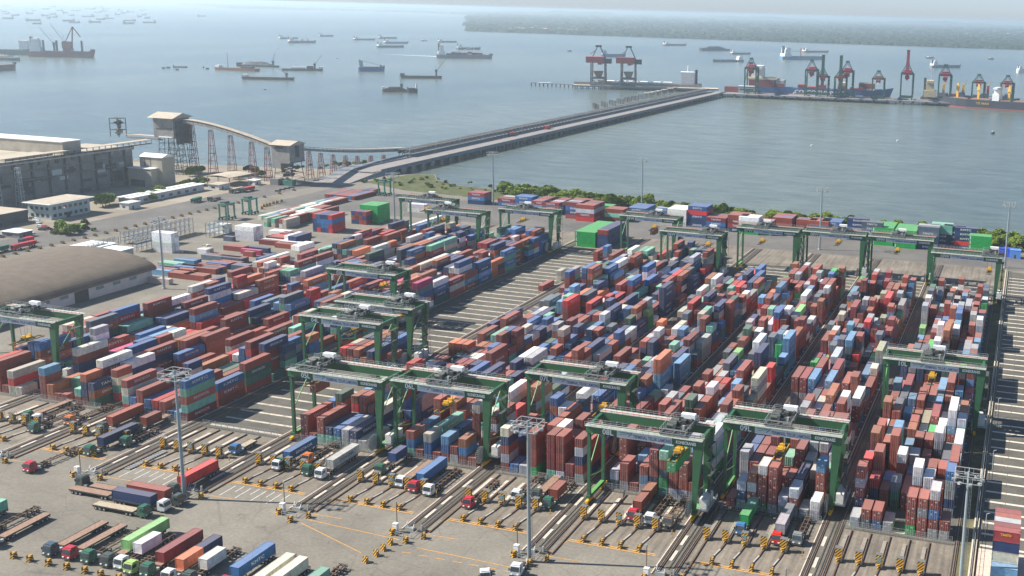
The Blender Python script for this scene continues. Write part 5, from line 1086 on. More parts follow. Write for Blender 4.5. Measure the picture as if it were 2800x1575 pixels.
PB = bez((-508, 646, 24), (-512, 715, 12), (-511, 790, 6.5), 9)
gallery(PB, 4.5, 2.6, 'dark covered conveyor curving down from the lower transfer house to the jetty', [(-508.5, 662, 20.5, 7, 0), (-509, 676, 17.5, 7, 0), (-510, 692, 14.5, 6, 0), (-510.5, 708, 11.8, 6, 0), (-511, 724, 9.6, 5, 0), (-511, 742, 7.6, 5, 0), (-511, 760, 6, 4, 0)])
# office, sheds, canopy
o = empty('office_building', (-552, 474, 0)); tag(o, 'pale green two storey office with a flat grey roof beside the boulevard', 'office')
b = MB(); b.box(-8, 0, 0, 9, 27, 9.2, 'pale_green_wall'); b.build('wall', o); b = MB(); b.box(-10, -2, 9.2, 11, 29, 9.6, 'roof_white'); b.box(-9, -1, 9.6, 10, 28, 9.75, 'roof_tan'); b.build('roof', o)
for z in (1.4, 5.6):
    for i in range(7): b = MB(); b.box(9.0, 1.5+3.6*i, z, 9.08, 3.6+3.6*i, z+1.8, 'glass_dark'); b.build('window', o)
    for i in range(4): b = MB(); b.box(-6+3.8*i, -.08, z, -4+3.8*i, -.0, z+1.8, 'glass_dark'); b.build('window', o)
b = MB(); b.box(9.05, 10, 0, 9.12, 13, 3, 'black'); b.build('door', o)
o = empty('long_shed', (-551, 530, 0)); tag(o, 'long low shed with twin pale roofs behind the roadside plants', 'shed')
b = MB(); b.box(0, 0, 0, 10, 62, 4.2, 'wall_white'); b.build('wall', o); b = MB(); b.box(-1, -1, 4.2, 3.4, 63, 4.5, 'roof_white'); b.box(5.6, -1, 4.2, 11, 63, 4.6, 'roof_white'); b.box(3.4, -1, 4.2, 5.6, 63, 4.3, 'cement_dark'); b.build('roof', o)
for i in range(8): b = MB(); b.box(10, 3+7*i, .8, 10.06, 6+7*i, 2.6, 'glass_dark'); b.build('window', o)
o = empty('vehicle_canopy', (-555, 609, 0)); tag(o, 'open sided canopy with a slightly arched tan roof near the trees', 'canopy')
b = MB()
for i in range(4): b.poly([(0+5.2*i, 0, 6.6+[0,.7,1,.7,0][i]), (5.2+5.2*i, 0, 6.6+[0,.7,1,.7,0][i+1]), (5.2+5.2*i, 23, 6.6+[0,.7,1,.7,0][i+1]), (5.2*i, 23, 6.6+[0,.7,1,.7,0][i])], 'roof_tan'); b.poly([(5.2*i, 0, 6.4), (5.2*i, 23, 6.4), (5.2+5.2*i, 23, 6.4), (5.2+5.2*i, 0, 6.4)], 'roof_tan')
b.build('roof', o)
for x in (1, 10, 20):
    for y in (1, 12, 22): b = MB(); b.box(x-.15, y-.15, 0, x+.15, y+.15, 6.5, 'galvanised'); b.build('post', o)
def small_house(x, y, sx, sy, h, wall, roof, label, name='small_building'):
    o = empty(name, (x, y, 0)); tag(o, label, 'building'); b = MB(); b.box(0, 0, 0, sx, sy, h, wall); b.build('wall', o); b = MB(); b.box(-.5, -.5, h, sx+.5, sy+.5, h+.25, roof); b.build('roof', o)
    b = MB(); b.box(sx, sy*.3, 0, sx+.06, sy*.3+1.2, 2.2, 'glass_dark'); b.build('door', o); b = MB(); b.box(sx*.3, -.06, 1, sx*.6, -.01, 2.2, 'glass_dark'); b.build('window', o)
small_house(-536, 516, 7, 9, 4, 'wall_white', 'wall_white', 'small white gatehouse right of the office'); small_house(-530, 622, 6, 6, 3.4, 'wall_white', 'roof_white', 'tiny white cabin beside the lower transfer house'); small_house(-575, 440, 24, 26, 7, 'cement_dark', 'roof_tan', 'dark shed with a tan roof left of the office')
small_house(-541, 596, 9, 10, 3.5, 'wall_white', 'cement_roof', 'white building under the arched canopy edge'); small_house(-528, 430, 12, 8, 3, 'cement', 'roof_white', 'low grey car shelter at the left edge beside the boulevard', 'car_shelter')
# racks of steel platforms, spreaders and straddle carriers in the left yard
def rack(x, y, L_, h, a, label, levels=3):
    o = empty('platform_rack', (x, y, 0), a); tag(o, label, 'steel platform', 'steel access platforms'); b = MB(); n = max(3, int(L_/3))
    for i in range(n+1):
        for yy in (0, 2.4): b.box(L_*i/n-.1, yy-.1, 0, L_*i/n+.1, yy+.1, h, 'rack_steel')
    b.build('frame', o); b = MB()
    for l in range(1, levels+1): z = (h-1.1)*l/levels; b.box(0, 0, z, L_, 2.4, z+.15, 'rack_steel')
    b.build('platform', o); b = MB()
    for z in (h-.55, h):
        for yy in (-.05, 2.45): b.box(0, yy-.05, z-.06, L_, yy+.05, z+.06, 'rack_steel')
    b.build('railing', o)
for n, (x, y, L_, h, a, l) in enumerate([(-456, 440, 22, 6.5, E_, 'far long grey platform frame behind the curved roof warehouse'), (-452, 412, 20, 6, E_*.98, 'platform frame touching the white sheds'), (-436, 428, 26, 8, E_, 'platform frame right of the white reefer stack'), (-446, 452, 26, 8.5, E_, 'open platform frame before the striped boulevard blocks'), (-428, 470, 14, 8, E_, 'short platform frame left of the second white stack'), (-444, 396, 22, 7, E_, 'nearest platform frame behind the curved roof')]): rack(x, y, L_, h, a, l)
def straddle(x, y, label):
    o = empty('straddle_carrier', (x, y, 0)); tag(o, label, 'straddle carrier', 'straddle carriers'); b = MB()
    for sx in (-2.3, 2.3):
        for sy in (0, 7): b.box(sx-.35, sy-.35, .8, sx+.35, sy+.35, 9, 'tank_green')
        b.box(sx-.4, -1, .8, sx+.4, 8, 1.5, 'tank_green')
    b.build('frame', o); b = MB()
    b.box(-2.8, -.6, 9, 2.8, 7.6, 9.8, 'tank_green'); b.box(-2.2, 1, 9.8, 1, 5, 10.8, 'machinery'); b.build('top_frame', o)
    for sx in (-2.3, 2.3):
        for sy in (-.6, 2, 5, 7.6): b = MB(); b.tube((sx-.25, sy, .6), (sx+.25, sy, .6), .6, 'tyre', n=10); b.build('wheel', o)
for n, (x, y) in enumerate([(-456.5, 513), (-456, 532)]): straddle(x, y, f"{['nearer', 'farther'][n]} of two dark green straddle carriers by the boulevard")
p = at(700+.27195*1265, 394+.27195*520); straddle(p.x, p.y, 'dark green straddle carrier beside the jetty root containers')
# vehicles on and along the boulevard
def lorry(x, y, a, body, cab, label, L_=11, h=2.6):
    o = empty('lorry', (x, y, .02), a); tag(o, label, 'lorry', 'lorries along the boulevard'); b = MB(); b.box(-1.25, -1.6-.3, .7, 1.25, .2, 2.9, cab); b.build('cab', o); b = MB(); b.box(-1.05, -1.93, 1.7, 1.05, -1.9, 2.6, 'glass_dark'); b.build('windscreen', o)
    b = MB(); b.hexa([(-1.2,.5,1.1),(1.2,.5,1.1),(1.2,L_,1.1),(-1.2,L_,1.1),(-1.35,.4,1.1+h*.75),(1.35,.4,1.1+h*.75),(1.35,L_+.2,1.1+h*.75),(-1.35,L_+.2,1.1+h*.75)], body); b.build('tipper_body', o)
    for yy in (-1.0, 2, L_-2.4, L_-1.1):
        for sx in (-1, 1): b = MB(); b.tube((sx-.15, yy, .5), (sx+.15, yy, .5), .5, 'tyre', n=8); b.build('wheel', o)
lorry(-494, 409, 0, 'red_body', 'cab_red', 'red tipper lorry with long bed by the boulevard'); lorry(-497, 396, 0, 'cab_green', 'cab_dark', 'dark green tipper lorry at the left edge'); lorry(-500.5, 390, 0, 'cab_grey', 'cab_dark', 'grey tipper lorry at the left edge', 12); lorry(-503, 421, .1, 'cab_red', 'cab_navy', 'short red lorry behind the red tipper', 6)
lorry(-508, 462, E_*1.02, 'chassis', 'cab_lime', 'flat recovery trailer with a yellow green cab beside the garden', 10, .8); lorry(-512, 551, .2, 'tank_green', 'tank_green', 'army green lorry among the roadside plants', 7); lorry(-507, 560, .1, 'chassis', 'cab_dark', 'dark trailer beside the army green lorry', 9, .6); lorry(-512, 596, 0, 'red_body', 'cab_dark', 'maroon trailer near the canopy', 10); lorry(-516, 590, 0, 'bed_tan', 'cab_dark', 'tan trailer near the canopy', 10)
def car(x, y, a, m, label, grp=None, s=1.0):
    o = empty('parked_car', (x, y, .02), a); o.scale = (s, s, s); tag(o, label, 'car', grp); b = MB(); b.hexa([(-.9,0,.3),(.9,0,.3),(.9,4.3,.3),(-.9,4.3,.3),(-.88,.05,.9),(.88,.05,.9),(.88,4.25,.95),(-.88,4.25,.95)], m)
    b.hexa([(-.82,1.1,.9),(.82,1.1,.9),(.82,3.9,.9),(-.82,3.9,.9),(-.68,1.7,1.45),(.68,1.7,1.45),(.68,3.5,1.45),(-.68,3.5,1.45)], m); b.build('body', o)
    b = MB(); b.hexa([(-.84,1.25,.95),(.84,1.25,.95),(.84,3.75,.95),(-.84,3.75,.95),(-.72,1.68,1.38),(.72,1.68,1.38),(.72,3.52,1.38),(-.72,3.52,1.38)], 'glass_dark'); b.build('window', o)
    for yy in (.8, 3.5):
        for sx in (-.8, .8): b = MB(); b.tube((sx-.1, yy, .32), (sx+.1, yy, .32), .32, 'tyre', n=8); b.build('wheel', o)
for n, (px, py, m, c) in enumerate([(120,622,'white_paint','white'), (131,624,'cab_red','red'), (140,628,'black','black'), (110,612,'cab_white','pale'), (98,600,'cab_grey','grey'), (92,640,'white_paint','white'), (10,650,'cab_navy','dark blue'), (105,604,'white_paint','white'), (126,630,'glass_dark','dark')]):
    p = at(px, py); car(p.x, p.y, GS.uniform(-.3, .3)+E_, m, f'{c} parked car, {ORD[n]} of the cars near the office', 'cars parked near the office')
# plants
for n, (px, py, s) in enumerate([(290,560,1.25), (300,556,1.2), (282,562,1.1), (180,640,.9), (165,625,.9), (195,636,.8), (210,628,.7), (390,540,.9), (410,545,.9), (425,536,.8), (440,530,.9), (520,478,.9), (535,474,.9), (550,470,.8), (680,470,.9), (700,472,.9), (650,480,.7), (545,505,.9), (560,500,.9), (505,512,.8), (470,525,.8), (640,486,.8), (715,480,.7), (535,462,.6)]):
    p = at(px, py+4); tree(p.x, p.y, s, n, f'round green tree, {ORD[n] if n < 16 else "number "+str(n+1)} of the roadside garden trees', 'trees in the plant gardens', 'garden_tree')
for n in range(70):
    if n < 30: px, py = GS.uniform(320, 520), GS.uniform(560, 585); py = 640-.25*px+GS.uniform(-14, 10)
    elif n < 48: px, py = GS.uniform(150, 260), GS.uniform(612, 640)
    else: px, py = GS.uniform(760, 1010), 0; py = 470-.08*(px-760)+GS.uniform(-10, 2)
    p = at(px, py); bush(p.x, p.y, GS.uniform(.5, 1.1), n, 'small bush in the dusty plant gardens', 'bushes in the plant gardens')
p = at(175, 600); b = MB(); b.tube((0,0,0), (0,0,9), .08, 'galvanised', n=6); b.box(0, -.02, 7.4, 1.8, .02, 8.0, 'cab_red'); b.box(0, -.02, 6.8, 1.8, .02, 7.4, 'white_paint'); tag(b.build('flagpole', None, tuple(p)), 'flagpole with a red and white flag before the office', 'flagpole')
# debris near the ground containers
for px, py, l in ((490, 690, 'white sheet heap on the left yard'), (610, 716, 'small pile of pale rubble beside a ground container'), (563, 672, 'white tarpaulin heap beside the blue ground container')):
    p = at(px, py); b = MB()
    for i in range(14): b.cbox(GS.uniform(-1.5, 1.5), GS.uniform(-1, 1), 0, GS.uniform(.5, 1.4), GS.uniform(.5, 1.2), GS.uniform(.2, .9), GS.choice(['roof_white', 'cement_roof']), GS.uniform(0, 3))
    tag(b.build('debris_pile', None, tuple(p)), l, 'debris')
# concrete barriers along the road bend
for n, (px, py) in enumerate([(760,524),(772,520),(785,517),(797,514),(813,510),(865,496),(877,494),(900,488),(915,484),(928,480)]):
    p = at(px, py); b = MB(); b.hexa([(-2,-.4,0),(2,-.4,0),(2,.4,0),(-2,.4,0),(-2,-.15,1),(2,-.15,1),(2,.15,1),(-2,.15,1)], 'cement_dark'); tag(b.build('road_barrier', None, tuple(p), .5), f'dark concrete barrier, {ORD[n]} from the left along the road bend', 'barrier', 'dark barriers along the road bend')
for n, (px, py) in enumerate([(716,572),(722,566),(730,564),(738,562),(748,558),(758,556),(770,553)]):
    p = at(px, py); block_at(p.x, p.y, .5, 'dark striped block at the edge of the open road bend', 'blocks at the road bend').scale = (1.4, 1.4, 1.3)
# more loose boxes and clutter on the left yard
# ------------------------------------------------------------------ jetty, quays, ships, far coast
SEA = -2.6
mk('jetty_side', (.17, .19, .21), .8, var=.2, scale=.3); mk('jetty_deck', (.24, .22, .205), .85, var=.15, scale=.2); mk('pile', (.10, .09, .08), .9, var=.3)
o = empty('jetty', (0, 0, 0)); tag(o, 'long straight jetty with a lit roadway running out to the quays', 'jetty')
b = MB(); b.box(-508, 700, 1.6, -473, 1665, 3.4, 'jetty_side'); b.box(-494, 690, 3.4, -474, 1665, 3.5, 'jetty_deck'); b.box(-473.6, 700, 3.4, -473, 1665, 4.5, 'jetty_side'); b.box(-494.5, 700, 3.4, -494, 1665, 4.4, 'jetty_side'); b.build('deck', o)
b = MB()
for i in range(65):
    y = 712+15*i
    for x in (-506, -495, -484, -475): b.box(x-.6, y-.6, SEA-3, x+.6, y+.6, 1.6, 'pile')
    b.box(-507.5, y-.9, .6, -473.4, y+.9, 1.6, 'pile')
b.build('piles', o)
for x, nm in ((-505, 'sea side'), (-498.5, 'road side')):
    g = empty('covered_conveyor', (0, 0, 0)); tag(g, f'{nm} one of two long covered conveyors along the jetty', 'conveyor', 'covered conveyors on the jetty')
    b = MB(); b.box(x-2.1, 775, 6.2, x+2.1, 1640, 6.7, 'gallery'); b.box(x-2.3, 775, 9.0, x+2.3, 1640, 9.3, 'cement_dark'); b.box(x-2.2, 775, 6.7, x-2.05, 1640, 7.7, 'gallery'); b.box(x+2.05, 775, 6.7, x+2.2, 1640, 7.7, 'gallery'); b.build('gallery', g)
    b = MB()
    for i in range(109): y = 776+8*i; b.box(x-1.9, y-.2, 3.4, x-1.5, y+.2, 9, 'galvanised'); b.box(x+1.5, y-.2, 3.4, x+1.9, y+.2, 9, 'galvanised')
    b.build('supports', g)
for i in range(22):
    b = MB(); b.tube((0,0,3.4), (0,0,12.5), .14, 'galvanised', n=5); b.tube((0,0,12.5), (1.6,0,12.8), .1, 'galvanised', n=4); tag(b.build('jetty_lamp', None, (-493.2, 730+41*i, 0)), 'thin lamp pole in the long row on the jetty', 'lamp post', 'lamp poles on the jetty')
for n, (px, py) in enumerate([(1500, 352), (1401, 371)]): p = at(px, py, 3.5); lorry(p.x, p.y-6, 0, 'red_body', 'cab_red' if n == 0 else 'cab_dark', ['red tipper lorry driving on the jetty', 'dark red tipper lorry behind on the jetty'][n], 8, 3.4); bpy.context.scene.objects  # two lorries on the deck
for ob in list(COL.objects)[-60:]:
    if ob.name.startswith('lorry') and ob.parent is None and ob.get('label', '').endswith('on the jetty'): ob.location.z = 3.52
b = MB(); b.prism([(-474, 690), (-494, 690), (-500, 640), (-486, 640)], 0, .0, 'road') if False else b.poly([(-498, 650, .05), (-470, 650, .05), (-473, 702, 3.5), (-495, 702, 3.5)], 'jetty_deck'); b.poly([(-498, 650, 0), (-495, 702, 3.5), (-508, 702, 3.4), (-508, 690, 0)], 'jetty_side'); b.poly([(-470, 650, 0), (-470, 705, 0), (-473, 705, 3.4)], 'jetty_side'); tag(b.build('jetty_ramp'), kind='structure')
# container quay, turned a little against the jetty
QA = math.atan2(45, 455); Q0 = Vector((-478, 1628, 0)); QU = Vector((math.cos(QA), math.sin(QA), 0)); QV = Vector((-QU.y, QU.x, 0))
def quv(u, v, z=0): q = Q0+QU*u+QV*v; return (q.x, q.y, z)
o = empty('container_quay', tuple(Q0), QA); tag(o, 'long grey container quay with green cranes across the water', 'quay')
b = MB(); b.box(0, 0, 1.0, 900, 52, 3.4, 'jetty_side'); b.box(.5, .5, 3.4, 899, 51.5, 3.5, 'jetty_deck'); b.build('deck', o)
b = MB()
for i in range(75):
    for v in (1, 14, 28, 44): b.box(3+12*i, v, SEA-3, 4.4+12*i, v+1.4, 1.0, 'pile')
b.build('piles', o); b = MB()
for i in range(45): b.box(5+20*i, -.8, 0, 8+20*i, 0, 3.2, 'tyre')
b.build('fender', o)
# ship to shore cranes, boom seen end on
def sts(u, small, up, label, v=14):
    S = .72 if small else 1.0; H = 43 if small else 56; w = 18 if not small else 18; D_ = 20 if small else 26
    o = empty('quay_crane', quv(u, v, 3.5), QA); tag(o, label, 'quay crane', 'green quay cranes'); m = 'sts_green'
    for x in (-w/2, w/2):
        for y in (0, D_): b = MB(); b.box(x-.95*S, y-.95*S, 0, x+.95*S, y+.95*S, H*.74, m); b.build('leg', o)
        b = MB(); b.box(x-.9, 0, 3, x+.9, D_, 5.5, m); b.box(x-1, 0, H*.7, x+1, D_, H*.75, m); b.bar((x, 0, H*.3), (x, D_, H*.66), 1.1, 1.1, m); b.build('side_frame', o)
    for y in (0, D_):
        b = MB(); b.box(-w/2, y-1, H*.70, w/2, y+1, H*.74, m); b.build('cross_beam', o); b = MB(); b.box(-w/2, y-.8, 3.2, w/2, y+.8, 5.4, m); b.build('sill_beam', o)
    b = MB(); b.bar((-w*.48, D_*.2, H*.74), (-1.2, D_*.2, H*1.0), 1.2, 1.2, m); b.bar((w*.48, D_*.2, H*.74), (1.2, D_*.2, H*1.0), 1.2, 1.2, m); b.bar((-1.6, D_*.2, H), (w*.2, D_*.2, H*.84), .8, .8, m); b.bar((1.6, D_*.2, H), (-w*.2, D_*.2, H*.84), .8, .8, m); b.box(-3, D_*.2-1.5, H-.6, 3, D_*.2+1.5, H+1.2, m); b.build('apex_frame', o)
    b = MB(); b.box(-w*.38, -2, H*.745, w*.38, D_+2, H*.775, 'sts_red' if not small else 'sts_dull'); b.box(-w*.30, D_*.3, H*.785, w*.34, D_*.9, H*.815, 'sts_red' if not small else 'sts_dull'); b.build('machinery_house', o)
    b = MB()
    for x in (-2.2, 2.2): b.box(x-.7, -20*S, H*.66, x+1, D_+8, H*.71, 'sts_red')
    b.build('girder', o)
    b = MB()
    if up:
        zt = H*(1.5 if small else 1.36); b.box(-2.3, D_*.2-5, H*(.4 if small else .62), 2.3, D_*.2-2.5, zt, 'sts_red' if up == 'r' else m); b.box(-2.6, D_*.2-5.3, zt, 2.6, D_*.2-2.2, zt+1.2, 'sts_dull')
    else:
        for x in (-2.2, 2.2): b.box(x-.7, D_+8, H*.66, x+.7, D_+58*S, H*.71, 'sts_red')
    b.build('boom', o)
    b = MB()
    if True: b.box(-3.4, D_*.1, H*.58, 3.4, D_*.5, H*.655, 'sts_red'); b.box(-1.6, D_*.1-2.5, H*.545, 1.6, D_*.1+1.5, H*.6, 'white_paint' if small else 'sts_red')
    b.build('trolley', o)
    b = MB(); s_ = 1
    for i in range(9): z = 5+H*.07*i; b.bar((w/2+1.6, 2 if s_ > 0 else 8, z), (w/2+1.6, 8 if s_ > 0 else 2, z+H*.07), .9, .3, 'dark_steel'); b.box(w/2+1, 1, z+H*.07, w/2+2.6, 9, z+H*.07+.3, m); s_ = -s_
    b.build('stair_tower', o)
mk('sts_green', (.022, .085, .06), .5, var=.15); mk('sts_red', (.30, .03, .05), .5, var=.15); mk('sts_dull', (.22, .08, .07), .6, var=.2)
def uq(px): # quay coordinate of a photograph column
    best = min(range(0, 900, 1), key=lambda u: abs(px_of(quv(u, 16, 3.5))-px)); return best
def px_of(q):
    d = Vector(q)-Vector((0, 0, CAM['h'])); return RT.dot(d)/FW.dot(d)*CAM['f']+CAM['cx']
s_ = .27195
for n, (px, small, up, lb) in enumerate([(1400+s_*2395, 0, '', 'leftmost tall green quay crane with a red machinery beam'), (2100+s_*428, 0, '', 'second tall green quay crane from the left over the blue ship'), (2100+s_*542, 1, 'g', 'smaller green quay crane with its green boom raised, left of the pair'),
      (2100+s_*718, 1, 'g', 'smaller green quay crane with its green boom raised, right of the pair'), (2100+s_*785, 0, '', 'tall green quay crane right behind the raised boom pair'), (2100+s_*1100, 1, '', 'small green quay crane at the bow of the blue ship'),
      (2100+s_*1388, 0, 'r', 'tall green quay crane with a red raised boom'), (2100+s_*1765, 0, '', 'tall green quay crane right of the red raised boom'), (2100+s_*2105, 1, '', 'small green quay crane above the black hulled ship'), (2100+s_*2392, 1, '', 'rightmost small green quay crane')]): sts(uq(px), small, up, lb, 14 if n not in (4, ) else 15)
# bulk berth with two grab unloaders
BA = at(1566, 233, 3); BB = at(1850, 241, 3); BU = (BB-BA).normalized(); BV = Vector((-BU.y, BU.x, 0)); BL = (BB-BA).length; BANG = math.atan2(BU.y, BU.x)
o = empty('bulk_berth', (BA.x, BA.y, 0), BANG); tag(o, 'long low bulk berth with two red topped unloaders', 'quay'); b = MB(); b.box(0, 0, 1, BL+70, 26, 3.4, 'jetty_side'); b.box(0, .5, 3.4, BL+70, 25.5, 3.5, 'pale_concrete'); b.box(0, 14, 4, BL+40, 19, 8, 'gallery'); b.box(0, 14, 8, BL+40, 19, 8.4, 'bed_rust'); b.build('deck', o)
b = MB()
for i in range(22): b.box(3+10*i, 1, SEA-3, 4.5+10*i, 2.5, 1, 'pile'); b.box(3+10*i, 22, SEA-3, 4.5+10*i, 24, 1, 'pile')
b.build('piles', o)
def unloader(px, label):
    u = min(range(0, 200), key=lambda q: abs(px_of(BA+BU*q+BV*4)-px)); q = BA+BU*u+BV*4; o = empty('grab_unloader', (q.x, q.y, 3.5), BANG); tag(o, label, 'unloader', 'bulk unloaders'); m = 'cement'
    for x in (-12, 12):
        for y in (0, 18): b = MB(); b.bar((x, y, 0), (x*(.93 if y else .97), y, 38), 2, 2, m); b.build('leg', o)
        b = MB(); b.bar((x, 0, 12), (x, 18, 30), 1.2, 1.2, m); b.box(x-1, 0, 11, x+1, 18, 13, m); b.build('side_frame', o)
    b = MB(); b.bar((-12, 0, 12), (0, 0, 2), 1.2, 1.2, m); b.bar((12, 0, 12), (2, 0, 2), 1.2, 1.2, m); b.box(-12, -1, 11, 12, 1, 13, m); b.box(-12, 17, 11, 12, 19, 13, m); b.box(-9, 2, 12, 9, 14, 14, 'cement_dark'); b.box(-12, -2, 0, 12, 2, 3, 'sts_green' if 'right' in label else 'cement'); b.build('portal', o)
    b = MB(); b.hexa([(-3,4,13),(4,4,13),(4,12,13),(-3,12,13),(-8,1,24),(8,1,24),(8,15,24),(-8,15,24)], 'bed_rust'); b.build('hopper', o)
    b = MB(); b.box(-20, -4, 38, 10, 16, 48, 'sts_red2'); b.box(10, 2, 37, 22, 12, 45, 'cement_dark'); b.build('machinery_house', o)
    b = MB(); b.bar((-10, 8, 48), (-1, 8, 66), 1.3, 1.3, m); b.bar((12, 8, 45), (2, 8, 66), 1.5, 1.5, 'dark_steel'); b.box(-5, 5, 64, 5, 11, 67, 'dark_steel'); b.bar((-5, 8, 58), (-14, 8, 52), 1, 1, m); b.build('apex_frame', o)
    b = MB(); b.box(-3, 18, 34, 3, 60, 37, 'sts_red2'); b.build('boom', o)
mk('sts_red2', (.40, .06, .05), .6, var=.2)
unloader(1400+s_*865, 'left red topped grab unloader on the bulk berth'); unloader(1400+s_*1165, 'right red topped grab unloader on the bulk berth')
p0, p1 = at(1453, 226, 2), at(1566, 232, 2); o = empty('mooring_walkway'); tag(o, 'thin piled walkway with mooring platforms left of the bulk berth', 'walkway'); b = MB(); b.bar(p0, p1, 2.2, .8, 'cement_dark'); b.build('deck', o); b = MB()
for i in range(11): q = p0.lerp(p1, i/10); b.tube((q.x, q.y, SEA-3), (q.x, q.y, 1.6), 1.1, 'pile', n=6)
b.build('piles', o); q = p0.lerp(p1, .32); b = MB(); b.cbox(q.x, q.y, 2.2, 22, 7, 1.2, 'roof_white', BANG); b.build('platform', o)
for r in range(2):
    a0, a1 = (at(1400+s_*830, s_*1065), at(1400+s_*1600, s_*918)) if r == 0 else (at(1400+s_*855, s_*1080), at(1400+s_*1640, s_*905))
    for i in range(12):
        q = a0.lerp(a1, i/11); q = Vector((q.x, a0.y+(a1.y-a0.y)*i/11, 0)); b = MB()
        for dx in (-2.2, 0, 2.2): b.tube((dx, 0, SEA-3), (dx, 0, 4.2), .75, 'pile', n=6)
        if i > 6: b.box(-3.6, -2, 4.2, 3.6, 2, 5.2, 'pale_concrete')
        tag(b.build('pile_cluster', None, (q.x, q.y, 0)), 'cluster of bare dark piles in the double row beside the jetty', 'piles', 'pile clusters beside the jetty')

# ------------------------------------------------------------------ ships
SH = random.Random(31)
for key, c in dict(hull_blue=(.04,.11,.28), hull_dark=(.045,.05,.065), hull_rust=(.22,.10,.06), hull_grey=(.17,.19,.22), hull_green=(.07,.14,.13), hull_red=(.20,.045,.045), hull_brown=(.14,.10,.08), hull_pale=(.30,.33,.36), crane_rust=(.28,.07,.045), coal=(.035,.035,.04), logs=(.12,.09,.06),
                   super_white=(.72,.72,.70), super_cream=(.55,.47,.30), mast_yellow=(.75,.42,.03), letter_yellow=(.45,.30,.06), hull_lblue=(.10,.22,.36), bow_red=(.45,.13,.13), beach=(.55,.42,.30)).items(): mk(key, c, .55, var=.12)
def hull(L_, W, F, m, bow=1, barge=False, boot=None):
    b = MB(); n = 14; k = b.mi(m); prof = []
    for i in range(n+1):
        t = i/n; f = 1.0
        if not barge: f = min(1, (t/.06)**.5 if t > 0 else .72, 1) if t < .06 else (1.0 if t < .78 else max(.03, 1-((t-.78)/.22)**1.8)); f = max(f, .72) if t < .06 else f
        else: f = .96 if t in (0, 1) else 1
        prof.append((t, f))
    i0 = len(b.v)
    for t, f in prof:
        x = (t-.5)*L_*bow; sh = F*(1+(.35*max(0, (t-.8)/.2)**1.5 if not barge else 0)+(.1*max(0, (.1-t)/.1) if not barge else 0)); rk = (1-(.0 if barge else .06*max(0, (t-.85)/.15)))
        xb = x-(bow*L_*.035*max(0, (t-.8)/.2) if not barge else bow*(L_*.03 if t == 1 else (-L_*.03 if t == 0 else 0)))
        b.v += [(xb, -W/2*f*.9, -3), (x, -W/2*f, sh), (x, W/2*f, sh), (xb, W/2*f*.9, -3)]
    for i in range(n):
        a = i0+4*i; c = a+4
        for q in ((a, c, c+1, a+1), (a+1, c+1, c+2, a+2), (a+2, c+2, c+3, a+3)): b.face(list(q), k)
    b.face([i0, i0+1, i0+2, i0+3], k); e = i0+4*n; b.face([e+3, e+2, e+1, e], k); return b
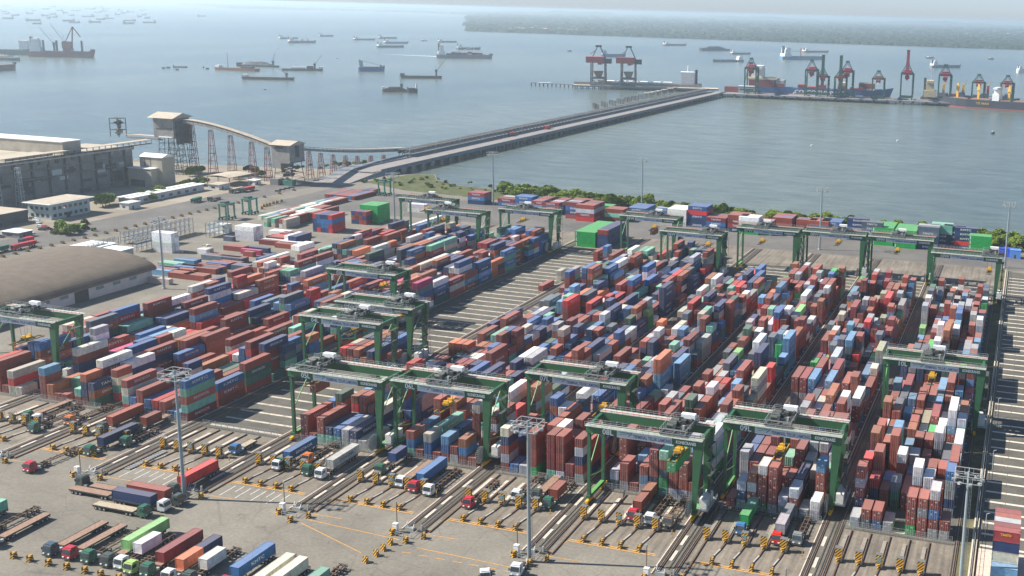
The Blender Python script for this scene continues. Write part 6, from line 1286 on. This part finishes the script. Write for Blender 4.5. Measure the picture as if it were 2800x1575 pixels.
def ship(pl, pr, kind, m, side='l', label='', F=4.0, sup=9, sm='super_white', cargo=None, grp='ships', extra=None, wf=.16, scale_h=1.0):
    """pl, pr: waterline ends in the photograph; side: where the superstructure stands"""
    A, Bp = at(*pl, SEA), at(*pr, SEA); L_ = (Bp-A).length; c = (A+Bp)/2; ang = math.atan2(Bp.y-A.y, Bp.x-A.x); bow = 1 if side == 'l' else -1; W = max(5, L_*wf) if kind != 'boat' else max(1.6, L_*.3)
    o = empty('ship' if kind not in ('barge', 'boat') else ('barge' if kind == 'barge' else 'small_boat'), (c.x, c.y, SEA), ang); tag(o, label, 'ship' if kind not in ('barge', 'boat') else ('barge' if kind == 'barge' else 'boat'), grp)
    hull(L_, W, F, m, bow, kind == 'barge').build('hull', o); X = lambda t: (t-.5)*L_*bow    # t from stern to bow
    def bx(b, t0, t1, w0, z0, z1, mm): x0, x1 = sorted((X(t0), X(t1))); b.box(x0, -W*w0/2, z0, x1, W*w0/2, z1, mm)
    if kind in ('coaster', 'container', 'bulk', 'crane'):
        t1 = .17 if kind != 'container' else .13
        b = MB(); bx(b, .03, t1+.02, .92, F, F+sup*.35, sm); bx(b, .05, t1, .8, F+sup*.35, F+sup*.8, sm); bx(b, .06, t1-.01, .95, F+sup*.8, F+sup, sm); bx(b, .055, t1-.02, .6, F+sup, F+sup*1.08, sm); b.build('superstructure', o)
        b = MB(); bx(b, .03, .06, .3, F+sup*.35, F+sup*1.2, extra or 'hull_dark'); b.build('funnel', o); b = MB(); x = X(t1-.04); b.tube((x, 0, F+sup), (x, 0, F+sup*1.5), .25, 'galvanised', n=5); b.build('mast', o)
        b = MB()
        for i in range(5): bx(b, t1+.05+.14*i, t1+.05+.14*i+.12, .7, F, F+1.4, 'cement_dark' if kind != 'bulk' else 'bed_rust')
        b.build('hatch', o); b = MB(); bx(b, .93, .985, .35, F*1.1, F*1.5, m); b.build('forecastle', o)
    if kind == 'container' and cargo:
        b = MB(); z0 = F+1.0; n = int(L_*.72/13)
        for i in range(n):
            hh = SH.choice(cargo)
            for t in range(hh):
                for w in range(int(W*.85/2.5)):
                    if SH.random() < .12 and t == hh-1: continue
                    b.col = jit(SH.choice('rrrnnbmgwkRt'), SH); x = X(.17+.0)+bow*(13*i+6); b.box(x-6, -W*.42+2.5*w, z0+2.6*t, x+6, -W*.42+2.5*w+2.4, z0+2.6*t+2.55, 'box_attr')
        b.col = None; q = b.build('container_stack', o); q['kind'] = 'stuff'
    if kind == 'barge' and cargo:
        b = MB(); rr = random.Random(int(pl[0])); mm = cargo; nx = 24; k_ = b.mi(mm); i0 = len(b.v); ny = 5
        for i in range(nx+1):
            for j in range(ny+1):
                t = i/nx; e = min(1, 4*t, 4*(1-t))*math.sin(math.pi*j/ny)**.6 if 0 < j < ny else 0; b.v.append((X(.06+.84*t), -W*.42+W*.84*j/ny, F+.2+e*(L_*.055+2)*rr.uniform(.8, 1.1)))
        for i in range(nx):
            for j in range(ny): a = i0+i*(ny+1)+j; b.face([a, a+1, a+ny+2, a+ny+1], k_)
        b.build('cargo_heap', o)
    if kind == 'barge': b = MB(); bx(b, 0.0, .1, .7, F, F+4, sm); b.build('deckhouse', o)
    if kind == 'boat': b = MB(); bx(b, .2, .5, .6, F, F+min(1.8, F*.8), sm); b.build('cabin', o)
    return o, L_, W, F, X
def crane_on(S, t, h, reach, m, lean=1):
    o, L_, W, F, X = S; b = MB(); x = X(t); b.box(x-1.6, -1.6, F, x+1.6, 1.6, F+h*.25, m); b.box(x-2.2, -2, F+h*.25, x+2.2, 2, F+h*.38, m); b.build('crane_house', o)
    b = MB(); b.bar((x, 0, F+h*.3), (x+reach*lean, 0, F+h), .8, .8, m, .4, .4); b.bar((x, 0, F+h*.38), (x-h*.06, 0, F+h*.62), .4, .4, m); b.bar((x-h*.06, 0, F+h*.62), (x+reach*lean, 0, F+h), .12, .12, 'dark_steel'); b.build('crane_jib', o)
P1 = lambda a, b_: (s_*a, s_*b_); P2 = lambda a, b_: (700+s_*a, s_*b_); P3 = lambda a, b_: (1400+s_*a, s_*b_); P4 = lambda a, b_: (2100+s_*a, s_*b_)
def sp(P, a0, a1, y, *r, y1=None, **k): return ship(P(a0, y), P(a1, y1 or y), *r, **k)
# roadstead, middle
S = sp(P2, 1815, 2385, 583, 'container', 'hull_grey', 'l', 'grey container ship under way with a white wake, largest in mid water', y1=590, F=9, sup=24, cargo=[1, 2, 2, 3])
for t in (.38, .66): b = MB(); x = S[4](t); b.box(x-.8, -.8, 9, x+.8, .8, 31, 'super_white'); b.bar((x, 0, 29), (x-24, 0, 22), 1, 1, 'super_white'); b.build('deck_crane', S[0])
p0 = at(*P2(1830, 568), SEA+.06); p1 = at(*P2(1230, 542), SEA+.06); d = (p1-p0).normalized(); nn = Vector((-d.y, d.x, 0)); b = MB(); b.poly([tuple(p0-nn*9), tuple(p0+nn*9), tuple(p1+nn*1)], 'roof_white'); tag(b.build('wake', None), 'white foamy wake trailing behind the grey container ship', 'wake')
sp(P2, 2020, 2260, 498, 'coaster', 'hull_dark', 'l', 'dark coaster anchored behind the grey container ship', F=5, sup=12)
sp(P2, 1830, 2020, 426, 'coaster', 'hull_brown', 'l', 'brown coaster left of the peninsula tip'); sp(P2, 1655, 1722, 413, 'boat', 'hull_grey', 'l', 'tiny grey boat between two coasters', F=3)
sp(P2, 1215, 1490, 477, 'coaster', 'hull_green', 'l', 'grey green tanker in front of two white decked ships', F=5, sup=11); sp(P2, 1285, 1535, 438, 'coaster', 'hull_lblue', 'l', 'long ship with a white deck in the middle group', F=5)
sp(P2, 1228, 1418, 387, 'coaster', 'hull_dark', 'l', 'dark coaster at the back of the middle group'); sp(P2, 980, 1200, 403, 'coaster', 'hull_brown', 'l', 'brownish coaster left of the middle group'); sp(P2, 635, 780, 366, 'coaster', 'hull_grey', 'l', 'small far grey ship with a low stern', F=4, sup=7)
S = sp(P2, 320, 605, 432, 'coaster', 'hull_grey', 'l', 'long grey ship with two deck cranes in the upper middle', F=6, sup=12); crane_on(S, .5, 16, 10, 'hull_grey'); crane_on(S, .7, 16, 10, 'hull_grey', -1)
sp(P2, 230, 425, 390, 'coaster', 'hull_pale', 'l', 'pale coaster behind the long grey ship')
S = sp(P2, 1030, 1298, 718, 'coaster', 'hull_blue', 'l', 'blue grey freighter with a long low jib near mid water', F=8, sup=13, sm='hull_pale'); crane_on(S, .85, 12, 34, 'hull_grey', -1)
S = sp(P2, 1452, 1872, 785, 'barge', 'hull_brown', 'l', 'long brown empty barge with a slanting crane jib', F=5, y1=790, sm='hull_brown', grp='barges'); crane_on(S, .86, 30, 18, 'hull_green')
S = sp(P2, 1268, 1530, 925, 'barge', 'hull_rust', 'l', 'barge heaped with dark cargo and one thin crane', F=4, cargo='logs', grp='barges'); crane_on(S, .75, 22, -3, 'hull_green')
sp(P2, 1520, 1625, 932, 'bulk', 'hull_dark', 'r', 'dark tug pushing the heaped barge', F=6, sup=7, grp='tugs')
S = sp(P2, 260, 675, 708, 'barge', 'hull_brown', 'r', 'barge with white deck cargo and a slanted red jib', F=4, y1=712, grp='barges'); crane_on(S, .2, 27, 14, 'hull_red', 1)
b = MB(); b.box(-20, -4, 4, 5, 4, 7, 'super_white'); b.box(8, -4, 4, 20, 4, 9, 'hull_dark'); b.build('deck_cargo', S[0])
S = ship(P1(2440, 795), P2(382, 805), 'barge', 'hull_brown', 'l', 'long low brown barge with a row of figures and a stern crane', F=4.5, grp='barges'); crane_on(S, .86, 20, 22, 'hull_grey', -1)
S = ship(P1(2390, 662), P2(222, 675), 'barge', 'hull_dark', 'l', 'dark barge piled high with black cargo', F=3, cargo='coal', grp='barges', sm='hull_dark'); crane_on(S, .88, 24, 5, 'hull_green')
S = ship(P1(2180, 700), P2(20, 718), 'barge', 'hull_rust', 'l', 'rusty orange dredging barge with one upright mast', F=5, grp='barges'); b = MB(); b.bar((-20, 0, 5), (-20, 0, 34), 1, 1, 'hull_rust', .4, .4); b.build('mast', S[0]); b = MB(); b.box(12, -6, 5, 34, 6, 9, 'hull_dark'); b.build('deck_cargo', S[0])
for n, (a0, a1, y) in enumerate([(1738, 1885, 678), (1628, 1665, 688), (1672, 1716, 684), (1765, 1800, 704), (2038, 2056, 682), (2068, 2104, 694), (2245, 2280, 1346)]): sp(P1 if n < 6 else P4, a0, a1, y, 'boat' if n else 'barge', 'hull_dark', 'l', ['low dark barge alone left of the rusty dredger', 'leftmost tiny dark boat left of the dredger', 'tiny dark boat touching the leftmost one', 'tiny boat just below the low dark barge', 'tiny dot of a boat beside the dredger bow', 'tiny boat just below the dredger bow', 'tiny pale boat in the near water'][n], F=2, grp='small boats')
for n, (px, py) in enumerate([(725, 245), (2220, 398), (2455, 385), (1115, 495), (923, 160), (760, 132), (934, 77)]): ship((px-3.2, py), (px+3.2, py), 'boat', 'super_white' if n in (1, 2, 3) else 'hull_dark', 'l', ['tiny dark canoe below the brown barges', 'small white speedboat in the near right water', 'tiny white boat right of the speedboat', 'tiny white float beside the marsh tip', 'tiny boat right of the coal barge', 'tiny distant boat left of the wake', 'tiny distant buoy boat'][n], F=.7, grp='small boats')
# left port edge
S = ship(P1(300, 570), P1(965, 580), 'bulk', 'hull_red', 'l', 'dark red bulk ship with tall cranes at the left edge', F=12, sup=26); crane_on(S, .38, 52, 26, 'hull_dark', -1); crane_on(S, .55, 60, 26, 'hull_dark', -1)
for t in (.22, .42, .80): b = MB(); x = S[4](t); b.box(x-1.6, -1.6, 12, x+1.6, 1.6, 36, 'hull_dark'); b.build('crane_post', S[0])
o = S[0]; b = MB(); x = S[4](.62); b.bar((x+4, 0, 20), (x+8, 0, 66), 2.2, 2.2, 'crane_rust'); b.bar((x-8, 0, 34), (x+8, 0, 66), 1.4, 1.4, 'crane_rust'); b.bar((x+8, 0, 66), (x+22, 0, 44), 1.6, 1.6, 'crane_rust'); b.box(x-14, -6, 20, x+2, 6, 34, 'crane_rust'); b.box(x-12, -8, 12, x+4, 8, 20, 'hull_red'); b.build('red_crane', o)
S = ship(P1(-250, 545), P1(380, 556), 'bulk', 'hull_green', 'l', 'dark green ship moored behind the red one at the left edge', F=11, sup=22); b = MB(); x = S[4](.80); b.box(x-8, -7, 11, x+8, 7, 32, 'super_white'); b.build('bridge_tower', S[0])
ship(P1(-200, 600), P1(190, 610), 'barge', 'hull_dark', 'r', 'dark barge cut by the left edge', F=5, cargo='coal', grp='barges'); ship(P1(-180, 722), P1(165, 700), 'bulk', 'hull_dark', 'l', 'dark coaster cut by the left edge, nearest there', F=9, sup=12, sm='hull_grey')
# right roadstead
sp(P3, 1522, 1755, 458, 'coaster', 'hull_dark', 'l', 'dark tanker below the far shore in mid right water', F=5); sp(P3, 1895, 2180, 510, 'barge', 'hull_dark', 'l', 'dark loaded barge right of the tanker', F=6, cargo='coal', grp='barges', sm='hull_dark'); sp(P3, 2200, 2400, 546, 'coaster', 'hull_brown', 'l', 'brown coaster behind the leftmost quay crane', F=4)
sp(P3, 2015, 2320, 622, 'coaster', 'hull_grey', 'r', 'low grey tanker left of the leftmost quay crane', F=5, sup=10); sp(P3, 900, 1145, 572, 'coaster', 'hull_blue', 'l', 'dark blue coaster seen between the two unloaders', F=7, sup=11, sm='hull_pale'); sp(P3, 558, 600, 516, 'boat', 'hull_dark', 'l', 'tiny dark boat left of the unloaders', F=3, grp='small boats')
S = sp(P4, 130, 560, 598, 'coaster', 'hull_lblue', 'l', 'light blue ship with a red jib behind the quay cranes', F=9, sup=26); b = MB(); x = S[4](.45); b.box(x-1, -1, 9, x+1, 1, 34, 'hull_red'); b.bar((x, 0, 24), (x-46, 0, 26), 1, 1, 'hull_red'); b.build('deck_crane', S[0])
sp(P4, 350, 610, 527, 'coaster', 'hull_rust', 'l', 'rusty barge like ship above the light blue ship', F=5); S = sp(P4, 1635, 1938, 680, 'coaster', 'hull_grey', 'l', 'grey ship behind the tall crane right of the red boom', F=6, sup=13)
sp(P4, 1590, 1668, 586, 'boat', 'hull_dark', 'l', 'small dark tug above the grey ship', F=4, grp='small boats'); sp(P4, 2215, 2270, 597, 'boat', 'hull_dark', 'l', 'small dark boat at the far right', F=4, grp='small boats'); sp(P4, 2505, 2700, 730, 'coaster', 'super_white', 'l', 'white ship cut by the right edge', F=7, sup=10)
# ships at the quays
q0, q1 = uq(P3(2300, 0)[0]), uq(P4(1250, 0)[0])
def quay_ship(u0, u1, v, F, W, m, kind, side, label, sup, sm, cargo=None):
    a = Vector(quv(u0, v)); c = Vector(quv(u1, v)); L_ = (c-a).length
    S = ship((0, 0), (10, 400), 'coaster', m, side, label, F=F, sup=sup, sm=sm) if False else None
    o = empty('ship', tuple((a+c)/2), QA); o.location.z = SEA; tag(o, label, 'ship', 'ships at the quay'); bow = 1 if side == 'l' else -1; hull(L_, W, F, m, bow).build('hull', o); X = lambda t: (t-.5)*L_*bow
    b = MB()
    for (t0, t1, w, z0, z1) in ((.02, .15, .9, 0, sup*.4), (.04, .12, .8, sup*.4, sup*.85), (.045, .115, .98, sup*.85, sup)): x0, x1 = sorted((X(t0), X(t1))); b.box(x0, -W*w/2, F+z0, x1, W*w/2, F+z1, sm)
    b.build('superstructure', o); b = MB(); x0, x1 = sorted((X(.015), X(.04))); b.box(x0, -3, F, x1, 3, F+sup*1.15, 'hull_dark'); b.build('funnel', o); b = MB(); b.tube((X(.09), 0, F+sup), (X(.09), 0, F+sup*1.35), .4, 'galvanised', n=5); b.build('mast', o)
    return (o, L_, W, F, X)
S = quay_ship(q0, q1, 70, 15, 32, 'hull_blue', 'container', 'l', 'long blue container ship with giant white letters behind the quay', 34, 'super_white')
b = MB(); X = S[4]; L_ = S[1]
for t0, hh, cs in ((.05, 3, 'w'), (.18, 4, 'wwg'), (.33, 2, 'r'), (.40, 1, 'rm'), (.46, 2, 'rmn'), (.60, 4, 'mrc'), (.68, 1, 'r'), (.74, 4, 'mrn'), (.79, 4, 'wkr'), (.0, 0, 'r')):
    for t in range(hh):
        for w in range(11): b.col = jit(cs[min(t, len(cs)-1)] if SH.random() < .8 else 'r', SH); x = X(t0+.03); b.box(x, -14+2.55*w, 16+2.7*t, x+13, -11.6+2.55*w, 18.6+2.7*t, 'box_attr')
b.col = None; q = b.build('container_stack', S[0]); q['kind'] = 'stuff'
b = MB(); b.box(X(0)+ (6), -15, 15, X(0)+48, 15, 27, 'hull_red'); b.box(X(0)+2, -15, 27, X(0)+52, 15, 30, 'super_cream'); b.build('cargo_block', S[0])
lettering('COSCO SHIPPING', 8.5, 'text_white', S[0], (X((uq(2233)-q0)/max(1, q1-q0)), -16.2, 9.5), FRONT, .25, 80)
S2 = quay_ship(uq(P4(1540, 0)[0]), uq(P4(2560, 0)[0]), 68, 9, 26, 'hull_dark', 'bulk', 'l', 'dark ship with a cream superstructure moored behind the right quay cranes', 26, 'super_cream')
for t in (.22, .42, .67, .8): b = MB(); x = S2[4](t); b.box(x-2, -2, 9, x+2, 2, 30, 'mast_yellow' if t in (.22,.42) else 'orange_red'); b.bar((x, 0, 26), (x+4, 0, 36), 2, 2, 'super_cream'); b.build('deck_crane', S2[0])
b = MB()
for i in range(9): x = S2[4](.2+.08*i); b.col = jit(SH.choice('wrkw'), SH); b.box(x, -9, 10, x+12, 9, 13+2.6*(i % 3), 'box_attr')
b.col = None; b.build('hatch', S2[0])
# black hulled ship in front of the quay
A = at(*P4(1700, 1030), SEA); S = ship(P4(1690, 1058), P4(3250, 1158), 'bulk', 'hull_dark', 'r', 'black hulled ship with yellow crane posts and side lettering, lower right of the quay', F=13, sup=24, sm='super_white', wf=.13)
o, L_, W, F, X = S
for t in (.32+.0, .52, .72, .86): b = MB(); x = X(t); b.box(x-1.6, -1.6, F, x+1.6, 1.6, F+20, 'mast_yellow'); b.hexa([(x-2.5,-2.5,F+14),(x+2.5,-2.5,F+14),(x+2.5,2.5,F+14),(x-2.5,2.5,F+14),(x-1,-1,F+23),(x+1,-1,F+23),(x+1,1,F+23),(x-1,1,F+23)], 'mast_yellow'); b.build('crane_post', o)
xw = sorted((X(.56), X(.64))); b = MB(); b.box(xw[0]+5, -W*.38, F, xw[1]-3, W*.38, F+10, 'super_white'); b.box(xw[0]+7, -W*.3, F+10, xw[1]-4, W*.3, F+17, 'super_white'); b.box(xw[0]+6, -W*.46, F+17, xw[1]-6, W*.46, F+19.5, 'super_white'); b.build('bridge_block', o)
b = MB(); hb = hull(L_*1.0005, W*1.012, 1.7, 'bow_red', -1); hb.build('boot_stripe', o)
lettering('TE MAS', 4.5, 'letter_yellow', o, (-L_/2+L_*.325, -W/2-.15, 8), FRONT, .1, 20)
# white bulk carrier at the bulk berth
c0, c1 = BA+BU*36+BV*42, BA+BU*(BL+40)+BV*42; L_ = (c1-c0).length; o = empty('ship', ((c0.x+c1.x)/2, (c0.y+c1.y)/2, SEA), BANG); tag(o, 'brown hulled bulk carrier with a white bridge moored behind the bulk berth', 'ship', 'ships at the quay'); hull(L_, 26, 10, 'hull_brown', -1).build('hull', o)
b = MB(); b.box(L_/2-34, -11, 10, L_/2-12, 11, 30, 'super_white'); b.box(L_/2-36, -13, 27, L_/2-14, 13, 31, 'super_white'); b.build('superstructure', o); b = MB(); b.box(L_/2-11, -3, 10, L_/2-7, 3, 35, 'hull_dark'); b.tube((L_/2-24, 0, 31), (L_/2-24, 0, 42), .6, 'super_white', n=5); b.build('funnel', o); b = MB()
for i in range(6): b.box(-L_/2+14+(L_-60)*i/6, -9, 10, -L_/2+14+(L_-60)*i/6+(L_-60)/6-5, 9, 12.5, 'roof_white')
b.build('hatch', o)
# quay clutter: tug boats, cabins, lorries
ship(P4(240, 985), P4(400, 988), 'coaster', 'hull_lblue', 'l', 'small white and blue tug in front of the quay', F=2.5, sup=6, grp='tugs'); ship(P4(620, 1010), P4(770, 1018), 'barge', 'beach', 'l', 'sandy coloured landing barge with its ramp up before the quay', F=3, sm='beach', grp='tugs')
p = at(2068+0, 250, 3.5); b = MB(); b.box(0, 0, 0, 33, 12, 9, 'hull_red'); o = tag(b.build('stacked_boxes', None, tuple(at(1400+s_*2135, s_*925, 3.4)), QA), 'red row of boxes at the quay corner beside the jetty end', 'boxes')
o = empty('quay_office', tuple(at(1400+s_*2275, s_*935, 3.4)), QA); tag(o, 'small grey quay office right of the red boxes', 'office'); b = MB(); b.box(0, 0, 0, 26, 9, 11, 'hull_pale'); b.build('wall', o); b = MB(); b.box(-.5, -.5, 11, 26.5, 9.5, 11.6, 'roof_white'); b.build('roof', o); b = MB(); b.box(2, -.1, 5, 24, -.02, 7, 'glass_dark'); b.build('window', o)
QR = random.Random(2)
for n in range(26):
    u = 20+n*33+QR.uniform(-8, 8); q = quv(u, QR.uniform(20, 42), 3.5); mm = QR.choice(['red_body', 'cab_navy', 'cab_dark', 'cab_white']); o = empty('yard_tractor', q, QA-math.pi/2); tag(o, 'yard tractor with a low trailer on the container quay', 'tractor', 'yard tractors on the quay')
    b = MB(); b.box(-1.2, 0, .5, 1.2, 2, 3, mm); b.build('cab', o); b = MB(); b.box(-1.2, 2.4, 1, 1.2, 14, 1.4, 'chassis'); b.build('trailer', o)
    if QR.random() < .6: b = MB(); b.box(-1.2, 2.5, 1.4, 1.2, 14, 4, QR.choice(['red_body', 'hull_blue', 'roof_white', 'hull_brown'])); b.build('load', o)
# far fleet
FL = [(60,60,45),(45,120,60),(65,140,60),(150,158,80),(80,190,110),(335,210,150),(370,242,90),(300,138,70),(340,48,30),(345,108,50),(455,95,70),(530,72,55),(595,110,60),(530,146,60),(455,162,70),(490,185,40),(550,177,55),(660,134,55),(720,157,50),(755,110,95),
      (690,214,120),(745,230,110),(885,171,115),(905,93,100),(990,72,75),(980,125,80),(1015,198,90),(1110,190,75),(955,227,120),(1070,158,35),(1070,90,75),(1060,114,50),(1185,150,50),(1245,134,50),(1215,107,55),(1315,124,70),(1300,211,120),(1295,240,120),(1440,107,70),(1445,153,50),(1405,170,40),(1480,184,55),(1500,230,130),(2030,165,85)]
for n, (a, y, w) in enumerate(FL):
    ship(P1(a-w/2, y), P1(a+w/2, y), 'coaster', SH.choice(['hull_dark', 'hull_grey', 'hull_brown', 'hull_blue']), SH.choice('lr'), 'distant grey ship at anchor in the hazy roadstead', F=SH.uniform(4, 7), sup=SH.uniform(5, 11), grp='distant ships at anchor', sm='hull_pale')

# ------------------------------------------------------------------ far coast
def land_mat():
    m = bpy.data.materials.new('far_land'); m.use_nodes = True; n = m.node_tree; L = n.links; p = n.nodes['Principled BSDF']; p.inputs['Roughness'].default_value = 1; p.inputs['Specular IOR Level'].default_value = 0
    geo = n.nodes.new('ShaderNodeNewGeometry'); z = n.nodes.new('ShaderNodeTexNoise'); z.inputs['Scale'].default_value = .0022; z.inputs['Detail'].default_value = 9; z.inputs['Roughness'].default_value = .7; L.new(geo.outputs['Position'], z.inputs['Vector'])
    cr = n.nodes.new('ShaderNodeValToRGB'); e = cr.color_ramp.elements; e[0].position = .40; e[0].color = (.016, .028, .014, 1); e[1].position = .68; e[1].color = (.13, .13, .085, 1); q = e.new(.52); q.color = (.035, .05, .025, 1); L.new(z.outputs[0], cr.inputs[0]); L.new(cr.outputs[0], p.inputs['Base Color']); return m
MT['far_land'] = land_mat(); MT['far_trees'] = leaf_mat('far_trees', (.010, .018, .010), (.035, .05, .022))
cpx = [(2900,136),(2800,133),(2600,127),(2400,121),(2250,117),(2100,111),(1950,104),(1750,97),(1580,90),(1400,87),(1330,82),(1290,74),(1262,68),(1275,62),(1300,60),(1345,56),(1374,49),(1368,46),(1333,42),(1200,36.5),(1000,30.5),(850,27),(700,25),(600,18.5),(500,13),(476,10.5)]
coast = [at(a, b_, 0) for a, b_ in cpx]
pts = [(q.x, q.y) for q in coast]
b = MB(); far_edge = [(-60000, 52000), (-20000, 90000), (30000, 60000), (12000, 4000)]
b.poly([(x, y, 1.0) for x, y in reversed(pts)][::-1]+[(x, y, 1.0) for x, y in far_edge], 'far_land'); o = b.build('far_land'); tag(o, kind='structure')
FT = random.Random(77); b = MB(); k_ = b.mi('far_trees')
def clump(x, y, r, h):
    i = len(b.v); n = 6; b.v += [(x+r*math.cos(a)*FT.uniform(.8, 1.2), y+r*math.sin(a)*FT.uniform(.8, 1.2), 0) for a in [6.283*j/n for j in range(n)]]; b.v += [(x+r*.75*math.cos(a)*FT.uniform(.7, 1.2), y+r*.75*math.sin(a)*FT.uniform(.7, 1.2), h*FT.uniform(.75, 1.1)) for a in [6.283*j/n for j in range(n)]]
    for j in range(n): b.face([i+j, i+(j+1) % n, i+n+(j+1) % n, i+n+j], k_)
    b.face([i+n+j for j in range(n)], k_)
for i in range(len(coast)-1):
    a, c = coast[i], coast[i+1]; L_ = (c-a).length; d = (c-a)/max(L_, 1); nrm = Vector((d.y, -d.x, 0)); 
    for _ in range(int(min(500, L_/ (14 if i < 14 else 60)))):
        t = FT.random(); dep = abs(FT.gauss(0, 1))*(120 if i < 14 else 400); q = a.lerp(c, t)+nrm*(dep+6); s = 1+(dep/400); clump(q.x, q.y, FT.uniform(9, 24)*s*(1 if i < 14 else 3), FT.uniform(6, 13)*(1 if i < 14 else 2.2))
for _ in range(5200):
    px, py = FT.uniform(1280, 2820), 0; t = FT.random()**1.6; yc = 88+(px-1400)*.0335; yh = 26+(px-1400)*.0222+6; yh = max(yh, -16.5+.0268*px+14); py = yc-(yc-yh)*t; q = at(px, py, 0); s = q.length/5200; clump(q.x, q.y, FT.uniform(10, 34)*s, FT.uniform(7, 13)*min(s, 2.2))
tag(b.build('far_woods'), 'low dark woods covering the hazy far coast', 'woods', None, 'stuff')
# low wooded ridge at the skyline
b = MB(); k_ = b.mi('far_trees'); i0 = 0; R0 = 26000; prev = None; n = 150
for i in range(n+1):
    px = 450+2500*i/n; q = at(px, -16.5+.0268*px+6, 0); d = Vector((q.x, q.y, 0)).normalized(); dist = 26000 if px > 1300 else 30000; h = (45+30*math.sin(i*.21)+14*math.sin(i*.9)+FT.uniform(-6, 6))*(1 if px > 1250 else .35+max(0, .65*(px-900)/350)); h = max(12, h)
    b.v += [tuple(d*dist*.93), (d.x*dist, d.y*dist, h), tuple(d*dist*1.1)]
    if i: a = 3*(i-1); b.face([a, a+3, a+4, a+1], k_); b.face([a+1, a+4, a+5, a+2], k_)
tag(b.build('hills'), kind='structure')
# villages and white buildings on the far coast
for n in range(150):
    if n < 90: px, py, c = FT.uniform(1370, 1590), 0, FT.choice(['bow_red', 'bow_red', 'roof_white', 'beach', 'bed_rust']); py = 84.5+(px-1400)*.022-FT.uniform(1, 5)
    elif n < 110: px = FT.uniform(1670, 1760); py = FT.uniform(76, 84); c = FT.choice(['beach', 'roof_white', 'bow_red'])
    else: px, py = FT.choice([(1878, 88), (1732, 82), (2120, 65), (2176, 55), (2237, 67), (2280, 66), (2322, 67), (2200, 62), (2340, 67), (2460, 83), (2660, 107), (2725, 93), (2760, 93), (2775, 88), (2795, 96), (2713, 112), (2640, 95)]); px += FT.uniform(-6, 6); py += FT.uniform(-1.5, 1.5); c = 'roof_white'
    q = at(px, py, 0); s = min(1.6, q.length/5000)*(.8 if n > 110 else 1); b = MB(); b.box(-9*s, -7*s, 0, 9*s, 7*s, 6*s, c); b.hexa([(-10*s,-8*s,6*s),(10*s,-8*s,6*s),(10*s,8*s,6*s),(-10*s,8*s,6*s),(-10*s,-.5,10*s),(10*s,-.5,10*s),(10*s,.5,10*s),(-10*s,.5,10*s)], c); tag(b.build('far_house', None, (q.x, q.y, 0), FT.uniform(0, 3)), 'tiny distant house on the hazy far coast', 'house', 'distant houses on the far coast')

# ------------------------------------------------------------------ haze over the strait
def haze():
    m = bpy.data.materials.new('haze'); m.use_nodes = True; n = m.node_tree
    for q in list(n.nodes):
        if q.type == 'BSDF_PRINCIPLED': n.nodes.remove(q)
    v = n.nodes.new('ShaderNodeVolumePrincipled'); v.inputs['Color'].default_value = (.76, .91, 1.0, 1); v.inputs['Density'].default_value = HAZE_D; v.inputs['Anisotropy'].default_value = .4
    n.links.new(v.outputs[0], n.nodes['Material Output'].inputs['Volume']); MT['haze'] = m
    b = MB(); b.box(-90000, -900, -9.5, 60000, 120000, 134, 'haze'); o = b.build('haze'); tag(o, kind='stuff'); o['label'] = 'pale blue sea haze over the strait'; o['category'] = 'haze'
HAZE_D = .95e-4
haze()
